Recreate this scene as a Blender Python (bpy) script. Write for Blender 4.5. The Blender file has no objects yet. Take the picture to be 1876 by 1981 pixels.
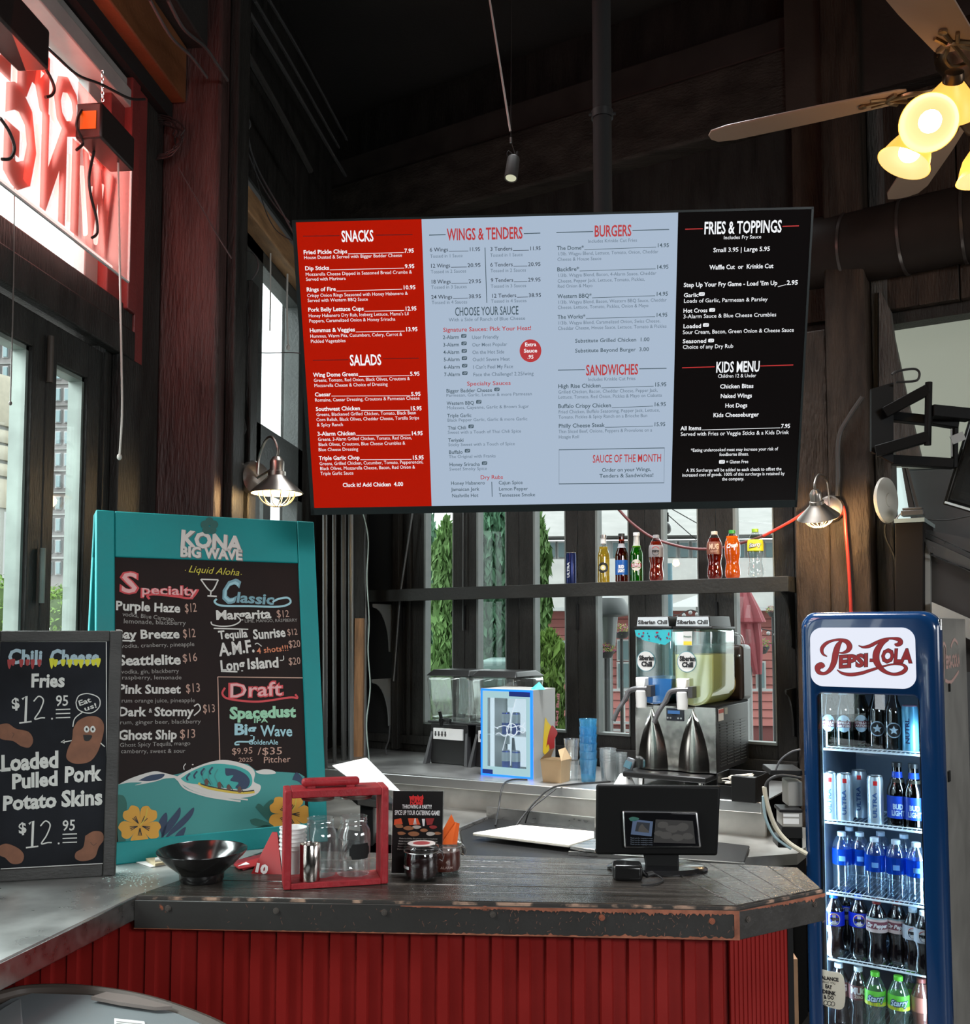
import bpy,math,random
from mathutils import Matrix,Vector
R=math.radians
random.seed(7)
C=bpy.context.scene.collection
SC=bpy.context.scene
# ------------------------------------------------------------------ camera
F_PX,CX,CY,CAM_H=1890.0,938.0,1100.0,1.62
PITCH,YAW=math.atan(118/1890),R(5.35)
cd=bpy.data.cameras.new('camera')
cam=bpy.data.objects.new('camera',cd);C.objects.link(cam)
cam.location=(0,0,CAM_H)
cam.rotation_euler=(R(90)+PITCH,0,YAW)
cd.sensor_fit='HORIZONTAL';cd.sensor_width=36.0
cd.lens=36.0*F_PX/1876.0
cd.shift_y=-(1981/2-CY)/1876.0
cd.clip_start=0.02;cd.clip_end=200
SC.camera=cam
# ------------------------------------------------------------------ world, lights, exposure
w=bpy.data.worlds.new('sky');SC.world=w;w.use_nodes=True
bg=w.node_tree.nodes['Background']
bg.inputs[0].default_value=(0.93,0.98,1.0,1);bg.inputs[1].default_value=4.0
SC.view_settings.view_transform='Standard';SC.view_settings.look='None'
SC.view_settings.exposure=0.0;SC.view_settings.gamma=1.0
SC.view_settings.use_curve_mapping=False
def area(name,loc,target,sx,sy,watts,col=(1,1,1),spread=R(180)):
    l=bpy.data.lights.new(name,'AREA');l.shape='RECTANGLE';l.size=sx;l.size_y=sy
    l.energy=watts;l.color=col
    l.spread=spread
    o=bpy.data.objects.new(name,l);C.objects.link(o);o.location=loc
    o.rotation_euler=(Vector(target)-Vector(loc)).to_track_quat('-Z','Y').to_euler()
    return o
def point(name,loc,watts,col,r=0.03,kind='POINT'):
    l=bpy.data.lights.new(name,kind);l.energy=watts;l.color=col
    l.shadow_soft_size=r
    o=bpy.data.objects.new(name,l);C.objects.link(o);o.location=loc
    return o
# soft fill lamps added out of view; the left one stands for street daylight
area('fill_rear',(2.4,-3.4,3.05),(0.3,1.9,0.4),3.4,1.1,85,(0.95,0.98,1.0),R(80))  # added fill in front of the closed rear wall, no window there
area('fill_side',(5.6,1.2,2.2),(0,2.3,0.9),3.0,1.2,28,(0.96,0.98,1.0),R(100))  # added fill from the right; that wall has no opening
area('daylight_street_left',(-3.3,1.6,3.7),(-0.2,2.1,0.9),3.4,2.0,190,(0.95,1.0,1.0),R(100))
area('fill_high_rear',(-0.05,3.8,4.4),(0.25,3.75,0.9),1.3,0.9,62,(0.95,0.98,1.0),R(58))  # added lamp under the ceiling to brighten the back counter
# ------------------------------------------------------------------ pixel -> point on a plane of the place
def ray(px,py):
    X=(px-CX)/F_PX;Z=-(py-CY)/F_PX
    Y2=math.cos(PITCH)-Z*math.sin(PITCH);Z2=math.sin(PITCH)+Z*math.cos(PITCH)
    return Vector((X*math.cos(YAW)-Y2*math.sin(YAW),X*math.sin(YAW)+Y2*math.cos(YAW),Z2))
O=Vector((0,0,CAM_H))
def at(px,py,pt,n):
    d=ray(px,py);n=Vector(n)
    return O+d*((Vector(pt)-O).dot(n)/d.dot(n))
def atz(px,py,z):return at(px,py,(0,0,z),(0,0,1))
def aty(px,py,y):return at(px,py,(0,y,0),(0,1,0))
def atx(px,py,x):return at(px,py,(x,0,0),(1,0,0))
# ------------------------------------------------------------------ materials
MATS={}
def mat(name,col,rough=0.5,metal=0.0,emit=0.0,ecol=None,var=0.0,vscale=8.0,stretch=(1,1,1),bump=0.0,bscale=60.0,
        spec=0.5,coat=0.0,col2=None,cover=None,aniso=None):
    if name in MATS:return MATS[name]
    m=bpy.data.materials.new(name);MATS[name]=m;m.use_nodes=True
    nt=m.node_tree;b=nt.nodes['Principled BSDF'];L=nt.links.new
    b.inputs['Base Color'].default_value=(*col,1);b.inputs['Roughness'].default_value=rough
    b.inputs['Metallic'].default_value=metal;b.inputs['Specular IOR Level'].default_value=spec
    b.inputs['Coat Weight'].default_value=coat
    if emit:
        b.inputs['Emission Color'].default_value=(*(ecol or col),1);b.inputs['Emission Strength'].default_value=emit
    if var or bump:
        tc=nt.nodes.new('ShaderNodeTexCoord');mp=nt.nodes.new('ShaderNodeMapping');mp.inputs['Scale'].default_value=stretch
        L(tc.outputs['Object'],mp.inputs[0])
    if var:
        n=nt.nodes.new('ShaderNodeTexNoise');n.inputs['Scale'].default_value=vscale;n.inputs['Detail'].default_value=6
        L(mp.outputs[0],n.inputs['Vector'])
        r=nt.nodes.new('ShaderNodeValToRGB');L(n.outputs[0],r.inputs[0])
        lo,hi=cover or (0.3,0.7)
        c2=col2 or tuple(min(1,c*(1+var)) for c in col)
        c1=col if col2 else tuple(c*(1-var) for c in col)
        r.color_ramp.elements[0].position=lo;r.color_ramp.elements[1].position=hi
        r.color_ramp.elements[0].color=(*c1,1);r.color_ramp.elements[1].color=(*c2,1)
        L(r.outputs[0],b.inputs['Base Color'])
        rr=nt.nodes.new('ShaderNodeMapRange');L(n.outputs[0],rr.inputs[0])
        rr.inputs[3].default_value=max(0.02,rough-0.12);rr.inputs[4].default_value=min(1,rough+0.12)
        L(rr.outputs[0],b.inputs['Roughness'])
    if bump:
        n2=nt.nodes.new('ShaderNodeTexNoise');n2.inputs['Scale'].default_value=bscale;n2.inputs['Detail'].default_value=5
        L(mp.outputs[0],n2.inputs['Vector'])
        bp=nt.nodes.new('ShaderNodeBump');bp.inputs['Strength'].default_value=bump;bp.inputs['Distance'].default_value=0.01
        L(n2.outputs[0],bp.inputs['Height']);L(bp.outputs[0],b.inputs['Normal'])
    return m
def glassy(name,tint=(1,1,1),refl=0.08,rough=0.02,milky=0.0,mcol=(1,1,1),edge=0.5):
    """thin clear pane / plastic: tinted see-through, mirror by view angle, optional milky share"""
    if name in MATS:return MATS[name]
    m=bpy.data.materials.new(name);MATS[name]=m;m.use_nodes=True
    nt=m.node_tree;nt.nodes.clear();L=nt.links.new;N=nt.nodes.new
    out=N('ShaderNodeOutputMaterial');t=N('ShaderNodeBsdfTransparent');t.inputs[0].default_value=(*tint,1)
    g=N('ShaderNodeBsdfGlossy');g.inputs['Roughness'].default_value=rough;g.inputs[0].default_value=(1,1,1,1)
    lw=N('ShaderNodeLayerWeight');lw.inputs[0].default_value=edge
    mr=N('ShaderNodeMapRange');L(lw.outputs['Facing'],mr.inputs[0]);mr.inputs[3].default_value=refl;mr.inputs[4].default_value=min(1,refl+0.42)
    mr.inputs[1].default_value=0.55
    mx=N('ShaderNodeMixShader');L(mr.outputs[0],mx.inputs[0]);L(t.outputs[0],mx.inputs[1]);L(g.outputs[0],mx.inputs[2])
    last=mx
    if milky:
        d=N('ShaderNodeBsdfDiffuse');d.inputs[0].default_value=(*mcol,1)
        tr=N('ShaderNodeBsdfTranslucent');tr.inputs[0].default_value=(*mcol,1)
        a=N('ShaderNodeMixShader');a.inputs[0].default_value=0.5;L(d.outputs[0],a.inputs[1]);L(tr.outputs[0],a.inputs[2])
        b=N('ShaderNodeMixShader');b.inputs[0].default_value=milky;L(mx.outputs[0],b.inputs[1]);L(a.outputs[0],b.inputs[2]);last=b
    L(last.outputs[0],out.inputs[0])
    return m
BLACKWOOD=mat('black_painted_wood',(0.024,0.023,0.021),0.5,spec=0.22,var=0.35,vscale=6,stretch=(3,3,0.6),bump=0.5,bscale=45)
POSTWOOD=mat('rough_brown_black_timber',(0.040,0.027,0.019),0.6,spec=.25,var=0.5,vscale=5,stretch=(4,4,0.7),bump=0.9,bscale=30)
REDPOST=mat('dark_red_black_timber',(0.056,0.028,0.025),0.5,var=0.4,vscale=5,stretch=(4,4,0.6),bump=0.7,bscale=30)
REDPAINT=mat('red_painted_frame',(0.17,0.028,0.026),0.45,var=0.2,vscale=4,bump=0.2)
CEIL=mat('black_ceiling_paint',(0.016,0.015,0.014),0.7,var=0.3,vscale=3,bump=0.2)
BLACK=mat('black_plastic',(0.012,0.012,0.012),0.36,spec=0.18)
MATBLACK=mat('matt_black',(0.015,0.015,0.015),0.75,spec=0.15)
DARKGREY=mat('dark_grey_plastic',(0.05,0.05,0.052),0.45)
STEEL=mat('brushed_steel',(0.62,0.61,0.59),0.30,1.0,var=0.12,vscale=5,stretch=(1,8,8))
ZINC=mat('worn_steel_top',(0.50,0.515,0.50),0.30,0.6,var=0.35,vscale=9,bump=0.06,bscale=30)
CHROME=mat('chrome',(0.8,0.8,0.78),0.10,1.0)
NICKEL=mat('brushed_nickel',(0.42,0.38,0.34),0.34,1.0,var=0.1,vscale=10)
WHITE=mat('white_plastic',(0.8,0.8,0.78),0.4)
PAPER=mat('white_paper',(0.82,0.82,0.80),0.7)
GLASS=glassy('window_glass',(0.95,0.985,0.975),0.014)
CLEAR=glassy('clear_glass',(0.95,0.965,0.965),0.09,edge=0.5,milky=.03)
CLEARPL=glassy('clear_plastic',(0.93,0.95,0.95),0.12,0.08,milky=0.06,edge=0.6)
CABLE=mat('black_cable',(0.012,0.012,0.012),0.5)
SILVER=mat('silver_metal',(0.6,0.6,0.6),0.3,1.0)
def flat(name,col,rough=0.6):return mat(name,col,rough)
def glow(name,col,e):return mat(name,(0,0,0),0.5,emit=e,ecol=col)
# ------------------------------------------------------------------ objects
def put(o,loc=None,rz=0,m=None):
    C.objects.link(o)
def thing(name,label,cat,loc=(0,0,0),rz=0.0,group=None,M=None,kind=None):
    o=bpy.data.objects.new(name,None);C.objects.link(o);o.empty_display_size=0.05
    o.matrix_world=M if M is not None else Matrix.Translation(Vector(loc)) @ Matrix.Rotation(rz,4,'Z')
    if label:o['label']=label
    if cat:o['category']=cat
    if group:o['group']=group
    if kind:o['kind']=kind
    MW[o.name]=o.matrix_world.copy()
    return o
MW={}
def tag(o,label=None,cat=None,group=None,kind=None):
    for k,v in (('label',label),('category',cat),('group',group),('kind',kind)):
        if v:o[k]=v
    return o
def world_of(o):
    return MW.get(o.name,Matrix.Identity(4))
class MB:
    def __init__(s):s.v=[];s.f=[]
    def add(s,vs,fs):
        n=len(s.v);s.v+=[Vector(v) for v in vs];s.f+=[[i+n for i in f] for f in fs];return s
    def hexa(s,b,t):
        vs=list(b)+list(t);n=len(b)
        return s.add(vs,[list(range(n))[::-1],list(range(n,2*n))]+[[i,(i+1)%n,n+(i+1)%n,n+i] for i in range(n)])
    def box(s,c,d,rz=0,M=None):
        x,y,z=d[0]/2,d[1]/2,d[2]/2;c=Vector(c)
        T=M if M is not None else Matrix.Translation(c) @ Matrix.Rotation(rz,4,'Z')
        q=[(-x,-y),(x,-y),(x,y),(-x,y)]
        return s.hexa([T @ Vector((a,b,-z)) for a,b in q],[T @ Vector((a,b,z)) for a,b in q])
    def bb(s,x0,x1,y0,y1,z0,z1):
        return s.box(((x0+x1)/2,(y0+y1)/2,(z0+z1)/2),(abs(x1-x0),abs(y1-y0),abs(z1-z0)))
    def bar(s,p0,p1,w,h,up=(0,0,1)):
        p0,p1=Vector(p0),Vector(p1);d=(p1-p0).normalized();u=Vector(up)
        if abs(d.dot(u))>0.98:u=Vector((1,0,0))
        a=d.cross(u).normalized()*w/2;b=a.normalized().cross(d).normalized()*h/2
        q=[-a-b,a-b,a+b,-a+b]
        return s.hexa([p0+k for k in q],[p1+k for k in q])
    def rings(s,rs,closed=False,caps=True):
        n=len(rs[0]);base=len(s.v)
        for r in rs:s.v+=[Vector(v) for v in r]
        m=len(rs)
        for i in range(m-1 if not closed else m):
            j=(i+1)%m
            for k in range(n):
                l=(k+1)%n
                s.f.append([base+i*n+k,base+i*n+l,base+j*n+l,base+j*n+k])
        if caps and not closed:
            s.f.append([base+k for k in range(n)][::-1]);s.f.append([base+(m-1)*n+k for k in range(n)])
        return s
    def cyl(s,p0,p1,r0,r1=None,n=16,caps=True):
        p0,p1=Vector(p0),Vector(p1);r1=r0 if r1 is None else r1
        return s.tube([p0,p1],[r0,r1],n,caps)
    def tube(s,pts,r,n=8,caps=True,closed=False):
        pts=[Vector(p) for p in pts];rs=r if isinstance(r,(list,tuple)) else [r]*len(pts)
        out=[];prev=None
        for i,p in enumerate(pts):
            if closed:d=pts[(i+1)%len(pts)]-pts[i-1]
            else:d=pts[min(i+1,len(pts)-1)]-pts[max(i-1,0)]
            d.normalize()
            if prev is None:
                a=d.orthogonal().normalized()
            else:
                a=prev-d*prev.dot(d)
                a=a.normalized() if a.length>1e-6 else d.orthogonal().normalized()
            prev=a;b=d.cross(a)
            out.append([p+(a*math.cos(t)+b*math.sin(t))*rs[i] for t in [2*math.pi*k/n for k in range(n)]])
        return s.rings(out,closed=closed,caps=caps)
    def lathe(s,prof,c=(0,0,0),n=24,caps=True,M=None,lo=0.0,hi=2*math.pi):
        c=Vector(c);out=[]
        for r,z in prof:
            ring=[Vector((r*math.cos(t),r*math.sin(t),z)) for t in [2*math.pi*k/n for k in range(n)]]
            out.append([(M @ v if M is not None else v+c) for v in ring])
        return s.rings(out,caps=caps)
    def arcwall(s,r,z0,z1,a0,a1,n=10,c=(0,0,0),r1=None):
        vs=[];c=Vector(c);r1=r1 or r
        for i in range(n+1):
            t=a0+(a1-a0)*i/n
            vs+=[Vector((r*math.cos(t),r*math.sin(t),z0))+c,Vector((r1*math.cos(t),r1*math.sin(t),z1))+c]
        return s.add(vs,[[2*i,2*i+2,2*i+3,2*i+1] for i in range(n)])
    def prism(s,poly,o,u,v,depth):
        """poly in (u, v) coordinates from o, extruded by depth along u x v"""
        o,u,v=Vector(o),Vector(u),Vector(v);n=u.cross(v).normalized()
        a=[o+u*p[0]+v*p[1] for p in poly]
        return s.hexa(a,[p+n*depth for p in a])
    def slab(s,pts,thick,n):
        n=Vector(n).normalized()*thick
        return s.hexa([Vector(p) for p in pts],[Vector(p)+n for p in pts])
    def ball(s,c,r,n=12,m=8,sc=(1,1,1)):
        c=Vector(c);out=[]
        for i in range(m+1):
            t=math.pi*i/m;rr=max(1e-4,math.sin(t))*r
            out.append([c+Vector((rr*math.cos(2*math.pi*k/n)*sc[0],rr*math.sin(2*math.pi*k/n)*sc[1],-math.cos(t)*r*sc[2])) for k in range(n)])
        return s.rings(out)
    def poly(s,pts):
        return s.add(pts,[list(range(len(pts)))])
    def build(s,name,material,parent=None,world=False,smooth=35,bevel=0.0,seg=2,xf=None):
        me=bpy.data.meshes.new(name)
        vs=s.v
        if xf is not None:vs=[xf @ v for v in vs]
        elif world and parent is not None:
            inv=world_of(parent).inverted();vs=[inv @ v for v in vs]
        me.from_pydata([tuple(v) for v in vs],[],s.f);me.validate();me.update()
        me.materials.append(material)
        if smooth:
            me.shade_smooth();me.set_sharp_from_angle(angle=R(smooth))
        o=bpy.data.objects.new(name,me);C.objects.link(o)
        if parent is not None:
            o.parent=parent;MW[o.name]=world_of(parent)
        if bevel:
            b=o.modifiers.new('bevel','BEVEL');b.width=bevel;b.segments=seg;b.limit_method='ANGLE';b.angle_limit=R(40)
        return o
def copy_tree(o,M=None,label=None,parent=None):
    c=o.copy();C.objects.link(c);c.parent=parent
    if M is not None:c.matrix_world=M
    if label:c['label']=label
    for ch in list(o.children):copy_tree(ch,None,None,c)
    return c
def place(proto,first,M,label=None,group=None):
    """first use moves the prototype, later ones copy it"""
    if proto.name not in first:
        first.add(proto.name);o=proto;o.matrix_world=M
        if label:o['label']=label
    else:o=copy_tree(proto,M,label)
    if group:o['group']=group
    return o
USED=set()
def TR(loc,rz=0,s=1.0):return Matrix.Translation(Vector(loc)) @ Matrix.Rotation(rz,4,'Z') @ Matrix.Scale(s,4)
def struct(o):o['kind']='structure';return o
def smooth_path(pts,n=8):
    pts=[Vector(p) for p in pts];out=[]
    for i in range(len(pts)-1):
        p0=pts[max(i-1,0)];p1=pts[i];p2=pts[i+1];p3=pts[min(i+2,len(pts)-1)]
        for k in range(n):
            t=k/n
            out.append(0.5*((2*p1)+(p2-p0)*t+(2*p0-5*p1+4*p2-p3)*t*t+(3*p1-p0-3*p2+p3)*t**3))
    out.append(pts[-1]);return out
# ------------------------------------------------------------------ lettering
GL={}
def _mesh(txt,off):
    cu=bpy.data.curves.new('t','FONT');cu.body=txt;cu.size=1.0;cu.offset=off;cu.resolution_u=2
    o=bpy.data.objects.new('t',cu);C.objects.link(o)
    dg=bpy.context.evaluated_depsgraph_get();me=bpy.data.meshes.new_from_object(o.evaluated_get(dg))
    vs=[(v.co.x,v.co.y) for v in me.vertices];fs=[list(p.vertices) for p in me.polygons]
    bpy.data.objects.remove(o);bpy.data.curves.remove(cu);bpy.data.meshes.remove(me)
    return vs,fs
def glyph(c,off=0.0):
    k=(c,off)
    if k in GL:return GL[k]
    def span(t):
        v,_=_mesh(t,0.0);return max(p[0] for p in v)-min(p[0] for p in v)
    if ('adv',c) not in GL:GL[('adv',c)]=span('H'+c+'H')-span('HH')
    vs,fs=_mesh(c,off) if c !=' ' else ([],[])
    GL[k]=(vs,fs,GL[('adv',c)]);return GL[k]
CAP=[None]
def lay(txt,off=0.0,track=0.0,jit=0.0):
    """glyph polygons of a line, cap height 1; returns verts, faces, width"""
    if CAP[0] is None:CAP[0]=max(p[1] for p in glyph('H')[0])
    k=1/CAP[0];x=0;V=[];Fc=[]
    for c in txt:
        vs,fs,ad=glyph(c,off);n=len(V)
        a=random.uniform(-jit,jit);dy=random.uniform(-jit,jit)*0.6;sc=1+random.uniform(-jit,jit)
        for vx,vy in vs:
            vx*=k*sc;vy*=k*sc
            V.append((x+vx*math.cos(a)-vy*math.sin(a),vy*math.cos(a)+vx*math.sin(a)+dy))
        Fc+=[[i+n for i in f] for f in fs]
        x+=ad*k+track
    return V,Fc,x-track
class Sheet:
    """a flat print surface: origin, u, v (unit), n; px() turns a photo pixel on it into (s, t)"""
    def __init__(s,o,u,v,lift=0.0012):
        s.o,s.u,s.v=Vector(o),Vector(u).normalized(),Vector(v).normalized();s.n=s.u.cross(s.v).normalized();s.lift=lift
        s.ink={};s.k=0
    def px(s,x,y):
        p=at(x,y,s.o,s.n)-s.o;return p.dot(s.u),p.dot(s.v)
    def w(s,a,b,lift=None):return s.o+s.u*a+s.v*b+s.n*(s.lift if lift is None else lift)
    def mb(s,ink):return s.ink.setdefault(ink,MB())
    def raw(s,ink,V,Fc,lift=None):s.mb(ink).add([s.w(a,b,lift) for a,b in V],Fc)
    def text(s,ink,txt,x0,y0,x1,h,y1=None,off=0.0,shear=0.0,jit=0.0,cap=None,track=0.0,lift=None):
        """from pixel (x0,y0) to x1; h = cap height in pixels"""
        a=s.px(x0,y0);b=s.px(x1,y0 if y1 is None else y1);up=s.px(x0,y0-h)
        if y1 is None:b=(b[0],a[1])
        hh=math.hypot(up[0]-a[0],up[1]-a[1])
        V,Fc,wd=lay(txt,off,track,jit)
        L=math.hypot(b[0]-a[0],b[1]-a[1]);ux,uy=(b[0]-a[0])/L,(b[1]-a[1])/L
        kx=L/wd
        s.raw(ink,[(a[0]+ux*(x*kx+y*hh*shear)-uy*y*hh,a[1]+uy*(x*kx+y*hh*shear)+ux*y*hh) for x,y in V],Fc,lift)
    def line(s,ink,pts,wpx,lift=None,close=False,cw=None):
        """stroke along pixel points, width in pixels"""
        P=[Vector(s.px(*p)) for p in pts];q=s.px(pts[0][0]+10,pts[0][1]);m=abs(Vector(q).x-P[0].x)/10 or 1e-3
        hw=wpx*m/2
        s.stroke(ink,P,hw,lift,close)
    def stroke(s,ink,P,hw,lift=None,close=False):
        if close:P=P+[P[0]]
        L=[];Rr=[]
        for i,p in enumerate(P):
            if close and i in (0,len(P)-1):d=P[1]-P[-2]
            else:d=P[min(i+1,len(P)-1)]-P[max(i-1,0)]
            d=d.normalized() if d.length>0 else Vector((1,0));nn=Vector((-d.y,d.x))*hw
            L.append(tuple(p+nn));Rr.append(tuple(p-nn))
        V=L+Rr;n=len(P)
        s.raw(ink,V,[[n+i,n+i+1,i+1,i] for i in range(n-1)],lift)
    def curve(s,ink,pts,wpx,lift=None,close=False,n=6):
        p3=[Vector((a,b,0)) for a,b in pts]
        if close:p3=p3+[p3[0]]
        q=smooth_path(p3,n);s.line(ink,[(p.x,p.y) for p in q],wpx,lift)
    def blob(s,ink,pts,lift=None,n=5,soft=True):
        p3=[Vector((a,b,0)) for a,b in pts]
        q=smooth_path(p3+[p3[0]],n)[:-1] if soft else p3
        P=[s.px(p.x,p.y) for p in q]
        s.raw(ink,P,[list(range(len(P)))[::-1] if area2(P)<0 else list(range(len(P)))],lift)
    def flush(s,mats,parent,names=None,pre='lettering'):
        for k,mb in s.ink.items():
            o=mb.build(names.get(k,pre) if names else pre,mats[k],parent,world=True,smooth=0)
            o['kind']='stuff'
        s.ink={}
def area2(P):return sum(P[i-1][0]*P[i][1]-P[i][0]*P[i-1][1] for i in range(len(P)))
def rectpose(x,y,z,yaw,tilt,roll):
    u=Vector((math.cos(yaw),math.sin(yaw),0));n=Vector((math.sin(yaw),-math.cos(yaw),0))
    v=Vector((0,0,1))*math.cos(tilt)+n*math.sin(tilt)
    u2=u*math.cos(roll)+v*math.sin(roll);v2=-u*math.sin(roll)+v*math.cos(roll)
    return Vector((x,y,z)),u2,v2,u2.cross(v2)
# ================================================================== SETTING
LX=-1.45 # left wall plane
BR=-R(26.25) # the rear wall is skewed to the left wall
BP=Vector((-1.465,5.742,0));BU=Vector((math.cos(BR),math.sin(BR),0));BY=Vector((-math.sin(BR),math.cos(BR),0))
MBK=Matrix.Translation(BP) @ Matrix.Rotation(BR,4,'Z')
MBI=MBK.inverted()
def bs(px,py=1218,d=0.0): # pixel -> local (s, depth, z) on a plane d in front of the rear wall
    return MBI @ at(px,py,BP-BY*d,BY)
def wb(s,d,z):return MBK @ Vector((s,-d,z))
floor=struct(MB().bb(-1.6,6,-3.6,7.5,-0.05,0).build('floor',mat('dark_concrete_floor',(0.09,0.085,0.08),0.5,var=0.3,vscale=3)))
ceil=struct(MB().bb(-1.6,6,-3.6,7.5,4.75,4.85).build('ceiling',CEIL))
# enclosure out of view, closed, without openings
e=MB();e.bb(-1.55,-0.1,-3.6,-3.5,0,4.75);e.bb(3.3,6,-3.6,-3.5,0,4.75);e.bb(-0.1,3.3,-3.6,-3.5,0,4.75)
struct(e.build('wall_rear',BLACKWOOD))
e=MB();e.bb(6,6.1,-3.6,7.5,0,4.75)
struct(e.build('wall_right',BLACKWOOD))
# ---- left wall: solid bits around the openings (x from LX outwards)
T=0.10
def lw(m,y0,y1,z0,z1,x0=LX,x1=LX-T):return m.bb(x0,x1,y0,y1,z0,z1)
m=MB()
lw(m,-3.6,0.4,0,4.75);lw(m,0.4,3.0,3.42,4.75);lw(m,0.4,3.2,2.50,2.60)
lw(m,0.4,3.2,0,0.12);lw(m,2.86,3.2,0,2.5);lw(m,2.95,3.2,2.6,4.75)
lw(m,3.2,3.62,0,4.75);lw(m,3.62,5.75,3.62,4.75);lw(m,3.62,4.05,1.0,3.62);lw(m,3.62,5.75,0,1.15)
lw(m,4.98,5.75,1.15,3.62)
struct(m.build('wall_left',BLACKWOOD))
# transom window with red painted frame
m=MB();m.bb(LX+0.02,LX-0.06,0.4,3.0,2.58,2.66)
win=struct(thing('window_1',None,None,(LX,1.6,2.6),kind='structure'))
m.build('window_sill',BLACKWOOD,win,world=True,bevel=0.006)
m=MB();m.bb(LX+0.01,LX-0.08,2.84,2.99,2.66,3.42);m.bb(LX+0.035,LX,2.93,2.99,2.64,3.42)
m.build('side_casing',REDPAINT,win,world=True,bevel=0.004)
m=MB();m.bb(LX-0.02,LX-0.06,2.76,2.84,2.66,3.34);m.bb(LX-0.02,LX-0.06,1.55,1.60,2.66,3.3)
m.build('window_stile',mat('grey_weathered_frame',(0.22,0.23,0.22),0.5,var=0.2),win,world=True,bevel=0.004)
m=MB();m.bb(LX+0.03,LX-0.06,0.4,2.98,3.30,3.36);m.bb(LX+0.015,LX-0.05,0.4,2.98,3.36,3.40)
m.build('head_rail',mat('pale_grey_head_rail',(0.30,0.29,0.28),0.4,var=0.15),win,world=True,bevel=0.004)
MB().bb(LX-0.035,LX-0.041,0.4,2.84,2.66,3.32).build('pane',GLASS,win,world=True)
# folding door leaves with tall lites
def leaf(idx,y0,y1,gy0,gy1,gz0,gz1,top=2.48):
    d=struct(thing('door_%d'%idx,None,None,(LX,(y0+y1)/2,0),kind='structure'))
    m=MB();x0,x1=LX-0.01,LX-0.055
    m.bb(x0,x1,y0,gy0,0.12,top);m.bb(x0,x1,gy1,y1,0.12,top);m.bb(x0,x1,gy0,gy1,gz1,top);m.bb(x0,x1,gy0,gy1,0.12,gz0)
    m.build('door_frame',BLACKWOOD,d,world=True,bevel=0.003)
    g=MB()
    for a,b,c,e_ in ((gy0,gy0+0.012,gz0,gz1),(gy1-0.012,gy1,gz0,gz1),(gy0,gy1,gz0,gz0+0.012),(gy0,gy1,gz1-0.012,gz1)):
        g.bb(x0-0.012,x1-0.01,a,b,c,e_)
    g.build('glazing_bead',mat('grey_green_bead',(0.16,0.19,0.17),0.5,var=0.3),d,world=True)
    MB().bb(LX-0.03,LX-0.035,gy0,gy1,gz0,gz1).build('pane',GLASS,d,world=True)
    return d
ya,yb_=atx(112,900,LX).y,atx(172,900,LX).y;yc=atx(64,900,LX).y;ys=atx(90,900,LX).y
d1=leaf(1,yc-0.62,ys,yc-0.36,yc,0.95,2.385)
d2=leaf(2,ys+0.004,2.86,ya,yb_,0.95,2.375)
yd=yc-0.624
d3=leaf(3,yd-0.62,yd,yd-0.5,yd-0.13,0.95,2.385)
d4=leaf(4,yd-1.25,yd-0.624,yd-1.12,yd-0.74,0.95,2.385)
hz=atx(90,685,LX).z
MB().cyl((LX+0.002,ys,hz-0.075),(LX+0.002,ys,hz+0.055),0.009,n=10).build('hinge',mat('dark_brown_hinge',(0.06,0.045,0.035),0.5),d2,world=True)
hz=atx(82,1110,LX).z
MB().cyl((LX+0.002,ys-0.01,hz-0.08),(LX+0.002,ys-0.01,hz+0.07),0.008,n=10).build('hinge',mat('grey_green_bead',(0.16,0.19,0.17)),d2,world=True)
# boards on the header and jambs
m=MB();m.bb(LX,LX+0.035,0.4,2.99,2.485,2.58);struct(m.build('trim_1',BLACKWOOD,bevel=0.005))
m=MB();m.bb(LX,LX+0.03,2.90,3.06,0.9,2.49);m.bb(LX,LX+0.02,3.065,3.2,0.9,3.42);struct(m.build('trim_2',BLACKWOOD,bevel=0.004))
m=MB();m.bb(LX,LX+0.025,3.0,3.062,2.49,3.42);struct(m.build('trim_3',REDPAINT,bevel=0.003))
# beam above the transom, warm light put into its orange colour; soffit
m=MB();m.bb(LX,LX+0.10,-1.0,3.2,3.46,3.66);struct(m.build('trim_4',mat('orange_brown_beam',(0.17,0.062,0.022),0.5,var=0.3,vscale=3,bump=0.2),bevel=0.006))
m=MB();m.bb(LX,LX+0.17,-1.0,3.34,3.66,4.1);struct(m.build('trim_5',CEIL,bevel=0.006))
m=MB();m.bb(LX,LX+0.05,-1.0,3.2,3.40,3.46);struct(m.build('trim_6',MATBLACK))
# timber post
post=struct(MB().bb(LX+0.01,-1.226,3.205,3.49,0,4.75).build('pillar_1',REDPOST,bevel=0.012))
m=MB();m.bb(-1.226,-1.19,3.28,3.40,0.9,4.75);m.bb(-1.226,-1.175,3.41,3.49,0.9,2.9);struct(m.build('trim_7',BLACKWOOD,bevel=0.006))
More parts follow.
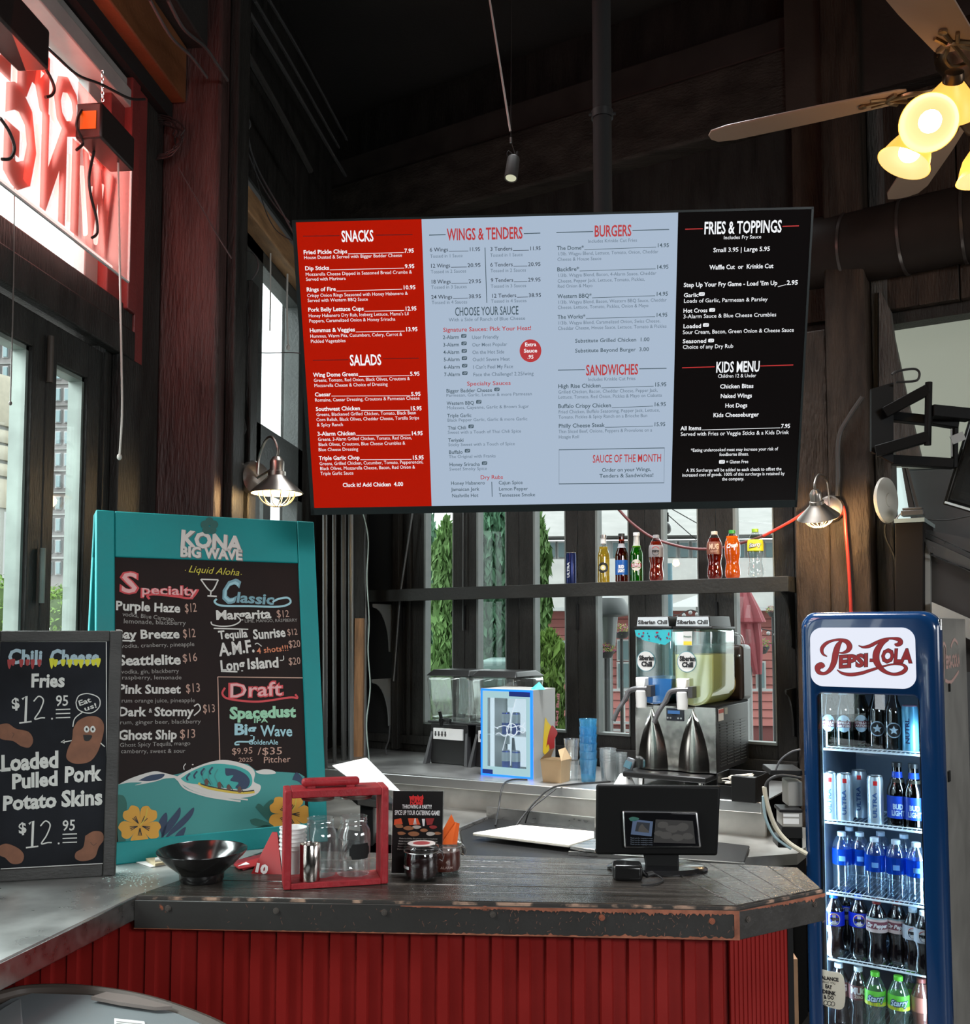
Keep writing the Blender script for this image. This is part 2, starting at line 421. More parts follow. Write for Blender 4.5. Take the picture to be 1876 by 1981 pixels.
# window beyond the post
win=struct(thing('window_2',None,None,(LX,4.5,1.1),kind='structure'))
m=MB();zs=[(2.28,2.56),(1.15,1.25),(3.30,3.62)]
for a,b in zs:m.bb(LX+0.02,LX-0.06,4.05,4.98,a,b)
for a,b in ((4.05,4.30),(4.90,4.98)):m.bb(LX+0.02,LX-0.06,a,b,1.15,3.6)
m.bb(LX,LX-0.06,4.42,4.52,1.2,2.3)
m.build('window_frame',mat('dark_green_grey_frame',(0.05,0.057,0.055),0.45,var=0.25,vscale=5,bump=0.2),win,world=True,bevel=0.004)
MB().bb(LX-0.03,LX-0.036,4.05,4.98,1.15,3.6).build('pane',GLASS,win,world=True)
m=MB();m.bb(LX+0.02,LX+0.10,3.55,5.5,3.36,3.47)
struct(m.build('trim_8',mat('raw_brown_wood',(0.30,0.17,0.08),0.6,var=0.3,vscale=8,stretch=(6,1,6),bump=0.2),bevel=0.006))
m=MB();m.bb(LX+0.01,LX+0.07,3.55,5.5,3.475,3.53);struct(m.build('trim_9',mat('pale_grey_strip',(0.2,0.21,0.21),0.5)))
# ---- rear wall (local frame): header, low wall, six tall folding leaves
edges=[(820,877),(922,980),(1032,1095),(1153,1218),(1281,1353),(1421,1500)]
seams=[782,899,1004,1118,1249,1387,1540]
S=lambda px:bs(px).x
bw=MB()
Z0=1.095;Z1=2.75
bw.bb(0,4.6,0.0,0.10,0,1.0);bw.bb(0,4.6,0,0.10,2.95,4.75);bw.bb(-0.2,S(seams[0]),0,0.1,1.0,2.95);bw.bb(S(1540),S(1735),0,0.1,1.0,2.95)
o=bw.build('wall_back',BLACKWOOD,None,xf=MBK);struct(o)
for i,(a,b) in enumerate(edges):
    d=struct(thing('door_%d'%(5+i),None,None,M=MBK @ Matrix.Translation((S(seams[i]),0,1.0)),kind='structure'))
    xo=S(seams[i]);a_,b_=S(a)-xo,S(b)-xo;w_=S(seams[i+1])-xo-0.003
    m=MB();m.bb(0,a_,0.0,0.045,0,1.95);m.bb(b_,w_,0.0,0.045,0,1.95);m.bb(a_,b_,0,0.045,0,Z0-1);m.bb(a_,b_,0,0.045,Z1-1,1.95)
    m.build('door_frame',BLACKWOOD,d,bevel=0.003)
    g=MB();k=0.012
    g.bb(a_,a_+k,-0.004,0.05,Z0-1,Z1-1);g.bb(b_-k*0.5,b_,-0.004,0.05,Z0-1,Z1-1);g.bb(a_,b_,-0.004,0.05,Z0-1,Z0-1+k)
    g.build('glazing_bead',mat('pale_grey_bead',(0.17,0.19,0.18),0.5,var=0.2),d)
    MB().bb(a_,b_,0.02,0.026,Z0-1,Z1-1).build('pane',GLASS,d)
    if i%2==1 or i==0:
        MB().cyl((0,-0.006,0.62),(0,-0.006,0.75),0.008,n=8).build('hinge',MATBLACK,d)
# sill under the lites, vertical battens
m=MB();m.bb(0.0,S(1540),-0.02,0,0.98,1.03);o=struct(m.build('trim_10',BLACKWOOD,xf=MBK,bevel=0.003))
m=MB();m.bb(S(768),S(780),-0.05,0,0.95,3.0);m.bb(S(790),S(797),-0.02,0,1.0,3.0);struct(m.build('trim_11',BLACKWOOD,xf=MBK,bevel=0.003))
# ---- header beam of two timbers
B0=bs(1085,343,0.12);zb=B0.z
b1=bs(1085,225,0.12).z;b2=bs(1085,165,0.12).z
m=MB();m.bb(-0.3,7.0,-0.12,0.1,zb,b1)
struct(m.build('beam_1',mat('old_timber_beam',(0.040,0.034,0.029),0.6,spec=.2,var=0.45,vscale=4,stretch=(0.6,4,4),bump=0.8,bscale=25),xf=MBK,bevel=0.015))
m=MB();m.bb(-0.3,7.0,-0.10,0.1,b1+0.004,b2);struct(m.build('beam_2',mat('dark_beam',(0.030,0.025,0.022),0.6,var=0.3),xf=MBK,bevel=0.01))
# sloped boards of the upper wall at the right, and stacked cladding boards behind the fan
for i in range(6):
    m=MB();m.bb(S(1555)+i*0.34,S(1555)+i*0.34+0.335,-0.05-0.004*(i%2),-0.01,3.0,zb);o=struct(m.build('plank',POSTWOOD,xf=MBK,bevel=0.004))
m=MB();m.bb(S(1555),6.5,-0.14,-0.12,zb,4.74);struct(m.build('wall_upper',mat('brown_black_board',(0.045,0.034,0.027),0.5,var=0.3,vscale=3,bump=0.2),xf=MBK))
# ---- big timber pillar at the right
pm=MBK
s0,s1,s2,s3=bs(1541,1218,0.16).x,bs(1607,1218,0.18).x,bs(1688,1218,0.18).x,bs(1733,1218,0.06).x
m=MB();m.bb(s0,s1,-0.16,0.05,0,2.93);struct(m.build('pillar_2',POSTWOOD,xf=MBK,bevel=0.008))
m=MB();m.bb(s1+0.002,s2,-0.18,0.05,0,4.7);struct(m.build('pillar_3',POSTWOOD,xf=MBK,bevel=0.012))
m=MB();m.bb(s2+0.002,s3,-0.06,0.05,0,4.7);struct(m.build('pillar_4',mat('grey_brown_timber',(0.075,0.068,0.06),0.6,var=0.5,vscale=5,stretch=(4,4,0.7),bump=0.9,bscale=30),xf=MBK,bevel=0.008))
# ---- kitchen side: wall behind, roller shade, window
m=MB();m.bb(s3-0.05,6.6,0.75,0.85,0,2.30);m.bb(s3-0.05,6.6,0.75,0.85,3.6,4.7);struct(m.build('wall_kitchen',mat('kitchen_grey_wall',(0.14,0.14,0.138),0.6,var=0.15),xf=MBK))
def hx(r,g,b):
    return tuple((c/255/12.92) if c<=10 else ((c/255+0.055)/1.055)**2.4 for c in (r,g,b))
ZC=1.05
# ================================================================== MAIN COUNTER
fl,fr,en=atz(264,1731,ZC),atz(1425,1751,ZC),atz(1588,1718,ZC)
b3,b2_,b1_=atz(1543,1678,ZC),atz(1420,1669,ZC),atz(888,1651,ZC)
bl_=Vector((-0.80,2.52,ZC))
ct=thing('bar_counter','worn bar counter with dark plank top, studded black edge band and red corrugated front','counter',(-0.3,2.3,0))
wood=mat('worn_dark_counter_wood',(0.050,0.043,0.037),0.24,var=0.6,vscale=7,stretch=(0.5,9,1),bump=0.3,bscale=20,spec=0.9)
wood2=mat('worn_dark_counter_wood_angled',(0.050,0.043,0.037),0.24,var=0.55,vscale=7,stretch=(3,7,1),bump=0.28,bscale=20,spec=0.9)
th=0.0075
dn=Vector((0,0,-1))
# planks run along the counter, the end ones mitred
cut=[0.0,0.16,0.30,0.45,0.585,0.72,0.86,1.0]
mit0,mit1=fr,b2_.lerp(b1_,0.30)
for i in range(7):
    a,b=cut[i],cut[i+1];g=0.0016
    p0,p1=fl.lerp(bl_,a+g),mit0.lerp(mit1,a+g);q0,q1=fl.lerp(bl_,b-g),mit0.lerp(mit1,b-g)
    lift=Vector((0,0,random.uniform(-0.0012,0)))
    m=MB();m.slab([p+lift for p in (p0,p1,q1,q0)],th,dn);m.build('plank',wood,ct,world=True,bevel=0.0012,seg=1)
for i in range(5): # angled end boards
    a,b=i/5,(i+1)/5;g=0.0025
    P=lambda t:(fr.lerp(en,t),mit1.lerp(b3,t))
    (p0,q0),(p1,q1)=P(a+g),P(b-g)
    m=MB();m.slab([p0,p1,q1,q0],th,dn);m.build('plank',wood2,ct,world=True,bevel=0.0012,seg=1)
m=MB();m.slab([p+dn*th for p in (fl,fr,en,b3,b2_,b1_,bl_)],0.028,dn);m.build('top_core',MATBLACK,ct,world=True)
# light chipped lip under the top edge
lipm=mat('chipped_raw_edge',(0.30,0.19,0.13),0.7,var=0.0,col2=(0.30,0.19,0.13))
lipm=mat('chipped_edge',(0.03,0.026,0.023),0.6,var=1,vscale=26,stretch=(1,1,1),col2=(0.38,0.24,0.17),cover=(0.5,0.62))
def offs(p,q,d):
    v=(q-p).normalized();return Vector((v.y,-v.x,0))*d
o1,o2=offs(fl,fr,0.004),offs(fr,en,0.004)
m=MB();m.slab([fl+o1+dn*0.003,fr+(o1+o2)*.6+dn*0.003,fr-o1*4+dn*.003,fl-o1*4+dn*.003],0.0053,dn)
m.slab([fr+(o1+o2)*.6+dn*0.003,en+o2+dn*.003,en-o2*4+dn*.003,fr-o2*4+dn*.003],0.0053,dn)
m.build('edge_lip',lipm,ct,world=True)
# studded black band with copper-red scuffs
band=mat('scuffed_black_band',(0.030,0.028,0.026),0.42,var=1,vscale=20,stretch=(1,1,1),col2=(0.30,0.085,0.04),cover=(0.70,0.73),bump=0.06,bscale=50)
copper=mat('bare_copper_red_edge',(0.30,0.10,0.055),0.5,var=0.4,vscale=30)
zt,zb_=ZC-0.0085,ZC-0.068
o1b,o2b=offs(fl,fr,0.010),offs(fr,en,0.010)
cor=fr+(o1b+o2b)*0.55
def wallq(m,a,b,z0,z1,t):
    d=offs(a,b,t);q=[a-d,b-d,b,a]
    return m.hexa([Vector((p.x,p.y,z0)) for p in q],[Vector((p.x,p.y,z1)) for p in q])
m=MB();wallq(m,fl+o1b,cor,zb_,zt,0.008);m.build('edge_band',band,ct,world=True,bevel=0.0015)
m=MB();wallq(m,cor,en+o2b,zb_,zt,0.008);m.build('edge_band',mat('black_band',(0.034,0.031,0.028),0.45,var=0.25,vscale=12,bump=0.2),ct,world=True,bevel=0.0015)
# ragged copper margin along the band: strips with an uneven inner edge
def ragged(a,b,z0,z1,n,up,t0=0.0):
    m=MB();d=offs(a,b,0.0012);vs=[];k=n
    for i in range(k+1):
        p=a.lerp(b,i/k)+d
        h=(0.0012+(.0048 if not up else .0012)*min(1,max(0,t0+i/k*1.5))+0.006*abs(random.gauss(0,0.5))*min(1,max(0,t0+i/k*1.3)))
        vs+=[Vector((p.x,p.y,z0)),Vector((p.x,p.y,z0+(h if up else-h)))]
    return m.add(vs,[[2*i,2*i+2,2*i+3,2*i+1] for i in range(k)])
ragged(fl.lerp(cor,0.45)+o1b,cor,zt,0,240,False,0.15).build('worn_edge',copper,ct,world=True,smooth=0)
ragged(fl+o1b,cor,zb_,0,240,True,-0.2).build('worn_edge',copper,ct,world=True,smooth=0)
ragged(cor,en+o2b,zt,0,80,False,0.0).build('worn_edge',copper,ct,world=True,smooth=0)
m=MB();d=offs(fl,fr,0.0013);e_=(cor-fl).normalized()
c_=cor-e_*0.011
m.add([Vector((c_.x+d.x,c_.y+d.y,zb_)),Vector((cor.x+d.x,cor.y+d.y,zb_)),Vector((cor.x+d.x,cor.y+d.y,zt)),Vector((c_.x+d.x,c_.y+d.y,zt))],[[0,1,2,3]])
m.build('worn_edge',copper,ct,world=True,smooth=0)
# scratches
m=MB();d=offs(fl,fr,0.0014)
for i in range(150):
    t=random.betavariate(2.2,1.4);z=random.uniform(zb_+0.006,zt-0.006);p=fl.lerp(cor,t)+o1b+d
    a=random.gauss(1.3,0.7);L=random.uniform(0.002,0.009);w_=0.00035;e2=e_*math.cos(a)*L;dz=math.sin(a)*L
    p0=Vector((p.x,p.y,z));p1=p0+Vector((e2.x,e2.y,dz));s_=(e_*-math.sin(a)+Vector((0,0,math.cos(a))))*w_
    m.add([p0-s_,p1-s_,p1+s_,p0+s_],[[0,1,2,3]])
tag(m.build('scratches',mat('scratch_copper',(0.22,0.10,0.065),0.6),ct,world=True,smooth=0),kind='stuff')
# bolts
boltm=mat('dark_bolt',(0.16,0.14,0.125),0.3,0.6);boltr=mat('rusty_bolt',(0.36,0.12,0.07),0.45,0.5)
for (px,py,r_) in ((325,1757,0),(534,1762,0),(743,1765,0),(953,1769,0),(1164,1775,1),(1377,1782,1)):
    p=at(px,py,fl+o1b,offs(fl,fr,1));dd=offs(fl,fr,1)
    m=MB();m.cyl(p,p+dd*0.003,0.0068,0.006,16);m.cyl(p+dd*0.003,p+dd*0.0045,0.004,0.0035,6)
    m.build('bolt',boltr if r_ else boltm,ct,world=True)
for px,py in ((1446,1778),(1575,1749)):
    p=at(px,py,fr+o2b,offs(fr,en,1));dd=offs(fr,en,1)
    m=MB();m.cyl(p,p+dd*0.003,0.0068,0.006,16);m.cyl(p+dd*0.003,p+dd*0.0045,0.004,0.0035,6)
    m.build('bolt',boltm,ct,world=True)
# corrugated red sheets
red=mat('red_corrugated_paint',(0.23,0.012,0.010),0.36,var=0.12,vscale=5,bump=0.12,bscale=25,spec=0.4)
def corr(a,b,pitch,amp,z0,z1,ph=0.0):
    m=MB();L=(b-a).length;u=(b-a).normalized();n_=Vector((u.y,-u.x,0));prof=[];x=-ph
    while x<L:
        for f_,h in ((0.0,0),(0.36,0),(0.44,1),(0.80,1),(0.88,0)):
            prof.append((x+f_*pitch,h*amp))
        x+=pitch
    prof=[(min(max(x,0),L),h) for x,h in prof]+[(L,0)]
    vs=[]
    for x,h in prof:
        p=a+u*x+n_*h;vs+=[Vector((p.x,p.y,z0)),Vector((p.x,p.y,z1))]
    return m.add(vs,[[2*i,2*i+2,2*i+3,2*i+1] for i in range(len(prof)-1)])
inn=Vector((0,0.045,0));cl=fl+inn+Vector((-0.48,-0.02,0));cr=fr+inn+Vector((-0.012,0,0));ce=atz(1527,1790,ZC-0.08);ce=Vector((ce.x,ce.y+0.0,0))
corr(cl,cr,0.058,0.013,0.03,ZC-0.05).build('corrugated_sheet',red,ct,world=True,smooth=20)
corr(cr,ce,0.072,0.012,0.03,ZC-0.05,0.01).build('corrugated_sheet',red,ct,world=True,smooth=20)
m=MB();m.bb(cl.x,cr.x-0.02,cr.y+0.02,cr.y+0.05,0,ZC-0.045);m.bar((ce.x,ce.y,0),(ce.x,ce.y,ZC-0.045),0.012,0.012)
m.bb(cr.x-0.02,ce.x,ce.y,ce.y+0.02,0,ZC-0.045)
m.build('cabinet_body',MATBLACK,ct,world=True)
# ================================================================== LEFT COUNTER
lc=thing('steel_counter','worn grey steel side counter running along the left wall','counter',(-1.2,2.0,0))
q0,q1=atz(0,1858,ZC-0.001),atz(264,1731,ZC-0.001);dirn=(q0-q1).normalized()
qf=q1+dirn*1.7
# top surface in front and the strip behind the main top
m=MB();m.slab([Vector((LX+0.012,qf.y,ZC-.001)),qf,q1,fl+Vector((-0.001,0.003,-.001)),bl_+Vector((-0.001,0,-.001)),Vector((-0.86,2.75,ZC-.001)),Vector((LX+0.012,2.95,ZC-.001))],0.03,dn)
m.build('worktop',ZINC,lc,world=True,bevel=0.003)
m=MB();od=Vector((-dirn.y,dirn.x,0));od=od if od.x>0 else-od
a,b=q1+od*0.003,qf+od*0.003
m.hexa([Vector((p.x,p.y,ZC-0.052)) for p in (a-od*.02,a,b,b-od*.02)],[Vector((p.x,p.y,ZC-0.004)) for p in (a-od*.02,a,b,b-od*.02)])
m.build('steel_lip',STEEL,lc,world=True,bevel=0.002)
m=MB();m.bb(LX+.02,LX+.06,qf.y,1.9,0,ZC-0.035);m.bb(LX+.06,-1.02,0.6,0.64,0,ZC-0.035);m.build('cabinet_body',MATBLACK,lc,world=True)
# fragments of glitter / salt spilled on the steel
m=MB()
for i in range(170):
    p=atz(random.gauss(255,26),random.gauss(1699,9),ZC);
    m.box((p.x,p.y,ZC+0.0004),(random.uniform(.001,.004),random.uniform(.001,.003),0.0008),random.random()*3)
o=m.build('spilled_crumbs',mat('pale_aqua_crumbs',(0.55,0.72,0.68),0.5),smooth=0);tag(o,'pale crumbs spilled on the steel counter beside the black bowl','crumbs',kind='stuff')
# ================================================================== MENU SCREEN
c0,u0,v0,n0=rectpose(-0.058,2.366,2.268,0.065,0.307,0.013)
TW,TH=1.23,0.70
tv=thing('menu_screen','large wall menu screen tilted down, red, white and black columns of food prices','screen',M=Matrix.Translation(c0))
def slabrect(m,o,u,v,n,x0,x1,y0,y1,d0,d1):
    return m.hexa([o+u*x+v*y+n*d0 for x,y in ((x0,y0),(x1,y0),(x1,y1),(x0,y1))],[o+u*x+v*y+n*d1 for x,y in ((x0,y0),(x1,y0),(x1,y1),(x0,y1))])
m=MB();slabrect(m,c0,u0,v0,n0,-TW/2-0.001,TW/2+.001,-TH/2-0.014,TH/2,-0.045,-0.0005);m.build('housing',BLACK,tv,world=True,bevel=0.003)
m=MB()
for x0,x1,y0,y1 in ((-TW/2-.001,-TW/2+.008,-TH/2-.014,TH/2),(TW/2-.004,TW/2+.001,-TH/2-.014,TH/2),(-TW/2,TW/2,TH/2-.004,TH/2+.001),(-TW/2,TW/2,-TH/2-.014,-TH/2+.004)):
    slabrect(m,c0,u0,v0,n0,x0,x1,y0,y1,0,0.003)
m.build('bezel',mat('screen_bezel',(0.010,0.016,0.016),0.35),tv,world=True)
sh=Sheet(c0,u0,v0)
xa,xb=sh.px(814,427)[0],sh.px(1310,415)[0];xb2=sh.px(1299,972)[0];xb=(xb+xb2)/2;xa=(xa+sh.px(836,976)[0])/2
y0_,y1_=-TH/2+.004,TH/2-.004
def screen_mat(name,col,e):
    m=mat(name,(0.004,0.004,0.004),0.07,emit=e,ecol=col,spec=0.45);return m
for nm,x0,x1,mm in (('red_column',-TW/2+.008,xa,screen_mat('screen_red',(1,0.016,0.0),0.42)),
                       ('white_column',xa,xb,screen_mat('screen_white',(0.60,0.74,0.93),0.66)),
                       ('black_column',xb,TW/2-.004,screen_mat('screen_black',(0.3,0.2,0.2),0.01))):
    m=MB();slabrect(m,c0,u0,v0,n0,x0,x1,y0_,y1_,0,0.0004);m.build(nm,mm,tv,world=True,smooth=0)
INK={'w':glow('screen_ink_white',(0.95,0.97,1.0),0.95),'r':glow('screen_ink_red',(0.50,0.035,0.04),0.9),'d':glow('screen_ink_dark',(0.03,0.045,0.065),1.0),
       'g':glow('screen_ink_grey',(0.115,0.165,0.22),1.0),'l':glow('screen_line_dark_red',(0.10,0.0,0.0),1.0),'R':glow('screen_line_red',(0.55,0.02,0.02),1.0),'n':glow('screen_line_slate',(0.05,0.085,0.11),1.0)}
def TT(ink,t,x0,y,x1,h=7.2,off=0.0):sh.text(ink,t,x0,y,x1,h,off=off)
def dots(ink,x0,y0,x1,y1):sh.line(ink,[(x0,y0),(x1,y1)],1.0)
def item(ink,n,x0,y,x1,pr,p0,yp,p1,h=7.6,off=0.02):
    TT(ink,n,x0,y,x1,h,off);TT(ink,pr,p0,yp,p1,h,off);dots(ink,x1+1,y-0.8,p0-1,yp-0.4)
def head(ink,t,x0,y,x1,h,lk,la,lb):
    TT(ink,t,x0,y,x1,h,0.02)
    sh.line(lk,la,1.6);sh.line(lk,lb,1.6)
head('w','SNACKS',661,468,723,21,'l',[(586,457),(657,456)],[(727,455),(798,454)])
for a in (('Fried Pickle Chips',587,492,672,'7.95',782,489,801),('Dip Sticks',590,523,637,'9.95',783,519,802),('Rings of Fire',593,564,650,'10.95',779,560,804),
          ('Pork Belly Lettuce Cups',596,603,704,'12.95',783,601,806),('Hummus & Veggies',599,643,687,'13.95',784,641,808),
          ('Wing Dome Greens',606,729,693,'5.95',793,727,812),('Caesar',609,767,640,'5.95',795,766,814),('Southwest Chicken',611,795,697,'15.95',793,794,816),
          ('3-Alarm Chicken',614,843,688,'14.95',795,842,818),('Triple Garlic Chop',617,890,696,'15.95',797,889,820)):
    item('w',*a)
for t,x0,x1,y in (('House Dusted & Served with Bigger Badder Cheese',588,778,501.5),('Mozzarella Cheese Dipped in Seasoned Bread Crumbs &',591,797,534),('Served with Marinara',592,669,543.5),
    ('Crispy Onion Rings Seasoned with Honey Habanero &',594,789,575),('Served with Western BBQ Sauce',595,712,584.5),("Honey Habanero Dry Rub, Iceberg Lettuce, Mama's Lil",597,791,614),
    ('Peppers, Caramelized Onion & Honey Sriracha',598,765,624),('Hummus, Warm Pita, Cucumbers, Celery, Carrot &',600,778,653.5),('Pickled Vegetables',601,669,663.5),
    ('Greens, Tomato, Red Onion, Black Olives, Croutons &',607,793,739),('Mozzarella Cheese & Choice of Dressing',608,750,749),('Romaine, Caesar Dressing, Croutons & Parmesan Cheese',609,812,777),
    ('Greens, Blackened Grilled Chicken, Tomato, Black Bean',612,805,805),('Corn Relish, Black Olives, Cheddar Cheese, Tortilla Strips',612,811,815),('& Spicy Ranch',613,664,825),
    ('Greens, 3-Alarm Grilled Chicken, Tomato, Red Onion,',615,797,853),('Black Olives, Croutons, Blue Cheese Crumbles &',616,784,863),('Blue Cheese Dressing',616,693,873),
    ('Greens, Grilled Chicken, Cucumber, Tomato, Pepperoncini,',618,819,900),('Black Olives, Mozzarella Cheese, Bacon, Red Onion &',619,803,909.5),('Triple Garlic Sauce',620,684,919)):
    TT('w',t,x0,y,x1,6.3)
head('w','SALADS',677,707,738,20,'l',[(605,697),(674,696)],[(741,694),(810,693)])
TT('w','Cluck it! Add Chicken  4.00',663,942,780,7.6,0.02)
head('r','WINGS & TENDERS',865,465,1011,22,'n',[(830,455),(862,454)],[(1013,452),(1045,451)])
for n,x0,y,x1,p,p0,yp,p1 in (('6 Wings',831,487,867,'11.95',907,486,929),('12 Wings',832,518,871,'20.95',904,517,930),('18 Wings',833,549,872,'29.95',906,548,931),('24 Wings',834,578.5,875,'38.95',906,577,931),
    ('3 Tenders',948,485.5,991,'11.95',1024,484.5,1046),('6 Tenders',948,516,992,'20.95',1021,515,1046),('9 Tenders',949,546,993,'29.95',1021,545,1046),('12 Tenders',950,576,999,'38.95',1022,575,1047)):
    item('d',n,x0,y,x1,p,p0,yp,p1,7.4,0.008)
for i,(y1,y2) in enumerate(((499,497),(529,527),(559,557),(588.5,586))):
    t='Tossed in %d Sauce%s'%(i+1,'s' if i else '');w_=63 if i==0 else 69
    TT('g',t,832+i,y1,832+i+w_,6.4);TT('g',t,948+i*.5,y2,948+i*.5+w_,6.4)
sh.line('n',[(938,479),(941.5,586)],1.4)
TT('n','CHOOSE YOUR SAUCE',880,611,1003,16,0.01);TT('g','With a Side of Ranch of Blue Cheese',868,622,1016,6.6)
TT('r','Signature Sauces: Pick Your Heat!',857,642,1028,7.8,0.012)
def badge(ink,x,y,ik2,s=1.0):
    sh.blob(ink,[(x-5*s,y-1),(x-4*s,y-3.4),(x+4*s,y-3.6),(x+5.2*s,y-2),(x+5*s,y+1),(x+4*s,y+3),(x-4*s,y+3.2),(x-5*s,y+2)],n=2)
    sh.text(ik2,'GF',x-3.2*s,y+2,x+3.2*s,4,shear=0.3,lift=0.0018)
for i,(y,t,w_) in enumerate(((656,'User Friendly',52),(670.5,'Our Most Popular',68),(685,'On the Hot Side',62),(699,'Ouch! Severe Heat',72),(713.5,"I Can't Feel My Face",78),(728,'Face the Challenge! 2.25/wing',117))):
    TT('n','%d-Alarm'%(i+2),856.5+i*.5,y,888+i*.4,7,0.01);badge('n',897+i*.4,y-6,'c');TT('g',t,912.5+i*.5,y,912.5+i*.5+w_,6.8,0.004)
INK['c']=glow('screen_ink_pale',(0.55,0.68,0.85),0.8)
cxp,cyp=1026,678.5
sh.blob('r',[(cxp+21*math.cos(t),cyp+22*math.sin(t)) for t in [k*math.pi/10 for k in range(20)]],n=2)
for t,x0,x1,y in (('Extra',1015,1037,670),('Sauce',1013,1039,682),('.95',1020,1032,694)):sh.text('w',t,x0,y,x1,7,off=0.02,lift=0.0018)
TT('r','Specialty Sauces',903,746,988,7.6,0.008)
for n,x0,x1,y,gf,t,w_ in (('Bigger Badder Cheese',863,952,759.5,1,'Parmesan, Garlic, Lemon & more Parmesan',166),('Western BBQ',864,917,783.5,1,'Molasses, Cayenne, Garlic & Brown Sugar',159),('Triple Garlic',865,912,807.5,0,'Black Pepper Garlic, Garlic & more Garlic',155),
    ('Thai Chili',866,902,831,1,'Sweet with a Touch of Thai Chili Spice',142),('Teriyaki',867,897,855,0,'Sticky Sweet with a Touch of Spice',129),('Buffalo',868,895,878,1,'The Original with Franks',91),('Honey Sriracha',869,928,902,1,'Sweet Smoky Spice',73)):
    TT('n',n,x0,y,x1,6.8,0.01);TT('g',t,x0,y+8.3,x0+w_,6.0)
    if gf:badge('n',x1+9,y-6,'c')
TT('r','Dry Rubs',929,927,973,7.6,0.008)
for t,x0,x1,y in (('Honey Habanero',872,938,938),('Jamaican Jerk',873,927,950),('Nashville Hot',874,925,962),('Cajun Spice',964,1011,937),('Lemon Pepper',964.5,1021,949),('Tennessee Smoke',965,1035,961)):
    TT('n',t,x0,y,x1,6.6,0.008)
sh.line('n',[(951,932),(952,961)],1.3)
head('r','BURGERS',1149,458,1221,21,'n',[(1076,450),(1147,448)],[(1223,446),(1294,444)])
TT('g','Includes Krinkle Cut Fries',1137,470,1232,6.5)
for a in (('The Dome*',1077,484,1129,'14.95',1270,478.5,1294),('Backfire*',1077,525,1120,'14.95',1269,520.5,1293),('Western BBQ*',1078,577,1144,'14.95',1268,572.5,1292),('The Works*',1078,617,1132,'14.95',1268,613,1291),
          ('High Rise Chicken',1079,751,1162,'15.95',1265,747.5,1289),('Buffalo Crispy Chicken',1079,789.5,1182,'16.95',1264,786,1288),('Philly Cheese Steak',1080,827.5,1169,'15.95',1264,824.5,1287)):
    item('n',*a,h=7.6,off=0.012)
for t,x1,y in (('1/3lb. Wagyu Blend, Lettuce, Tomato, Onion, Cheddar',1273,494.5),('Cheese & House Sauce',1163,505),('1/3lb. Wagyu Blend, Bacon, 4-Alarm Sauce, Cheddar',1269,536),('Cheese, Pepper Jack, Lettuce, Tomato, Pickles,',1247,547),('Red Onion & Mayo',1146,557),
    ('1/3lb. Wagyu Blend, Bacon, Western BBQ Sauce, Cheddar',1289,588),('Cheese, Lettuce, Tomato, Pickles, Onion & Mayo',1254,598),('1/3lb. Wagyu Blend, Caramelized Onion, Swiss Cheese,',1277,628),('Cheddar Cheese, House Sauce, Lettuce, Tomato & Pickles',1289,638.5),
    ('Grilled Chicken, Bacon, Cheddar Cheese, Pepper Jack,',1272,761.5),('Lettuce, Tomato, Red Onion, Pickles & Mayo on Ciabatta',1280,771.5),('Fried Chicken, Buffalo Seasoning, Pepper Jack, Lettuce,',1276,800),('Tomato, Pickles & Spicy Ranch on a Brioche Bun',1252,810),
    ('Thin Sliced Beef, Onions, Peppers & Provolone on a',1261,838),('Hoagie Roll',1120,848.5)):
    TT('g',t,1077.5+(y-480)/140,y,x1,6.4)
TT('n','Substitute Grilled Chicken  1.00',1112,663,1256,7.2,0.01);TT('n','Substitute Beyond Burger  3.00',1112,682,1255,7.2,0.01)
head('r','SANDWICHES',1133,726,1234,19.5,'n',[(1079,716),(1131,715)],[(1236,713.5),(1289,712.5)])
TT('g','Includes Krinkle Cut Fries',1137,737,1229,6.4)
sh.line('n',[(1081,870),(1285,866.5),(1284,934),(1081,936)],1.5,close=True)
TT('r','SAUCE OF THE MONTH',1146,895,1279,14.5,0.01)
TT('n','Order on your Wings,',1164,912.5,1259,7,0.01);TT('n','Tenders & Sandwiches!',1159,924,1264,7,0.01)
head('w','FRIES & TOPPINGS',1361,453,1511,23,'R',[(1325,443.5),(1359,442.5)],[(1513,438),(1545,437)])
head('w','KIDS MENU',1384,720.5,1469,20,'R',[(1319,711.5),(1382,709.5)],[(1470,708),(1534,706)])
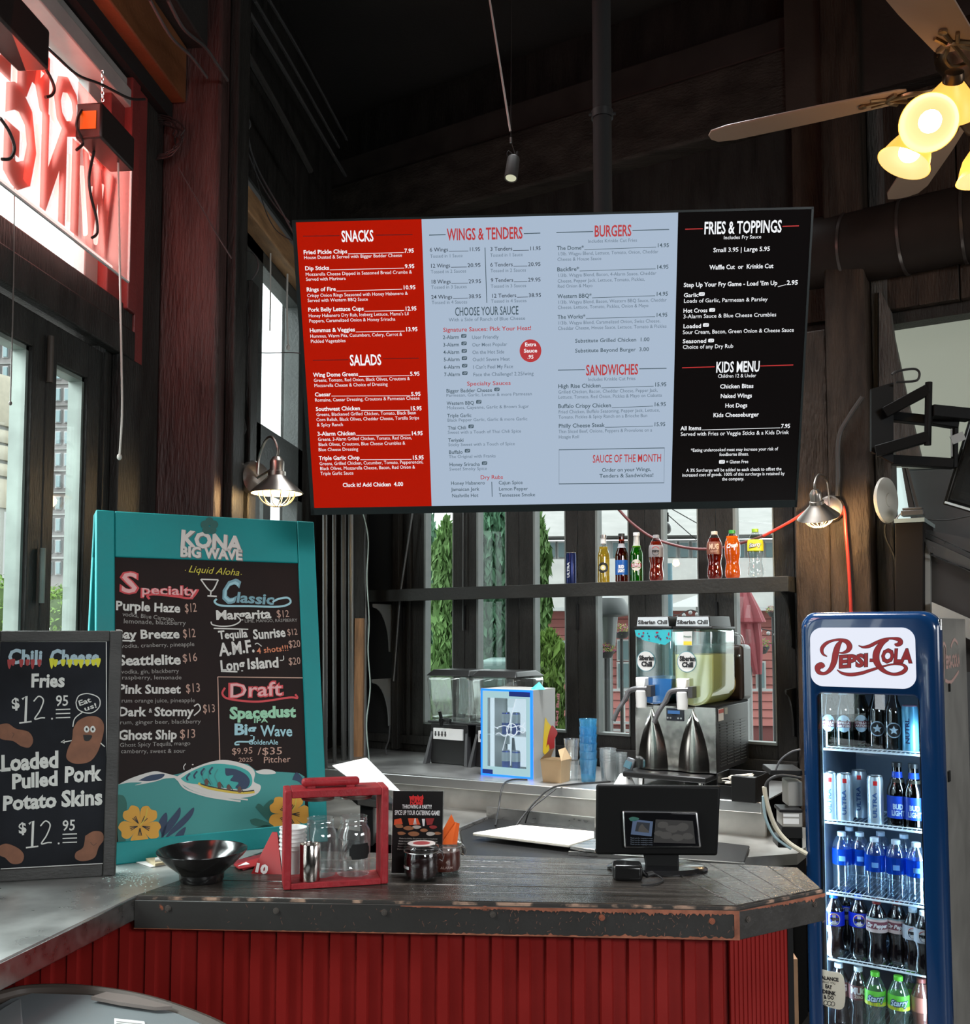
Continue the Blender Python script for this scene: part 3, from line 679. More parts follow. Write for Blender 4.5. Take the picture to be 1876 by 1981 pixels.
for t,x0,x1,y,h,off in (('Includes Fry Sauce',1399,1472,463,6.6,0.004),('Small 3.95 | Large 5.95',1379,1489,488,8.2,0.012),('Waffle Cut  or  Krinkle Cut',1372,1495,521.5,8.4,0.018),
    ('Garlic',1322,1351,575,7.6,0.016),('Loads of Garlic, Parmesan & Parsley',1322,1484,586,7.4,0.004),('Hot Cross',1321,1368,605,7.6,0.016),('3-Alarm Sauce & Blue Cheese Crumbles',1321,1501,616,7.4,0.004),
    ('Loaded',1321,1356,635,7.6,0.016),('Sour Cream, Bacon, Green Onion & Cheese Sauce',1320,1535,646.5,7.4,0.004),('Seasoned',1320,1366,664,7.6,0.016),('Choice of any Dry Rub',1320,1418,675,7.4,0.004),
    ('Children 12 & Under',1388,1462,731,6.8,0.004),('Chicken Bites',1392,1457,751.5,7.8,0.018),('Naked Wings',1393,1454,770,7.8,0.018),('Hot Dogs',1402,1445,788.5,7.8,0.018),('Kids Cheeseburger',1379,1467,807,7.8,0.018),
    ('Served with Fries or Veggie Sticks & a Kids Drink',1316,1525,843.5,7.4,0.004),('*Eating undercooked meat may increase your risk of',1336,1504,874,6.2,0.006),('foodborne illness.',1391,1448,882,6.2,0.006),('= Gluten Free',1404,1447,896.5,6.4,0.006),
    ('A 3% Surcharge will be added to each check to offset the',1327,1511,913,6.2,0.006),('increased cost of goods. 100% of this surcharge is retained by',1319,1517,922,6.2,0.006),('the company.',1396,1439,929.5,6.2,0.006)):
    TT('w',t,x0,y,x1,h,off)
item('w',"Step Up Your Fry Game - Load 'Em Up",1322,555.5,1503,'2.95',1521,551,1543,8.2,0.018)
item('w','All Items',1316,832.5,1356,'7.95',1510,828,1528,7.8,0.018)
INK['k']=glow('screen_ink_black',(0.01,0.03,0.05),1.0)
for x,y in ((1357,569),(1377,600),(1365,629),(1375,659),(1396,893.5)):badge('w',x,y,'k',1.1)
sh.flush(INK,tv)
# pole and mount
m=MB();pt_=c0+v0*0.1-n0*0.08
m.cyl((pt_.x+0.135,pt_.y+0.03,1.98+0.3),(pt_.x+0.135,pt_.y+0.03,4.75),0.024,n=18)
m.cyl((pt_.x+0.135,pt_.y+0.03,2.88),(pt_.x+0.135,pt_.y+0.03,3.2),0.021,0.021,n=12)
pole=m.build('ceiling_pole',MATBLACK);tag(pole,'black ceiling pole holding up the large menu screen','pole')
m=MB()
slabrect(m,c0,u0,v0,n0,-0.22,0.22,-0.15,0.17,-0.06,-0.046);m.build('mount_plate',MATBLACK,tv,world=True)
m=MB();m.bar(c0-n0*0.05+u0*0.12,Vector((pt_.x+0.135,pt_.y+0.03,2.34)),0.06,0.06);m.build('mount_arm',MATBLACK,tv,world=True)
m=MB();zc=3.02;cx_,cy_=pt_.x+0.135,pt_.y+0.03
m.cyl((cx_,cy_,2.925),(cx_,cy_,2.945),0.028,n=18);m.cyl((cx_-0.034,cy_-.005,2.935),(cx_+0.034,cy_-.005,2.935),0.004,n=8)
cl_=m.build('collar',mat('black_screw_collar',(0.05,0.05,0.05),0.3,0.6),pole,world=True)
# ================================================================== TEAL A-FRAME BOARD
kc,ku,kv,kn=rectpose(-0.954,2.519,1.490,0.601,-0.164,0.0)
KW,KH=0.589,0.893
teal=mat('teal_board_paint',(0.008,0.25,0.255),0.5,spec=.25,var=0.05,bump=0.05)
teal_d=mat('teal_board_edge',(0.02,0.33,0.34),0.45)
kb=thing('easel_board','teal framed chalkboard stand listing cocktails, with a surf wave picture','chalkboard',(kc.x,kc.y,ZC))
ks=Sheet(kc,ku,kv)
def kp(x,y):return ks.px(x,y)
ix0,ix1=kp(218,1076)[0],kp(581,1105)[0];ix0=(ix0+kp(228,1628)[0])/2;ix1=(ix1+kp(596,1600)[0])/2
iy1=kp(218,1077)[1];iy0=kp(228,1629)[1]
def krect(nm,x0,x1,y0,y1,d0,d1,mm,par=kb,bv=0.003):
    m=MB();slabrect(m,kc,ku,kv,kn,x0,x1,y0,y1,d0,d1);return m.build(nm,mm,par,world=True,bevel=bv)
krect('frame_stile',-KW/2,ix0,-KH/2,KH/2,-0.022,0.0,teal);krect('frame_stile',ix1,KW/2,-KH/2,KH/2,-0.022,0.0,teal)
krect('top_rail',ix0+.0005,ix1-.0005,iy1,KH/2-.0005,-0.022,-0.0008,teal);krect('bottom_rail',ix0+.0005,ix1-.0005,-KH/2,iy0,-0.022,-0.0008,teal)
krect('slate_panel',ix0,ix1,iy0,iy1,-0.016,-0.006,mat('brown_black_slate',(0.016,0.009,0.008),0.6,spec=.15,var=0.3,vscale=5),bv=0)
# rear leaf of the A
kt=kc+kv*(KH/2);
q_=kt-kn*0.03;dnv=(Vector((0,0,-1))*0.985-Vector((kn.x,kn.y,0)).normalized()*0.175).normalized();Lr=(q_.z-ZC-.002)/-dnv.z
m=MB();a=q_-ku*(KW/2);b=q_+ku*(KW/2);bn=kn*-0.02
for s0_,s1_ in ((0,0.06),(KW-0.06,KW)):
    p0,p1=a+ku*s0_,a+ku*s1_;m.hexa([p0,p1,p1+bn,p0+bn],[p+dnv*Lr for p in (p0,p1,p1+bn,p0+bn)])
m.hexa([a,b,b+bn,a+bn],[p+dnv*0.12 for p in (a,b,b+bn,a+bn)])
m.hexa([p+dnv*(Lr-.1) for p in (a,b,b+bn,a+bn)],[p+dnv*(Lr-.03) for p in (a,b,b+bn,a+bn)])
m.build('rear_leaf',teal_d,kb,world=True,bevel=0.003)
# feet so that it stands on the counter
m=MB()
for x in (-KW/2+0.03,KW/2-0.03):
    m=MB();p=kc+ku*x-kv*(KH/2)-kn*0.011;m.bar(p,(p.x,p.y,ZC),0.03,0.018);m.build('foot',teal_d,kb,world=True)
ks.lift=-0.0045
KI={'white':mat('chalk_white',(0.66,0.66,0.62),0.8),'pale':mat('chalk_dim_white',(0.33,0.32,0.30),0.8),'pink':mat('chalk_red_outline',(0.62,0.075,0.085),0.8),'rose':mat('chalk_rose',(0.75,0.42,0.42),0.8),
      'peach':mat('chalk_peach',(0.52,0.33,0.26),0.8),'orange':mat('chalk_orange',(0.70,0.25,0.13),0.8),'blue':mat('chalk_blue',(0.19,0.36,0.42),0.8),'lblue':mat('chalk_light_blue',(0.34,0.58,0.64),0.8),
      'yellow':mat('chalk_yellow',(0.62,0.55,0.07),0.8),'green':mat('chalk_mint',(0.32,0.62,0.42),0.8),'logo':mat('logo_off_white',(0.62,0.60,0.56),0.6),'logosh':mat('logo_brown_shadow',(0.20,0.19,0.18),0.7),
      'sea':mat('print_sea_teal',(0.035,0.26,0.245),0.6),'foam':mat('print_foam_white',(0.62,0.62,0.58),0.6),'navy':mat('print_navy',(0.012,0.035,0.085),0.6),'seag':mat('print_sea_green',(0.03,0.36,0.33),0.6),
      'gold':mat('print_hibiscus_gold',(0.66,0.33,0.03),0.6),'leafg':mat('print_leaf_green',(0.008,0.115,0.09),0.6),'brown':mat('print_brown',(0.10,0.045,0.03),0.6),'golden':mat('print_golden',(0.62,0.46,0.05),0.6),
      'dteal':mat('print_dark_clover',(0.006,0.10,0.085),0.5),'black':mat('print_black',(0.01,0.01,0.01),0.6)}
def hand(ink,t,x0,y0,x1,y1,h,off=0.02,shear=0.0,jit=0.035,S=None,lift=None):(S or ks).text(ink,t,x0,y0,x1,h,y1,off=off,shear=shear,jit=jit,lift=lift)
# logo on the top rail
for dx,dy,ink,lf in ((1.6,1.6,'logosh',0.0004),(0,0,'logo',0.0009)):
    ks.text(ink,'KONA',348+dx,1054+dy,466+dx,28,1067+dy,off=0.045,lift=lf);ks.text(ink,'BIG WAVE',348+dx,1076+dy,468+dx,19,1083+dy,off=0.045,lift=lf)
for k in range(5):
    t=math.radians(90+72*k);cx_,cy_=405+9.5*math.cos(t),1018-9.5*math.sin(t)
    ks.blob('dteal',[(cx_+8*math.cos(q),cy_-8*math.sin(q)) for q in [j*math.pi/4 for j in range(8)]],lift=0.0012+k*0.0001,n=3)
hand('yellow','Liquid Aloha',364,1106,463,1113,13,0.0,0.35,0.02);hand('yellow','.',358,1103,361,1103,6);hand('yellow','.',466,1111,469,1111,6)
# headings
hand('pink','S',232,1145,268,1147,39,0.05,0,0,lift=-0.0048);hand('pink','pecialty',272,1149,384,1152,18,0.045,0,0.02,lift=-0.0048)
hand('rose','S',234,1144,266,1146,37,0.02,0,0);hand('rose','pecialty',274,1148,382,1151,17,0.01,0,0.0)
ks.curve('pink',[(290,1158),(286,1152),(300,1149),(340,1153),(370,1156),(384,1140)],4.5)
hand('blue','C',425,1162,455,1166,44,0.045,0.2,0);hand('blue','lassic',457,1164,530,1169,19,0.03,0.1,0.03)
hand('lblue','C',427,1161,453,1165,41,0.0,0.2,0,lift=-0.0042)
ks.curve('lblue',[(420,1158),(416,1164),(430,1171),(480,1172),(540,1173),(562,1166),(558,1156),(540,1158),(528,1164)],4)
ks.curve('white',[(390,1120),(423,1121)],2.6);ks.curve('white',[(389,1120),(409,1143),(423,1121)],2.6);ks.line('white',[(409,1142),(408,1152)],2.6);ks.line('white',[(402,1152),(420,1153)],3)
L3=[('Purple Haze',224,1179,349,1184,17),('Bay Breeze',224,1235,348,1234,17),('Seattlelite',229,1287,350,1284,19),('Pink Sunset',228,1341,350,1341,17),('Dark',229,1385,281,1385,17),('Stormy',299,1385,374,1384,17),('Ghost Ship',229,1431,343,1429,18),
      ('Margarita',418,1198,525,1195,17),('Tequila',424,1236,480,1232,15),('Sunrise',491,1236,554,1231,18),('A.M.F.',426,1268,494,1260,24),('Long',427,1298,474,1294,20),('Island',479,1294,541,1290,20)]
for t,x0,y0,x1,y1,h in L3:hand('white',t,x0,y0,x1,y1,h,0.03)
hand('white','&',288,1378,295,1378,8,0.01)
for t,x0,y0,x1,y1,h in (('$12',358,1184,382,1183,17),('$12',355,1234,380,1232,17),('$16',354,1281,383,1278,16),('$13',360,1340,389,1338,17),('$13',393,1379,418,1377,16),('$13',348,1428,380,1427,17),
    ('$12',536,1194,561,1193,14),('$12',557,1229,577,1227,12),('$20',559,1253,583,1251,14),('$20',559,1286,583,1284,14)):hand('peach',t,x0,y0,x1,y1,h,0.0)
for t,x0,y0,x1,y1,h in (('vodka, Blue Caracao,',237,1191,339,1201,8),('lemonade, blackberry',239,1205,360,1209,9),('vodka, cranberry, pineapple',235,1253,377,1249,8),('vodka, gin, blackberry',235,1303,347,1301,8),('raspberry, lemonade',236,1314,352,1314,8),
    ('rum orange juice, pineapple',235,1359,378,1358,8),('rum, ginger beer, blackberry',232,1401,389,1399,8),('Ghost Spicy Tequila, mango',232,1445,369,1441,8),('camberry, sweet & sour',234,1457,359,1456,8),('LIME, MANGO, RASPBERRY',474,1204,576,1202,6)):
    hand('pale',t,x0,y0,x1,y1,h,0.0)
hand('orange','4 shots!!!',498,1264,560,1258,11,0.01)
ks.curve('white',[(409,1202),(412,1208),(430,1211),(452,1209),(466,1200),(458,1190)],2.4);ks.line('white',[(414,1215),(481,1217)],2.4)
ks.curve('white',[(228,1229),(232,1238),(262,1239)],3);ks.line('white',[(428,1298),(460,1299)],3);ks.curve('white',[(376,1384),(388,1372),(384,1362),(376,1366)],2.4)
ks.curve('white',[(507,1250),(499,1244),(494,1246)],1.6);ks.curve('white',[(549,1268),(549,1276),(542,1277)],1.6)
# draft box
ks.line('peach',[(422,1309),(587,1311)],1.8);ks.line('peach',[(422,1309),(426,1476)],1.8)
hand('pink','Draft',441,1350,548,1345,28,0.045,0.05,lift=-0.0048);hand('rose','Draft',443,1349,546,1344,26,0.01,0.05,0)
ks.curve('pink',[(436,1330),(431,1342),(445,1352),(500,1357),(560,1349),(576,1350),(572,1343)],4)
hand('green','Spacedust',445,1390,572,1386,21,0.045);hand('green','IPA',491,1398,519,1397,8,0.02)
hand('lblue','Big',453,1421,495,1420,20,0.035);hand('lblue','Wave',505,1424,566,1424,20,0.02);hand('lblue','GoldenAle',481,1440,539,1440,9,0.015)
ks.curve('lblue',[(492,1424),(488,1434),(460,1435),(456,1440),(464,1440)],3)
hand('peach','$9.95',449,1460,490,1457,12,0.0);hand('peach','/$35',499,1460,548,1459,14,0.0);hand('peach','2025',462,1474,490,1473,8,0.0);hand('peach','Pitcher',510,1476,563,1474,12,0.0)
ks.curve('white',[(360,1477),(356,1483),(357,1489)],1.6);ks.line('white',[(372,1479),(375,1479)],2);ks.curve('white',[(371,1486),(375,1488),(377,1485)],1.4)
# wave print: sea, crest, canoe, flowers
ks.blob('sea',[(228,1518),(250,1513),(272,1505),(300,1497),(330,1500),(350,1496),(395,1480),(440,1474),(480,1478),(495,1490),(520,1492),(560,1494),(580,1496),(590,1502),(592,1625),(400,1627),(229,1629)],lift=-0.0047,soft=False)
ks.blob('foam',[(229,1518),(250,1507),(275,1498),(300,1492),(322,1496),(345,1502),(352,1504),(320,1506),(300,1512),(262,1519),(275,1514),(250,1514)],lift=-0.0043)
ks.blob('navy',[(268,1510),(290,1500),(318,1497),(312,1506),(290,1511)],lift=-0.004)
ks.blob('foam',[(338,1505),(365,1490),(400,1476),(430,1470),(460,1474),(486,1484),(494,1496),(492,1512),(505,1520),(500,1534),(480,1542),(440,1545),(400,1538),(370,1528),(350,1515)],lift=-0.0041)
ks.blob('seag',[(350,1506),(375,1490),(410,1478),(450,1480),(478,1490),(488,1504),(486,1520),(470,1527),(430,1524),(390,1518),(362,1514)],lift=-0.0037)
ks.blob('navy',[(436,1486),(456,1488),(476,1498),(484,1512),(476,1526),(456,1524),(462,1514),(446,1510),(452,1500),(438,1500)],lift=-0.0033)
for x,y in ((368,1496),(382,1492),(396,1486),(412,1484)):ks.curve('navy',[(x,y),(x-6,y+8),(x-4,y+14)],3.4,lift=-0.0031)
for x in (398,410,422):ks.curve('sea',[(x,1488),(x-6,1502),(x+2,1518)],2.4,lift=-0.0031)
ks.curve('foam',[(346,1510),(360,1526),(400,1540),(450,1548),(466,1550)],3.4,lift=-0.003);ks.curve('foam',[(365,1518),(400,1530),(440,1542),(480,1547)],3,lift=-0.003)
ks.blob('foam',[(495,1492),(512,1488),(528,1490),(534,1496),(515,1498),(500,1496)],lift=-0.0036)
ks.curve('golden',[(384,1515),(402,1524),(440,1531),(470,1534),(493,1532)],4.6,lift=-0.0027);ks.curve('black',[(388,1516),(404,1521),(440,1528),(470,1531),(492,1529)],2.2,lift=-0.0024)
for x,y in ((400,1513),(425,1519),(443,1524),(464,1528)):
    ks.blob('brown',[(x-3,y+5),(x-4,y-3),(x,y-7),(x+3,y-3),(x+3,y+5)],lift=-0.0022);ks.line('black',[(x+3,y-3),(x+8,y+5)],1.2,lift=-0.002)
def hib(cx,cy,r,a0=0.3):
    for k in range(5):
        t=a0+2*math.pi*k/5
        ks.blob('gold',[(cx,cy),(cx+r*.8*math.cos(t-.55),cy+r*.8*math.sin(t-.55)),(cx+r*1.02*math.cos(t-.25),cy+r*1.02*math.sin(t-.25)),(cx+r*.95*math.cos(t),cy+r*.95*math.sin(t)),(cx+r*1.05*math.cos(t+.25),cy+r*1.05*math.sin(t+.25)),(cx+r*.8*math.cos(t+.6),cy+r*.8*math.sin(t+.6))],lift=-0.0034+0.0003*k)
        for dt in (-.16,.02,.2):ks.curve('black',[(cx+r*.12*math.cos(t),cy+r*.12*math.sin(t)),(cx+r*.5*math.cos(t+dt),cy+r*.5*math.sin(t+dt))],1.5,lift=-0.0016)
    ks.curve('golden',[(cx,cy),(cx+r*.25,cy-r*.35),(cx+r*.35,cy-r*.85)],2.2,lift=-0.0013)
ks.blob('leafg',[(228,1537),(240,1540),(246,1556),(243,1580),(236,1600),(244,1628),(229,1628)],lift=-0.004)
hib(271,1597,40);hib(560,1575,40,0.0)
for p in ([(312,1622),(318,1600),(340,1572),(349,1562),(348,1580),(330,1606)],[(318,1624),(332,1604),(356,1580),(375,1562),(372,1578),(350,1602)],[(316,1622),(308,1600),(310,1585),(322,1572),(324,1590)],[(334,1625),(345,1610),(360,1600),(352,1622)]):
    ks.blob('navy',p,lift=-0.0036)
for p in ([(478,1610),(500,1600),(520,1596),(545,1612),(545,1617),(478,1616)],[(484,1586),(500,1584),(536,1600),(516,1602),(490,1596)],[(495,1562),(505,1556),(540,1596),(520,1588)],[(510,1560),(530,1548),(545,1596),(530,1586)]):
    ks.blob('leafg',p,lift=-0.0036)
ks.blob('navy',[(566,1508),(578,1512),(588,1520),(586,1506),(574,1494)],lift=-0.0036)
ks.flush(KI,kb)
# ================================================================== CHILI CHEESE CHALKBOARD
g0,g1=atz(0,1707,ZC),atz(222,1694,ZC)
gu=(g1-g0).normalized();gn=Vector((gu.y,-gu.x,0));gv=(Vector((0,0,1))-gn*0.05).normalized();gn=gu.cross(gv).normalized()
cb=thing('framed_chalkboard','black framed chalkboard with potato drawings and two twelve dollar prices','chalkboard',tuple(g1-gu*0.15))
gs=Sheet(g1,gu,gv)
gh=gs.px(227,1220)[1];gw=-gs.px(-45,1700)[0]
fm=mat('charcoal_frame_wood',(0.055,0.053,0.05),0.55,var=0.3,vscale=6,stretch=(1,1,3),bump=0.3)
fi=gs.px(204,1500)[0];ft=gs.px(150,1241)[1];fb=gs.px(205,1672)[1]
def grect(nm,x0,x1,y0,y1,d0,d1,mm,bv=0.0025):
    m=MB();slabrect(m,g1,gu,gv,gn,x0,x1,y0,y1,d0,d1);return m.build(nm,mm,cb,world=True,bevel=bv)
t_=-fi
grect('frame_stile',-t_,0,0,gh,-0.022,0,fm);grect('frame_stile',-gw,-gw+t_,0,gh,-0.022,0,fm)
grect('frame_rail',-gw+t_+.0004,-t_-.0004,ft,gh,-0.022,-0.0006,fm);grect('frame_rail',-gw+t_+.0004,-t_-.0004,0,fb,-0.022,-0.0006,fm)
grect('chalk_surface',-gw+t_-.004,-t_+.004,fb-.004,ft+.004,-0.016,-0.008,mat('chalk_slate_black',(0.013,0.014,0.018),0.6,spec=.15,var=0.5,vscale=6),0)
grect('backing',-gw+.02,-.02,.02,gh-.02,-0.04,-0.0225,MATBLACK,0)
gs.lift=-0.0068
GI=dict(KI);GI['potato']=mat('chalk_potato_brown',(0.22,0.095,0.055),0.8,var=0.15,vscale=40);GI['chilired']=mat('chalk_chili_red',(0.36,0.05,0.05),0.8);GI['cheese']=mat('chalk_cheese_yellow',(0.65,0.62,0.04),0.8);GI['bluew']=mat('chalk_blue_white',(0.38,0.50,0.56),0.8)
GH=lambda ink,t,x0,y0,x1,y1,h,off=0.03,jit=0.03,lift=None:gs.text(ink,t,x0,y0,x1,h,y1,off=off,jit=jit,lift=lift)
GH('bluew','Chili',14,1284,80,1284,26,0.04);GH('bluew','Cheese',95,1284,191,1284,26,0.045)
for x,y,l in ((17,1284,10),(24,1283,5),(40,1284,7),(52,1284,4),(62,1284,11),(75,1284,6)):gs.blob('chilired',[(x-4,y-8),(x+4,y-8),(x+3,y+l*.4),(x,y+l),(x-3,y+l*.4)],n=3,lift=-0.0062)
for x,y,l in ((99,1282,12),(106,1284,6),(121,1284,5),(134,1284,8),(146,1284,4),(156,1284,9),(168,1284,5),(180,1284,4),(189,1282,9)):gs.blob('cheese',[(x-5,y-8),(x+5,y-8),(x+3,y+l*.4),(x,y+l),(x-3,y+l*.4)],n=3,lift=-0.0062)
GH('white','Fries',58,1329,124,1328,25,0.035)
def price(dx,y):
    GH('white','$',22+dx,y-25,38+dx,y-27,20,0.03)
    gs.line('white',[(42+dx,y-44),(50+dx,y-50),(48+dx,y)],4.6);gs.line('white',[(36+dx,y+2),(60+dx,y-1)],3)
    gs.curve('white',[(64+dx,y-40),(74+dx,y-50),(83+dx,y-42),(76+dx,y-22),(66+dx,y-6),(78+dx,y-8),(86+dx,y-8)],2.6)
    gs.blob('white',[(98+dx,y-8),(101+dx,y-8),(101+dx,y-5),(98+dx,y-5)],n=2)
    GH('white','95',106+dx,y-31,132+dx,y-32,20,0.01)
    for k in range(3):gs.line('white',[(107+dx,y-24+k*8),(135+dx,y-25+k*8)],2.2)
price(0,1397);price(13,1639)
GH('white','Loaded',0,1492,112,1484,30,0.04);GH('white','Pulled',21,1526,111,1519,27,0.04);GH('white','Pork',123,1514,193,1510,29,0.04)
GH('white','Potato',3,1568,108,1561,27,0.04);GH('white','Skins',118,1561,197,1556,29,0.04)
gs.line('white',[(-3,1491),(12,1491)],3.5)
gs.line('white',[(205,1241),(206,1670)],1.8);gs.line('white',[(-15,1241),(205,1241)],1.5);gs.line('white',[(0,1682),(206,1671)],1.8)
gs.curve('white',[(146,1359),(152,1346),(170,1342),(190,1350),(192,1366),(180,1378),(164,1379),(150,1372)],2.0,close=True);gs.curve('white',[(160,1377),(144,1390),(140,1406)],2.0)
GH('white','Eat',152,1366,176,1358,10,0.02,0.02);GH('white','us!',163,1376,188,1368,9,0.02,0.02)
gs.blob('potato',[(140,1412),(150,1395),(170,1386),(190,1388),(200,1402),(198,1425),(188,1455),(172,1474),(145,1478),(128,1468),(130,1450),(138,1432)])
for x,y in ((167,1411),(179,1411)):
    gs.blob('white',[(x+5.5*math.cos(k),y+6.5*math.sin(k)) for k in range(6)],lift=-0.0062,n=3);gs.blob('black',[(x+2.2*math.cos(k),y+2.8*math.sin(k)) for k in range(6)],lift=-0.0057,n=2)
gs.blob('black',[(160,1422),(177,1423),(172,1433),(163,1433)],lift=-0.006)
gs.line('white',[(138,1433),(122,1436)],2);gs.line('white',[(124,1432),(117,1436),(124,1438)],1.6);gs.line('white',[(194,1438),(202,1445)],2)
gs.blob('potato',[(-2,1402),(14,1400),(30,1410),(54,1416),(63,1432),(56,1446),(40,1444),(24,1434),(-2,1428)])
gs.curve('brown',[(22,1428),(26,1420),(22,1418)],1.2,lift=-0.006)
gs.blob('potato',[(164,1618),(180,1609),(196,1611),(200,1625),(190,1640),(182,1660),(160,1667),(145,1662),(146,1650),(160,1640)])
gs.curve('brown',[(174,1630),(180,1636),(186,1632)],1.2,lift=-0.006)
gs.blob('potato',[(-2,1637),(12,1633),(34,1642),(45,1655),(40,1670),(22,1672),(8,1660),(-2,1655)])
gs.flush(GI,cb)
# ================================================================== SMALL THINGS ON THE COUNTER
ORD=('lowest','second','third','fourth','fifth','sixth','seventh')
# black bowl
m=MB();pc=atz(390,1703,ZC)
m.lathe([(0.001,0.0),(0.046,0.0),(0.049,0.004),(0.050,0.018),(0.056,0.024),(0.078,0.042),(0.094,0.058),(0.101,0.068),(0.1005,0.0695),(0.098,0.068),(0.088,0.054),(0.062,0.030),(0.03,0.014),(0.001,0.012)],n=56)
o=m.build('bowl',mat('glossy_black_melamine',(0.010,0.010,0.010),0.16,bump=0.05,bscale=20,spec=0.6));o.location=pc
tag(o,'empty glossy black bowl with flared rim on the counter','bowl')
# loose papers and red leaflets behind the bowl
def card(name,pts,z,th,mm,label,cat,lift=None,bev=0.0):
    P=[atz(x,y,z) for x,y in pts];m=MB();m.slab([p for p in P],th,(0,0,1));o=m.build(name,mm,bevel=bev);tag(o,label,cat);return o
card('paper_sheet',[(262,1668),(300,1660),(330,1672),(292,1678)],ZC,0.001,PAPER,'white paper slip lying at the foot of the teal board','paper')
card('card_pack',[(280,1664),(318,1657),(345,1667),(300,1676)],ZC+.0015,0.006,mat('cream_card',(0.60,0.50,0.32),0.6),'small cream card pack under the teal board left of the bowl','card')
m=MB();a=atz(300,1666,ZC+.008);m.cyl(a,a+Vector((0.045,0.02,0.003)),0.008,n=12);o=m.build('marker_pen',WHITE);tag(o,'white marker pen lying on the cream cards','pen')
redp=mat('red_gloss_print',(0.36,0.012,0.016),0.4);redd=mat('dark_red_print',(0.20,0.012,0.02),0.4)
card('leaflet',[(448,1668),(520,1650),(545,1662),(470,1684)],ZC,0.002,redd,'dark red leaflet flat on the counter right of the bowl','leaflet')
card('leaflet',[(452,1674),(515,1657),(535,1670),(462,1682)],ZC+.0025,0.002,redp,'red leaflet with a white stripe on top of the dark red one','leaflet')
card('paper_sheet',[(470,1671),(476,1668),(483,1672),(460,1676)],ZC+.005,0.0008,PAPER,'small white sticker on the red leaflets beside the bowl','paper')
m=MB();pa=atz(486,1690,ZC);pb=atz(545,1692,ZC)
bk=Vector((-0.01,0.05,0));top=(pa+pb)/2+bk*1.1+Vector((0.012,0,0.085))
m.slab([pa,pb,top+Vector((0.006,0,0)),top-Vector((0.006,0,0))],0.0015,bk+Vector((0,0,0.03)));m.slab([pa+bk*2.2,pb+bk*2.2,top+Vector((0.006,0,0)),top-Vector((0.006,0,0))],0.0015,bk+Vector((0,0,0.03)))
sg=thing('number_sign','folded red table sign with a white 10, left of the red crate','sign',tuple(pa));m.build('folded_card',redp,sg,world=True)
tu=(pb-pa).normalized();tv_=((top-(pa+pb)/2)).normalized();ns=Sheet(pa,tu,tv_-tu*tv_.dot(tu),lift=0.0014)
V,Fc,wd=lay('10',0.06);ns.raw('w',[(0.004+x/wd*0.034-y*.0,0.006+y*0.019-x/wd*.006) for x,y in V],Fc);ns.flush({'w':PAPER},sg)
# stack of white cups left inside/behind the crate
wc=atz(566,1694,ZC);wst=[]
for i in range(6):
    m=MB();m.lathe([(0.022,0),(0.030,0.060),(0.032,0.062),(0.032,0.064),(0.029,0.064),(0.021,0.002)],n=24,caps=False);m.lathe([(0.0215,0.0),(0.0215,0.001)],n=24)
    if i==0:me0=m.build('paper_cup',WHITE);o=me0
    else:o=me0.copy();C.objects.link(o)
    o.location=wc+Vector((0,0,0.0095*i));tag(o,ORD[i]+' white cup from the bottom of the nested stack behind the red crate','cup','white cups nested behind the crate')
# ---- red crate with jars
A=atz(548,1723,ZC);B=atz(751,1710,ZC);cu=(B-A).normalized();cyaw=math.atan2(cu.y,cu.x);CWd=(B-A).length;CD=0.085
cH=at(650,1527,A,(cu.y,-cu.x,0)).z-ZC
cr_=thing('wooden_crate','red painted open wooden carrier holding glass jars','crate',tuple(A),cyaw)
rw=mat('red_crate_paint',(0.30,0.018,0.024),0.5,spec=.3,var=0.15,vscale=10,stretch=(2,2,1),bump=0.35,bscale=40)
t=0.0165
MB().bb(0,t,0,CD,0,cH).build('side_board',rw,cr_,bevel=0.003);MB().bb(CWd-t,CWd,0,CD,0,cH).build('side_board',rw,cr_,bevel=0.003)
MB().bb(t,CWd-t,0.0005,CD,cH-t,cH).build('top_board',rw,cr_,bevel=0.0015);MB().bb(t,CWd-t,0.0005,CD,0,0.013).build('bottom_board',rw,cr_,bevel=0.0015)
hx0,hx1=CWd*0.17,CWd*0.73
m=MB();m.bb(hx0,hx1,CD*0.30,CD*0.62,cH+0.003,cH+0.021);m.build('handle',rw,cr_,bevel=0.007,seg=3)
m=MB();m.bb(hx0+.012,hx0+.03,CD*.34,CD*.58,cH,cH+.004);m.build('handle_block',rw,cr_);m=MB();m.bb(hx1-.03,hx1-.012,CD*.34,CD*.58,cH,cH+.004);m.build('handle_block',rw,cr_)
for fx in (0.33,0.70):
    m=MB();m.lathe([(0.001,0),(0.036,0),(0.037,-0.002),(0.036,-0.004),(0.0375,-0.006),(0.036,-0.010),(0.030,-0.010),(0.030,-0.003),(0.001,-0.003)],c=(CWd*fx,CD*0.5,cH-t-0.0005),n=36)
    m.build('jar_lid',mat('lid_tin',(0.5,0.46,0.42),0.3,1.0),cr_)
JM=TR(A,cyaw)
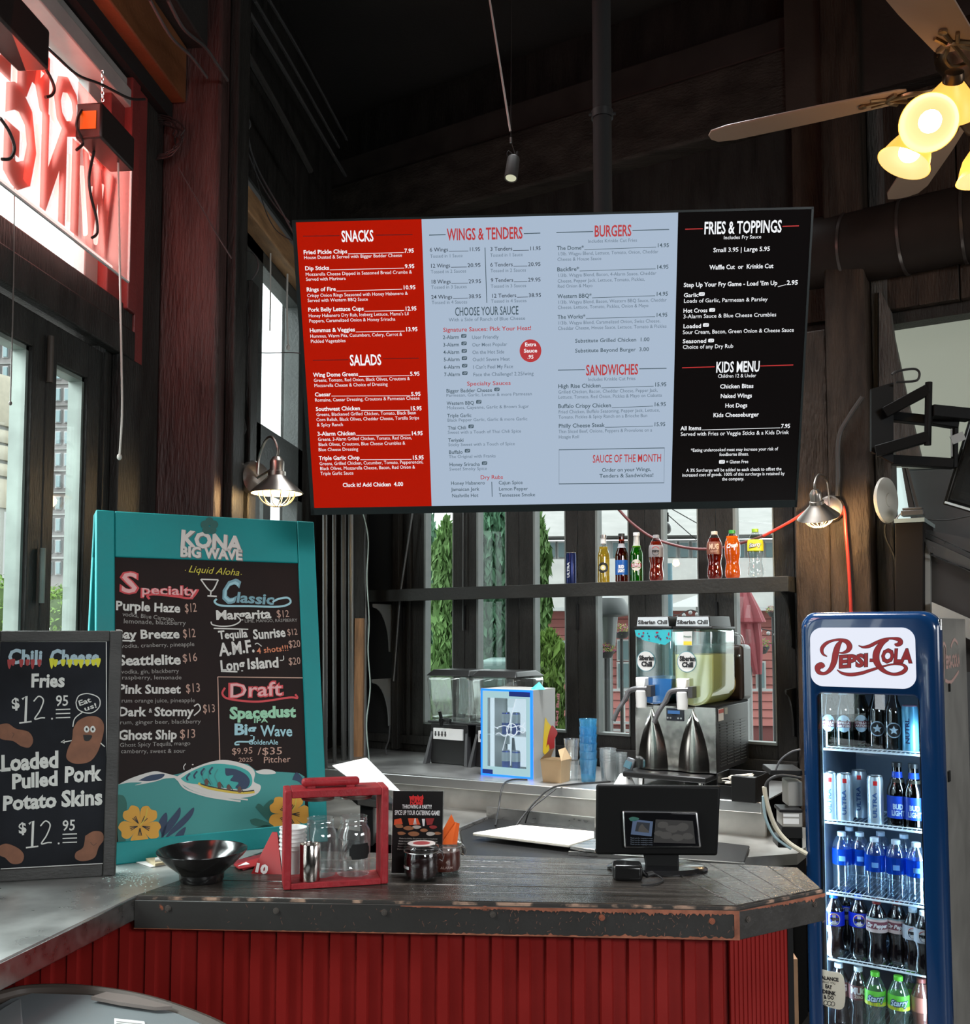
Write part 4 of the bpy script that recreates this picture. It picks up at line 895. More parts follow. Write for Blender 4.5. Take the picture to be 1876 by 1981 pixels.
def mason(label,fx,fy,s,lab=False):
    M_=JM @ TR((CWd*fx,CD*fy,0.0135))
    j=thing('glass_jar',label,'jar',M=M_)
    pr=[(0.001,0.003),(0.028,0.002),(0.036,0.005),(0.0385,0.012),(0.0385,0.092),(0.036,0.104),(0.031,0.112),(0.030,0.116),(0.0315,0.118),(0.030,0.121),(0.0315,0.124),(0.030,0.128),(0.031,0.133)]
    inn_=[(r-0.0022,z) for r,z in reversed(pr[2:])]
    m=MB();m.lathe([(r*s,z*s) for r,z in pr+inn_+[(0.001,0.007)]],n=44);m.build('jar_body',CLEAR,j)
    if lab:
        m=MB();
        for k in range(2):
            pass
        a0=-math.pi/2-0.1;r_=0.0389*s;vs=[];N_=16
        for i in range(N_+1):
            f_=i/N_;a=a0+(f_-0.0)*1.35-0.25;e_h=0.017 if 0.12<f_<0.88 else 0.009
            vs+=[Vector((r_*math.cos(a),r_*math.sin(a),0.060-e_h)),Vector((r_*math.cos(a),r_*math.sin(a),0.060+e_h))]
        m.add(vs,[[2*i,2*i+2,2*i+3,2*i+1] for i in range(N_)]);m.build('chalk_label',MATBLACK,j)
    return j
mason('clear glass jar with a black bracket-shaped label, right half of the red crate',0.68,0.5,1.0,True)
mason('clear glass jar behind the steel cup in the red crate',0.36,0.62,0.98)
# lettering embossed is left out; steel cup
pc_=at(599,1705,A,(cu.y,-cu.x,0))+Vector((-cu.y,cu.x,0))*0.0
sc_=JM @ Vector((CWd*0.255,0.024,0.0135))
m=MB();m.lathe([(0.001,0),(0.0225,0),(0.0232,0.002),(0.0232,0.079),(0.0225,0.080),(0.0222,0.079),(0.0222,0.003),(0.001,0.003)],n=40)
o=m.build('steel_cup',mat('polished_steel_cup',(0.55,0.50,0.46),0.16,1.0,bump=0.03));o.location=sc_;tag(o,'plain brushed steel cup at the front of the red crate','cup')
# white tilted acrylic stand on the back ledge handled later
# ---- catering flyer in a clear stand
fa,fb_=atz(764,1690,ZC),atz(858,1692,ZC)
fu=(fb_-fa).normalized();fu=(fu+Vector((0,0.02,0))).normalized();fn_=Vector((fu.y,-fu.x,0));fv=(Vector((0,0,1))-fn_*0.10).normalized()
FS=Sheet(fa,fu,fv,lift=0.0012);fh=FS.px(758,1530)[1];fw=FS.px(856,1600)[0];fx0=FS.px(759,1600)[0]
fy_=thing('flyer_stand','black catering flyer in a clear stand behind the sauce jars','flyer',tuple(fa))
m=MB();slabrect(m,fa,fu,fv,FS.n,fx0,fw,0.001,fh,-0.002,0);m.build('flyer',mat('flyer_black',(0.010,0.009,0.009),0.4,spec=.2),fy_,world=True)
m=MB();slabrect(m,fa,fu,fv,FS.n,fx0-.002,fw+.002,0.0,fh+.002,-0.0045,-0.0022);p=fa-FS.n*0.003
m.hexa([p+fu*fx0,p+fu*fw,p+fu*fw-Vector((FS.n.x,FS.n.y,0))*0.05,p+fu*fx0-Vector((FS.n.x,FS.n.y,0))*0.05],[q+Vector((0,0,0.002)) for q in (p+fu*fx0,p+fu*fw,p+fu*fw-Vector((FS.n.x,FS.n.y,0))*0.05,p+fu*fx0-Vector((FS.n.x,FS.n.y,0))*0.05)])
m.build('clear_holder',CLEARPL,fy_,world=True)
FI={'w':mat('print_white',(0.75,0.75,0.75),0.5),'r':mat('print_fire_red',(0.62,0.02,0.02),0.5),'o':mat('print_orange_red',(0.66,0.08,0.02),0.5),'b':mat('print_fried_brown',(0.30,0.12,0.05),0.5),'g':mat('print_pale_grey',(0.45,0.42,0.38),0.5),'dr':mat('print_dark_red',(0.25,0.015,0.015),0.5)}
FS.text('r','WING',792,1550,818,9,off=0.06);FS.text('r','DOME',793,1557,818,6,off=0.05)
for k in range(6):FS.blob('r',[(793+k*4.5,1545),(794.5+k*4.5,1540-(k%2)*3),(797+k*4.5,1545)],n=2)
FS.text('w','THROWING A PARTY?',778,1564,835,7.5,off=0.02);FS.text('w','SPICE UP YOUR CATERING GAME!',763.5,1576,851,8.5,off=0.02)
FS.blob('o',[(763,1585),(776,1583),(779,1594),(762,1596)],soft=False,n=1);FS.blob('o',[(789,1583),(808,1583),(813,1595),(792,1596)],soft=False);FS.blob('dr',[(823,1583),(840,1583),(836,1595),(826,1596)],soft=False)
FS.blob('w',[(802,1583),(804,1583),(806,1595),(799,1595)],soft=False);FS.blob('w',[(816,1584),(822,1584),(821,1598),(818,1598)],soft=False)
for x,y,r_,k in ((772,1598,9,'b'),(790,1602,10,'b'),(806,1600,8,'g'),(776,1612,8,'b'),(800,1613,11,'b'),(820,1606,8,'b'),(838,1600,8,'dr'),(832,1613,9,'g'),(846,1612,7,'b')):
    FS.blob(k,[(x+r_*math.cos(a)*(1+random.uniform(-.2,.2)),y+r_*.42*math.sin(a)) for a in [j*math.pi/4 for j in range(8)]],n=2,lift=0.0014+r_*0.00004)
for i in range(5):FS.text('g','Whether it is a birthday, office gathering or big game we bring the heat',772-i,1623+i*5.2,846,2.8)
FS.flush(FI,fy_)
# ---- clip jars
SJ=glassy('sauce_jar_glass',(0.94,0.95,0.95),0.05,edge=0.45)
def clipjar(px,pyb,rpx,hpx,label,fill,lidded,s=1.0):
    b=atz(px,pyb,ZC);D=(b-O).dot(Vector((-math.sin(YAW),math.cos(YAW),0)));r=rpx/F_PX*D;h=hpx/F_PX*D
    j=thing('clip_jar',label,'jar',tuple(b))
    m=MB();m.lathe([(0.001,0.001),(r*.80,0.001),(r*.95,0.006),(r,0.016),(r,h*.62),(r*.96,h*.72),(r*.93,h*.78),(r*.98,h*.80),(r*.98,h*.84),(r*.90,h*.84),(r*.88,h*.74),(r*.93,h*.6),(r*.93,.016),(r*.85,.008),(.001,.007)],n=40);m.build('jar_body',SJ,j)
    m=MB();m.lathe([(0.001,0.0075),(r*.84,0.0085),(r*.925,0.017),(r*.925,h*.60),(r*.90,h*.66),(0.001,h*.66)],n=40);m.build('sauce',fill,j)
    m=MB();zz=h*.80
    m.tube([(r*1.0*math.cos(a),r*1.0*math.sin(a),zz) for a in [2*math.pi*k/36 for k in range(36)]],0.0011,6,closed=True)
    m.tube([(r*1.0,-0.008,zz),(r*1.22,-0.006,zz-.004),(r*1.28,0,zz-.014),(r*1.2,0.006,zz-.024),(r*1.02,0.006,zz-.020)],0.0011,6)
    m.tube([(r*1.0,-0.01,zz+.004),(r*1.2,-0.008,zz),(r*1.24,0.004,zz-.006),(r*1.0,0.01,zz+.002)],0.0011,6);m.build('wire_clip',SILVER,j)
    if lidded:
        m=MB();m.lathe([(0.001,h*.85),(r*1.0,h*.85),(r*1.02,h*.88),(r*1.0,h*.93),(r*.9,h*.985),(r*.6,h),(0.001,h)],n=40);m.build('lid',SJ,j)
        m=MB();m.lathe([(0.001,h*1.004),(r*.8,h*1.004),(r*.8,h*1.012),(0.001,h*1.012)],n=32);m.build('lid_sticker',mat('lid_label_white',(0.7,0.66,0.62),0.5),j)
        m=MB();m.lathe([(0.001,h*1.014),(r*.5,h*1.014),(0.001,h*1.018)],n=20);m.build('lid_mark',mat('lid_mark_red',(0.4,0.05,0.05),0.5),j)
    else:
        m=MB();m.lathe([(r*.90,h*.845),(r*1.02,h*.85),(r*1.03,h*.90),(r*.98,h*.93),(r*.88,h*.92)],n=40,caps=False);m.build('rim_ring',CLEAR,j)
    return j,r,h
j1,r1,h1=clipjar(815,1700,33,66,'lidded glass clip jar of dark sauce, nearer of the two sauce jars',mat('dark_sauce',(0.018,0.006,0.006),0.25),True)
j2,r2,h2=clipjar(861,1688,31,64,'open glass clip jar of red brown sauce holding orange paper',mat('red_brown_sauce',(0.085,0.016,0.008),0.3),False)
m=MB()
for k in range(2):m.arcwall(r2+0.0004,h2*.42-k*.012,h2*.50-k*.012,-1.9+k*.1,-1.4-k*.1,4)
def cyltext(mb,txt,r,z0,h,acen,awid,off=0.02):
    V,Fc,wd=lay(txt,off);mb.add([Vector((r*math.cos(acen+(x/wd-.5)*awid),r*math.sin(acen+(x/wd-.5)*awid),z0+y*h)) for x,y in V],Fc)
m=MB();cyltext(m,'4',r2+.0006,h2*.36,.007,-1.35,.12);cyltext(m,'ALARM',r2+.0006,h2*.22,.005,-1.35,.75);o=m.build('lettering',mat('faint_print',(0.3,0.2,0.17),0.5),j2,smooth=0);o['kind']='stuff'
m=MB();m.arcwall(r1+.0006,h1*.34,h1*.42,-2.9,-2.2,6);m.build('side_label',mat('small_white_label',(0.5,0.5,0.5),0.5),j1)
jb=Vector(j2.location)
m=MB();n_o=mat('orange_paper',(0.82,0.13,0.01),0.6)
px_=lambda x,y,d=0.0:aty(x,y,jb.y+d)
m.slab([px_(841,1634),(px_(875,1634)),px_(880,1592),px_(873,1575)],0.0008,(0,-1,0));m.slab([px_(868,1634,.004),px_(884,1634,.012),px_(889,1593,.012),px_(879,1590,.0)],0.0008,(0,-1,0));m.slab([px_(852,1634,-.006),px_(874,1634,-.012),px_(883,1589,-.008)],0.0008,(0,-1,0))
o=m.build('paper_wrap',n_o,smooth=0);tag(o,'folded orange paper sticking up out of the open sauce jar','paper')
# ---- till screen seen from behind
yp=atz(1279,1680,ZC).y
ts=thing('till_screen','black till monitor on a stand seen from behind, small customer display on it','monitor',tuple(atz(1279,1680,ZC)))
MM=lambda x,y,d=0.0:aty(x,y,yp+d)
def plate(nm,px4,d,th,mm,bv,seg=3,off=(0,0)):
    m=MB();P=[MM(x,y,d+(0.0)) for x,y in px4];m.slab(P,th,(0,1,0.0));return m.build(nm,mm,ts,world=True,bevel=bv,seg=seg)
plate('monitor_back',[(1152,1654),(1388,1656),(1394,1521),(1153,1518.5)],-0.02,0.018,mat('till_black_plastic',(0.006,0.006,0.006),0.5,spec=.12),0.006)
plate('display_rim',[(1207,1641),(1357,1641),(1349,1570),(1203,1569)],-0.032,0.011,SILVER,0.005)
plate('customer_display',[(1210,1638),(1353,1638),(1346,1573),(1206.5,1572)],-0.0335,0.004,mat('display_glass',(0.006,0.006,0.007),0.08),0.003)
dsn=Sheet(MM(1207,1641,-0.0338),(1,0,0),(0,0,1),lift=0.0006)
DI={'b':glow('display_dim_blue',(0.055,0.085,0.15),1),'k':glow('display_dark',(0.012,0.015,0.02),1),'f':glow('display_food_grey',(0.045,0.043,0.04),1),'f2':glow('display_food_dark',(0.02,0.019,0.018),1),'t':glow('display_teal',(0.02,0.09,0.07),1),'w':glow('display_text',(0.10,0.12,0.15),1)}
dsn.blob('b',[(1220,1614),(1260,1618),(1263,1589),(1224,1585)],soft=False);dsn.blob('k',[(1228,1608),(1255,1611),(1257,1592),(1232,1590)],soft=False,lift=0.0009);dsn.blob('f',[(1234,1609),(1236,1600),(1242,1594),(1247,1600),(1255,1610)],lift=0.0012)
dsn.blob('t',[(1216,1583),(1224,1580),(1236,1583),(1230,1588),(1220,1588)]);dsn.blob('f2',[(1264,1630),(1345,1632),(1340,1588),(1268,1585)],soft=False)
for x,y,r_ in ((1282,1596,12),(1300,1603,13),(1320,1600,14),(1288,1616,13),(1310,1620,12),(1330,1618,12),(1274,1612,9)):dsn.blob('f',[(x+r_*math.cos(a)*random.uniform(.8,1.1),y+r_*.6*math.sin(a)*random.uniform(.8,1.1)) for a in [j*math.pi/4 for j in range(8)]],n=2,lift=0.0009+random.random()*.0003)
for k in range(4):dsn.text('w','Thank you for stopping in today',1219,1622+4*k,1262,2.2)
dsn.flush(DI,ts)
m=MB();P=[MM(1250,1698,-.03),MM(1314,1698,-.03),MM(1313,1650,-.012),MM(1244,1650,-.012)];m.slab([Vector((p.x,p.y,max(p.z,ZC+.004))) for p in P],0.012,(0,1,0));m.build('stand_neck',mat('till_black_plastic',(0.006,0.006,0.006),0.5,spec=.12),ts,world=True,bevel=0.004)
m=MB();cb_=atz(1271,1681,ZC);m.lathe([(0.001,0),(0.118,0),(0.119,0.004),(0.108,0.011),(0.001,0.013)],n=48,M=Matrix.Translation(cb_) @ Matrix.Diagonal((1,0.62,1,1)));m.build('stand_base',mat('till_base_gloss',(0.012,0.012,0.013),0.2),ts,world=True)
m=MB();a=atz(1185,1705,ZC);b=atz(1243,1705,ZC);m.bb(a.x,b.x,a.y,a.y+0.055,ZC,ZC+0.036);o=m.build('power_brick',mat('shiny_black_box',(0.008,0.008,0.008),0.22),bevel=0.008,seg=3);tag(o,'small shiny black box in front of the till stand','box')
m=MB();p0=Vector((b.x,a.y+.02,ZC+.02));q=[p0,atz(1250,1693,ZC+.012),atz(1262,1690,ZC+.012),atz(1274,1695,ZC+.006),atz(1282,1704,ZC+.003),atz(1262,1711,ZC+.003),atz(1240,1712,ZC+.003)]
m.tube(smooth_path(q,6),0.002,8);m.cyl(q[1],q[2],0.006,n=10);o=m.build('power_cable',CABLE);tag(o,'short black cable with a plug beside the shiny black box','cable')
# ================================================================== BACK LEDGE AND LOWER COUNTER (rear-wall frame)
ZL=0.94
def lp(px,py,z=ZL):v=MBI @ atz(px,py,z);return v.x,-v.y
A_,B_=lp(690,1492),lp(1480,1553)
bc=thing('back_counter','stainless steel back counter with raised ledge below the rear windows','counter',M=MBK)
def lq(m,pts,z0,z1):return m.hexa([Vector((s,-d,z0)) for s,d in pts],[Vector((s,-d,z1)) for s,d in pts])
def front(s,e=0.0):t=(s-A_[0])/(B_[0]-A_[0]);return A_[1]+(B_[1]-A_[1])*t+e
sL,sR=0.25,2.74
sl_=lambda d:(.05+.442*d)/.897
m=MB();lq(m,[(sl_(.78),.775),(sR,front(sR)),(sR,0.02),(sl_(.02),0.02)],ZL-0.006,ZL);m.build('ledge_top',mat('dull_ledge_steel',(0.42,0.42,0.41),0.38,0.85,var=0.25,vscale=6),bc)
m=MB();lq(m,[(sl_(.8),front(sl_(.8),.012)),(sR,front(sR,.012)),(sR,front(sR,-.01)),(sl_(.78),front(sl_(.8),-.01))],ZL-0.042,ZL+0.001);m.build('ledge_lip',mat('bright_steel_lip',(0.75,0.76,0.75),0.28,0.9),bc,bevel=0.003)
m=MB();lq(m,[(sl_(.8),front(sl_(.8),-.04)),(sR,front(sR,-.04)),(sR,front(sR,-.06)),(sl_(.8),front(sl_(.8),-.06))],0.80,ZL-0.03);m.build('riser',mat('riser_steel',(0.5,0.49,0.46),0.42,0.75,var=0.25,vscale=5),bc)
ZM=0.80
m=MB();lq(m,[(sl_(1.36),1.36),(2.35,front(2.35,.62)),(2.35,front(2.35,-.05)),(sl_(.73),front(.4,-.05))],ZM-0.04,ZM);
lq(m,[(2.35,1.42),(2.92,0.80),(2.92,0.30),(2.35,0.30)],ZM-0.04,ZM);m.build('lower_top',mat('lower_steel',(0.42,0.41,0.38),0.36,0.85,var=0.3,vscale=5),bc)
m=MB();lq(m,[(.4,0.2),(2.8,0.2),(2.8,0.45),(.4,0.45)],0,0.76);m.build('cabinet_body',MATBLACK,bc)
# ice well with cutting board
iw=thing('ice_well','black ice well with silver rim let into the back counter','bin',M=Matrix.Identity(4))
P=[atz(x,y,ZM+.005) for x,y in ((888,1604),(942,1582),(1151,1604),(1450,1640),(1440,1672),(900,1668))]
m=MB();m.slab(P,0.008,(0,0,1));m.build('well_top',BLACK,iw,world=True,bevel=0.004)
m=MB();R_=[atz(x,y,ZM+.012) for x,y in ((942,1582),(1151,1604))];m.bar(R_[0]+Vector((0,0,.022)),R_[1]+Vector((0,0,.022)),0.012,0.05);R2=[atz(x,y,ZM+.02) for x,y in ((888,1604),(942,1582))];m.bar(R2[0],R2[1],0.01,0.012);m.build('well_rim',STEEL,iw,world=True);m=MB()
R3=[atz(x,y,ZM+.02) for x,y in ((1100,1650),(1440,1673))];m.bar(R3[0],R3[1],0.012,0.012)
m.build('well_rim',STEEL,iw,world=True)
m=MB();m.slab([atz(x,y,ZM+.03) for x,y in ((914,1617),(1004,1601),(1149,1614),(1149,1625),(1100,1640))],0.012,(0,0,1));o=m.build('cutting_board',mat('cream_cutting_board',(0.80,0.77,0.66),0.5),bevel=0.003)
tag(o,'white cutting board lying over the ice well behind the counter','cutting board')
m=MB();m.slab([atz(x,y,ZM+.03) for x,y in ((1102,1643),(1150,1650),(1170,1640),(1150,1628))],0.012,(0,0,1));o=m.build('steel_lid',STEEL,bevel=0.002);tag(o,'flat steel lid at the right end of the cutting board','tray');o.name='steel_tray'
# cables over the ledge
def cable(pts,r,mm,label,nm='power_cable',cat='cable',n=8,grp=None):
    m=MB();m.tube(smooth_path(pts,n),r,8);o=m.build(nm,mm);tag(o,label,cat,grp);return o
cable([atz(1020,1508,ZL+.004),atz(988,1509,ZL+.006),atz(972,1522,ZL+.0),aty(966,1560,4.25)+Vector((0,-.05,0)),atz(958,1597,ZM+.02)],0.004,CABLE,'black cable dropping from the small glass-front fridge to the ice well')
cable([atz(1180,1512,ZL+.004),atz(1110,1517,ZL+.006),atz(1068,1524,ZL+.006),aty(1040,1546,4.2),aty(1015,1575,4.1),atz(998,1598,ZM+.02)],0.004,CABLE,'black cable curving over the ledge left of the till screen')
cable([atz(1075,1526,ZL+.002),aty(1050,1546,4.16),aty(1026,1566,4.1),atz(1016,1592,ZM+.02)],0.003,CABLE,'thin dark cable beside the curving one on the ledge')
# ================================================================== SHELF WITH BOTTLES
shL,shR=bs(675,1143,0.16),bs(1528,1115,0.22)
zT=(shL.z+shR.z)/2
sf=thing('bottle_shelf','long black wall shelf in front of the rear windows','shelf',M=MBK)
fs=lambda s:0.16+(0.25-0.16)*(s-shL.x)/(shR.x-shL.x)
zat=lambda s:shL.z+(shR.z-shL.z)*(s-shL.x)/(shR.x-shL.x)
dk=mat('black_shelf_paint',(0.026,0.026,0.024),0.5,spec=.2,var=0.2,vscale=4,bump=0.15)
def shb(m,s0,s1,d0,d1,za,zb):
    return m.hexa([Vector((s0,-fs(s0)-d0,zat(s0)+za)),Vector((s1,-fs(s1)-d0,zat(s1)+za)),Vector((s1,-fs(s1)-d1,zat(s1)+za)),Vector((s0,-fs(s0)-d1,zat(s0)+za))],
                  [Vector((s0,-fs(s0)-d0,zat(s0)+zb)),Vector((s1,-fs(s1)-d0,zat(s1)+zb)),Vector((s1,-fs(s1)-d1,zat(s1)+zb)),Vector((s0,-fs(s0)-d1,zat(s0)+zb))])
m=MB();shb(m,shL.x,shR.x,0.0,-0.018,-0.066,0);m.build('front_board',dk,sf,bevel=0.002)
m=MB();shb(m,shL.x,shR.x,-0.0185,-0.15,-0.02,-0.001);m.build('shelf_board',mat('shelf_board_grey',(0.16,0.15,0.14),0.5),sf)
m=MB();shb(m,shR.x-.02,shR.x,-0.0185,-0.20,-0.066,0);m.build('end_board',dk,sf)
m=MB();q=at(1115-190,1150,BP-BY*0.18,BY);
for px,py,w_ in ((922,1147,9),(938,1142,12),(715,1152,12),(698,1148,5)):
    c=MBI @ at(px,py,BP-BY*(fs(bs(px).x)+0.0005),BY);m.box((c.x,c.y-.001,c.z),(w_*0.0025,0.003,0.008))
m.build('tape_scrap',mat('tape_scrap_grey',(0.30,0.31,0.30),0.5),sf)
def bracket(s,zt,L,Hh,par=None):
    pts=[(0,0),(0,L)]
    poly=[(0.0,0.0),(L,0.0),(L,-0.012)]
    for k in range(9):
        a=math.radians(90*k/8);poly.append((L*0.97-(L*0.72)*math.sin(a),-0.02-(Hh-0.02)*(1-math.cos(a))*0.95))
    poly+=[(0.0,-Hh)]
    m=MB();m.prism([(p[0],p[1]) for p in poly],(s,-0.0,zt),(0,-1,0),(0,0,1),0.006)
    return m
brm=mat('dark_steel_bracket',(0.20,0.205,0.20),0.45)
hole=MATBLACK
s7=bs(764).x
for zz,lab in ((1169,'upper black steel shelf bracket at the left end of the rear wall'),(1313,'lower steel bracket left without a shelf at the rear wall corner')):
    zt=bs(740,zz,0.1).z
    b=thing('shelf_bracket',lab,'bracket',M=MBK);o=bracket(s7,zt,0.205,0.28).build('plate',brm,b,smooth=0)
    for dy,dz in ((0.055,-0.028),(0.028,-0.065)):
        h=MB();h.cyl((s7-0.002,-dy,zt+dz),(s7-0.0075-0.001,-dy,zt+dz),0.015,n=18);h.build('bracket_hole',hole,b)
        h=MB();h.cyl((s7+0.0005,-dy,zt+dz),(s7+0.0075+0.001,-dy,zt+dz),0.015,n=18)
zt=bs(1520,1143,0.1).z
b=thing('shelf_bracket','black bracket under the right end of the bottle shelf','bracket',M=MBK);bracket(bs(1541).x-.01,zt,0.2,0.26).build('plate',dk,b,smooth=0)
b=thing('shelf_bracket','lower black bracket beside the blue cooler without a shelf','bracket',M=MBK);bracket(bs(1541).x-.01,bs(1520,1333,0.1).z,0.16,0.22).build('plate',dk,b,smooth=0)
# black panel of the leftmost rear bay
m=MB();m.bb(bs(716).x,bs(766).x,-0.012,0,1.0,3.2);o=struct(m.build('trim_12',MATBLACK,xf=MBK))
# ---- bottle kinds
SODA=[(0.001,0.004),(0.020,0.0),(0.029,0.003),(0.0335,0.012),(0.034,0.030),(0.0315,0.050),(0.0285,0.068),(0.0295,0.085),(0.0335,0.100),(0.0345,0.112),(0.0345,0.150),(0.033,0.162),(0.027,0.178),(0.018,0.196),(0.0130,0.205),(0.0125,0.214)]
WATER=[(0.001,0.003),(0.022,0.0),(0.030,0.004),(0.032,0.015),(0.0305,0.03),(0.0315,0.045),(0.0295,0.06),(0.0315,0.075),(0.0325,0.088),(0.0325,0.145),(0.030,0.160),(0.022,0.178),(0.0135,0.190),(0.0125,0.198)]
BEER=[(0.001,0.002),(0.027,0.0),(0.0305,0.004),(0.0305,0.125),(0.029,0.138),(0.022,0.158),(0.0155,0.176),(0.0135,0.200),(0.0130,0.222),(0.0145,0.224),(0.0145,0.229),(0.0125,0.231)]
def offp(prof,d,z1):
    out=[(max(0.001,r-d),z+(0.001 if i<2 else 0)) for i,(r,z) in enumerate(prof) if z<=z1]
    r_=out[-1][0];return out+[(r_*0.98,z1),(0.001,z1)]
def rad(prof,z):
    for (r0,z0),(r1,z1) in zip(prof,prof[1:]):
        if z0<=z<=z1 and z1>z0:return r0+(r1-r0)*(z-z0)/(z1-z0)
    return prof[-1][0]
def band_(m,prof,z0,z1,a0=-math.pi,a1=math.pi,n=28,lift=0.0006):
    zs=sorted(set([z0,z1]+[z for r,z in prof if z0<z<z1]));vs=[]
    for z in zs:
        r=rad(prof,z)+lift
        for i in range(n+1):
            a=a0+(a1-a0)*i/n;vs.append(Vector((r*math.cos(a),r*math.sin(a),z)))
    k=n+1
    return m.add(vs,[[j*k+i,j*k+i+1,(j+1)*k+i+1,(j+1)*k+i] for j in range(len(zs)-1) for i in range(n)])
FA=-math.pi/2
def wraptext(m,prof,txt,z0,h,awid,acen=FA,off=0.03,shear=0.0,lift=0.0012,rise=0.0,vert=False):
    V,Fc,wd=lay(txt,off);k=awid/wd;out=[]
    for x,y in V:
        if vert:
            a=acen-(y-0.5)*h/rad(prof,z0);z=z0+x*awid/wd;a=acen-(y-.5)*h/0.03
        else:
            a=acen+(x/wd-0.5)*awid+y*h*shear/0.033;z=z0+y*h+(x/wd)*rise
        r=rad(prof,z)+lift;out.append(Vector((r*math.cos(a),r*math.sin(a),z)))
    return m.add(out,Fc)
def disc_on(m,prof,zc,rr,acen=FA,lift=0.001,n=22,f=lambda t:True):
    vs=[]
    for k in range(n):
        t=2*math.pi*k/n;z=zc+rr*math.sin(t);r=rad(prof,z)+lift;a=acen+rr*math.cos(t)/r
        vs.append(Vector((r*math.cos(a),r*math.sin(a),z)))
    r=rad(prof,zc)+lift+0.0003;vs.append(Vector((r*math.cos(acen),r*math.sin(acen),zc)))
    return m.add(vs,[[k,(k+1)%n,n] for k in range(n)])
LM={}
def cm(c,rough=0.4):
    k='label_%d_%d_%d'%tuple(int(x*999) for x in c)
    return mat(k,c,rough)
cola=mat('cola_liquid',(0.022,0.006,0.004),0.15);rootb=mat('root_beer_liquid',(0.016,0.005,0.004),0.15)
petg=glassy('pet_clear',(0.92,0.95,0.95),0.10,edge=0.6)
def liquid_mat(name,col,trans,milky):return glassy(name,trans,0.04,0.1,milky=milky,mcol=col)
def bottle(name,label,cat,prof,liq=None,fill=0.19,shell=petg,cap=None,capw=0.0142,bands=(),marks=(),group=None,ck='cap'):
    t=thing(name,label,cat,group=group)
    m=MB();m.lathe(prof,n=28);m.build('bottle_body',shell,t)
    if liq:m=MB();m.lathe(offp(prof,0.0014,fill),n=24);m.build('drink',liq,t)
    zt=prof[-1][1]
    if cap is not None:
        m=MB();m.lathe([(capw,zt-0.012),(capw,zt+0.002),(capw*.92,zt+0.003),(0.001,zt+.003)] if ck=='cap' else ck,n=20);m.build('cap',cap,t)
    for z0,z1,mm in bands:m=MB();band_(m,prof,z0,z1);m.build('label',mm,t)
    for fn,mm in marks:
        m=MB();fn(m);o=m.build('lettering',mm,t,smooth=0);o['kind']='stuff'
    return t
W_,K_,RD=mat('print_bright_white',(0.8,0.8,0.8),0.4),mat('print_black2',(0.01,0.01,0.012),0.4),mat('print_soda_red',(0.65,0.02,0.02),0.4)
NB=mat('print_navy_blue',(0.01,0.03,0.14),0.4)
def globe(prof,zc,rr):
    return [(lambda m:disc_on(m,prof,zc,rr,lift=0.001),W_),(lambda m:half(m,prof,zc,rr*.88,1),RD),(lambda m:half(m,prof,zc,rr*.88,-1),NB),(lambda m:wraptext(m,prof,'PEPSI',zc-rr*.2,rr*.42,rr*1.55/0.034,off=0.07,lift=0.0018),K_)]
def half(m,prof,zc,rr,s):
    n=14;a0=math.radians(22);vs=[]
    for k in range(n+1):
        t=a0+(math.pi-2*a0)*k/n;z=zc+s*rr*math.sin(t);r=rad(prof,z)+0.0015;a=FA+rr*math.cos(t)/r;vs.append(Vector((r*math.cos(a),r*math.sin(a),z)))
    return m.add(vs,[list(range(n+1)) if s>0 else list(range(n+1))[::-1]])
def bandq(prof,z0,z1,half_,lift=0.0014,n=8,acen=FA):
    vs=[]
    for i in range(n+1):
        a=acen-half_+2*half_*i/n
        for z in (z0,z1):r=rad(prof,z)+lift;vs.append(Vector((r*math.cos(a),r*math.sin(a),z)))
    return vs,[[2*i,2*i+2,2*i+3,2*i+1] for i in range(n)]
def star_(m,prof,zc,rr,lift,n=6):
    vs=[]
    for k in range(2*n):
        t=math.pi*k/n+math.pi/2;q=rr if k%2==0 else rr*.45;z=zc+q*math.sin(t);r=rad(prof,z)+lift;a=FA+q*math.cos(t)/r;vs.append(Vector((r*math.cos(a),r*math.sin(a),z)))
    r=rad(prof,zc)+lift;vs.append(Vector((0,-r,zc)));K=2*n
    return m.add(vs,[[k,(k+1)%K,K] for k in range(K)])
def on_shelf(t,px,py,back=0.05):
    s=bs(px,py,fs(bs(px).x)-back).x;d=fs(s)-back
    t.matrix_world=MBK @ TR((s,-d,zat(s)),R(26.25-5)+math.atan2(-(MBK @ Vector((s,-d,0))).x,(MBK @ Vector((s,-d,0))).y)*-1*-1)
    MW[t.name]=t.matrix_world.copy();return t
CAN=[(0.001,0.004),(0.022,0.002),(0.0255,0.0),(0.0265,0.008),(0.0265,0.138),(0.0235,0.148),(0.0235,0.150),(0.0215,0.149),(0.001,0.147)]
def can(label,wall,txt,tcol,hgt=1.0,group=None,topm=SILVER,vert=True,extra=(),name='drink_can'):
    t=thing(name,label,'can',group=group)
    P=[(r,z*hgt) for r,z in CAN]
    m=MB();m.lathe(P,n=28);m.build('can_body',wall,t)
    m=MB();m.lathe([(0.0238,P[5][1]),(0.0242,P[5][1]+.003),(0.0225,P[5][1]+.003),(0.021,P[5][1]),(0.001,P[5][1])],n=24);m.build('can_top',topm,t)
    for tx,z0,hh,w_,ac,mm in txt:
        m=MB();wraptext(m,P,tx,z0,hh,w_,ac,0.03,vert=vert);o=m.build('lettering',mm,t,smooth=0);o['kind']='stuff'
    for fn,mm in extra:m=MB();fn(m,P);m.build('label',mm,t)
    return t
BLUECAN=mat('dark_blue_can',(0.012,0.022,0.10),0.25,0.6)
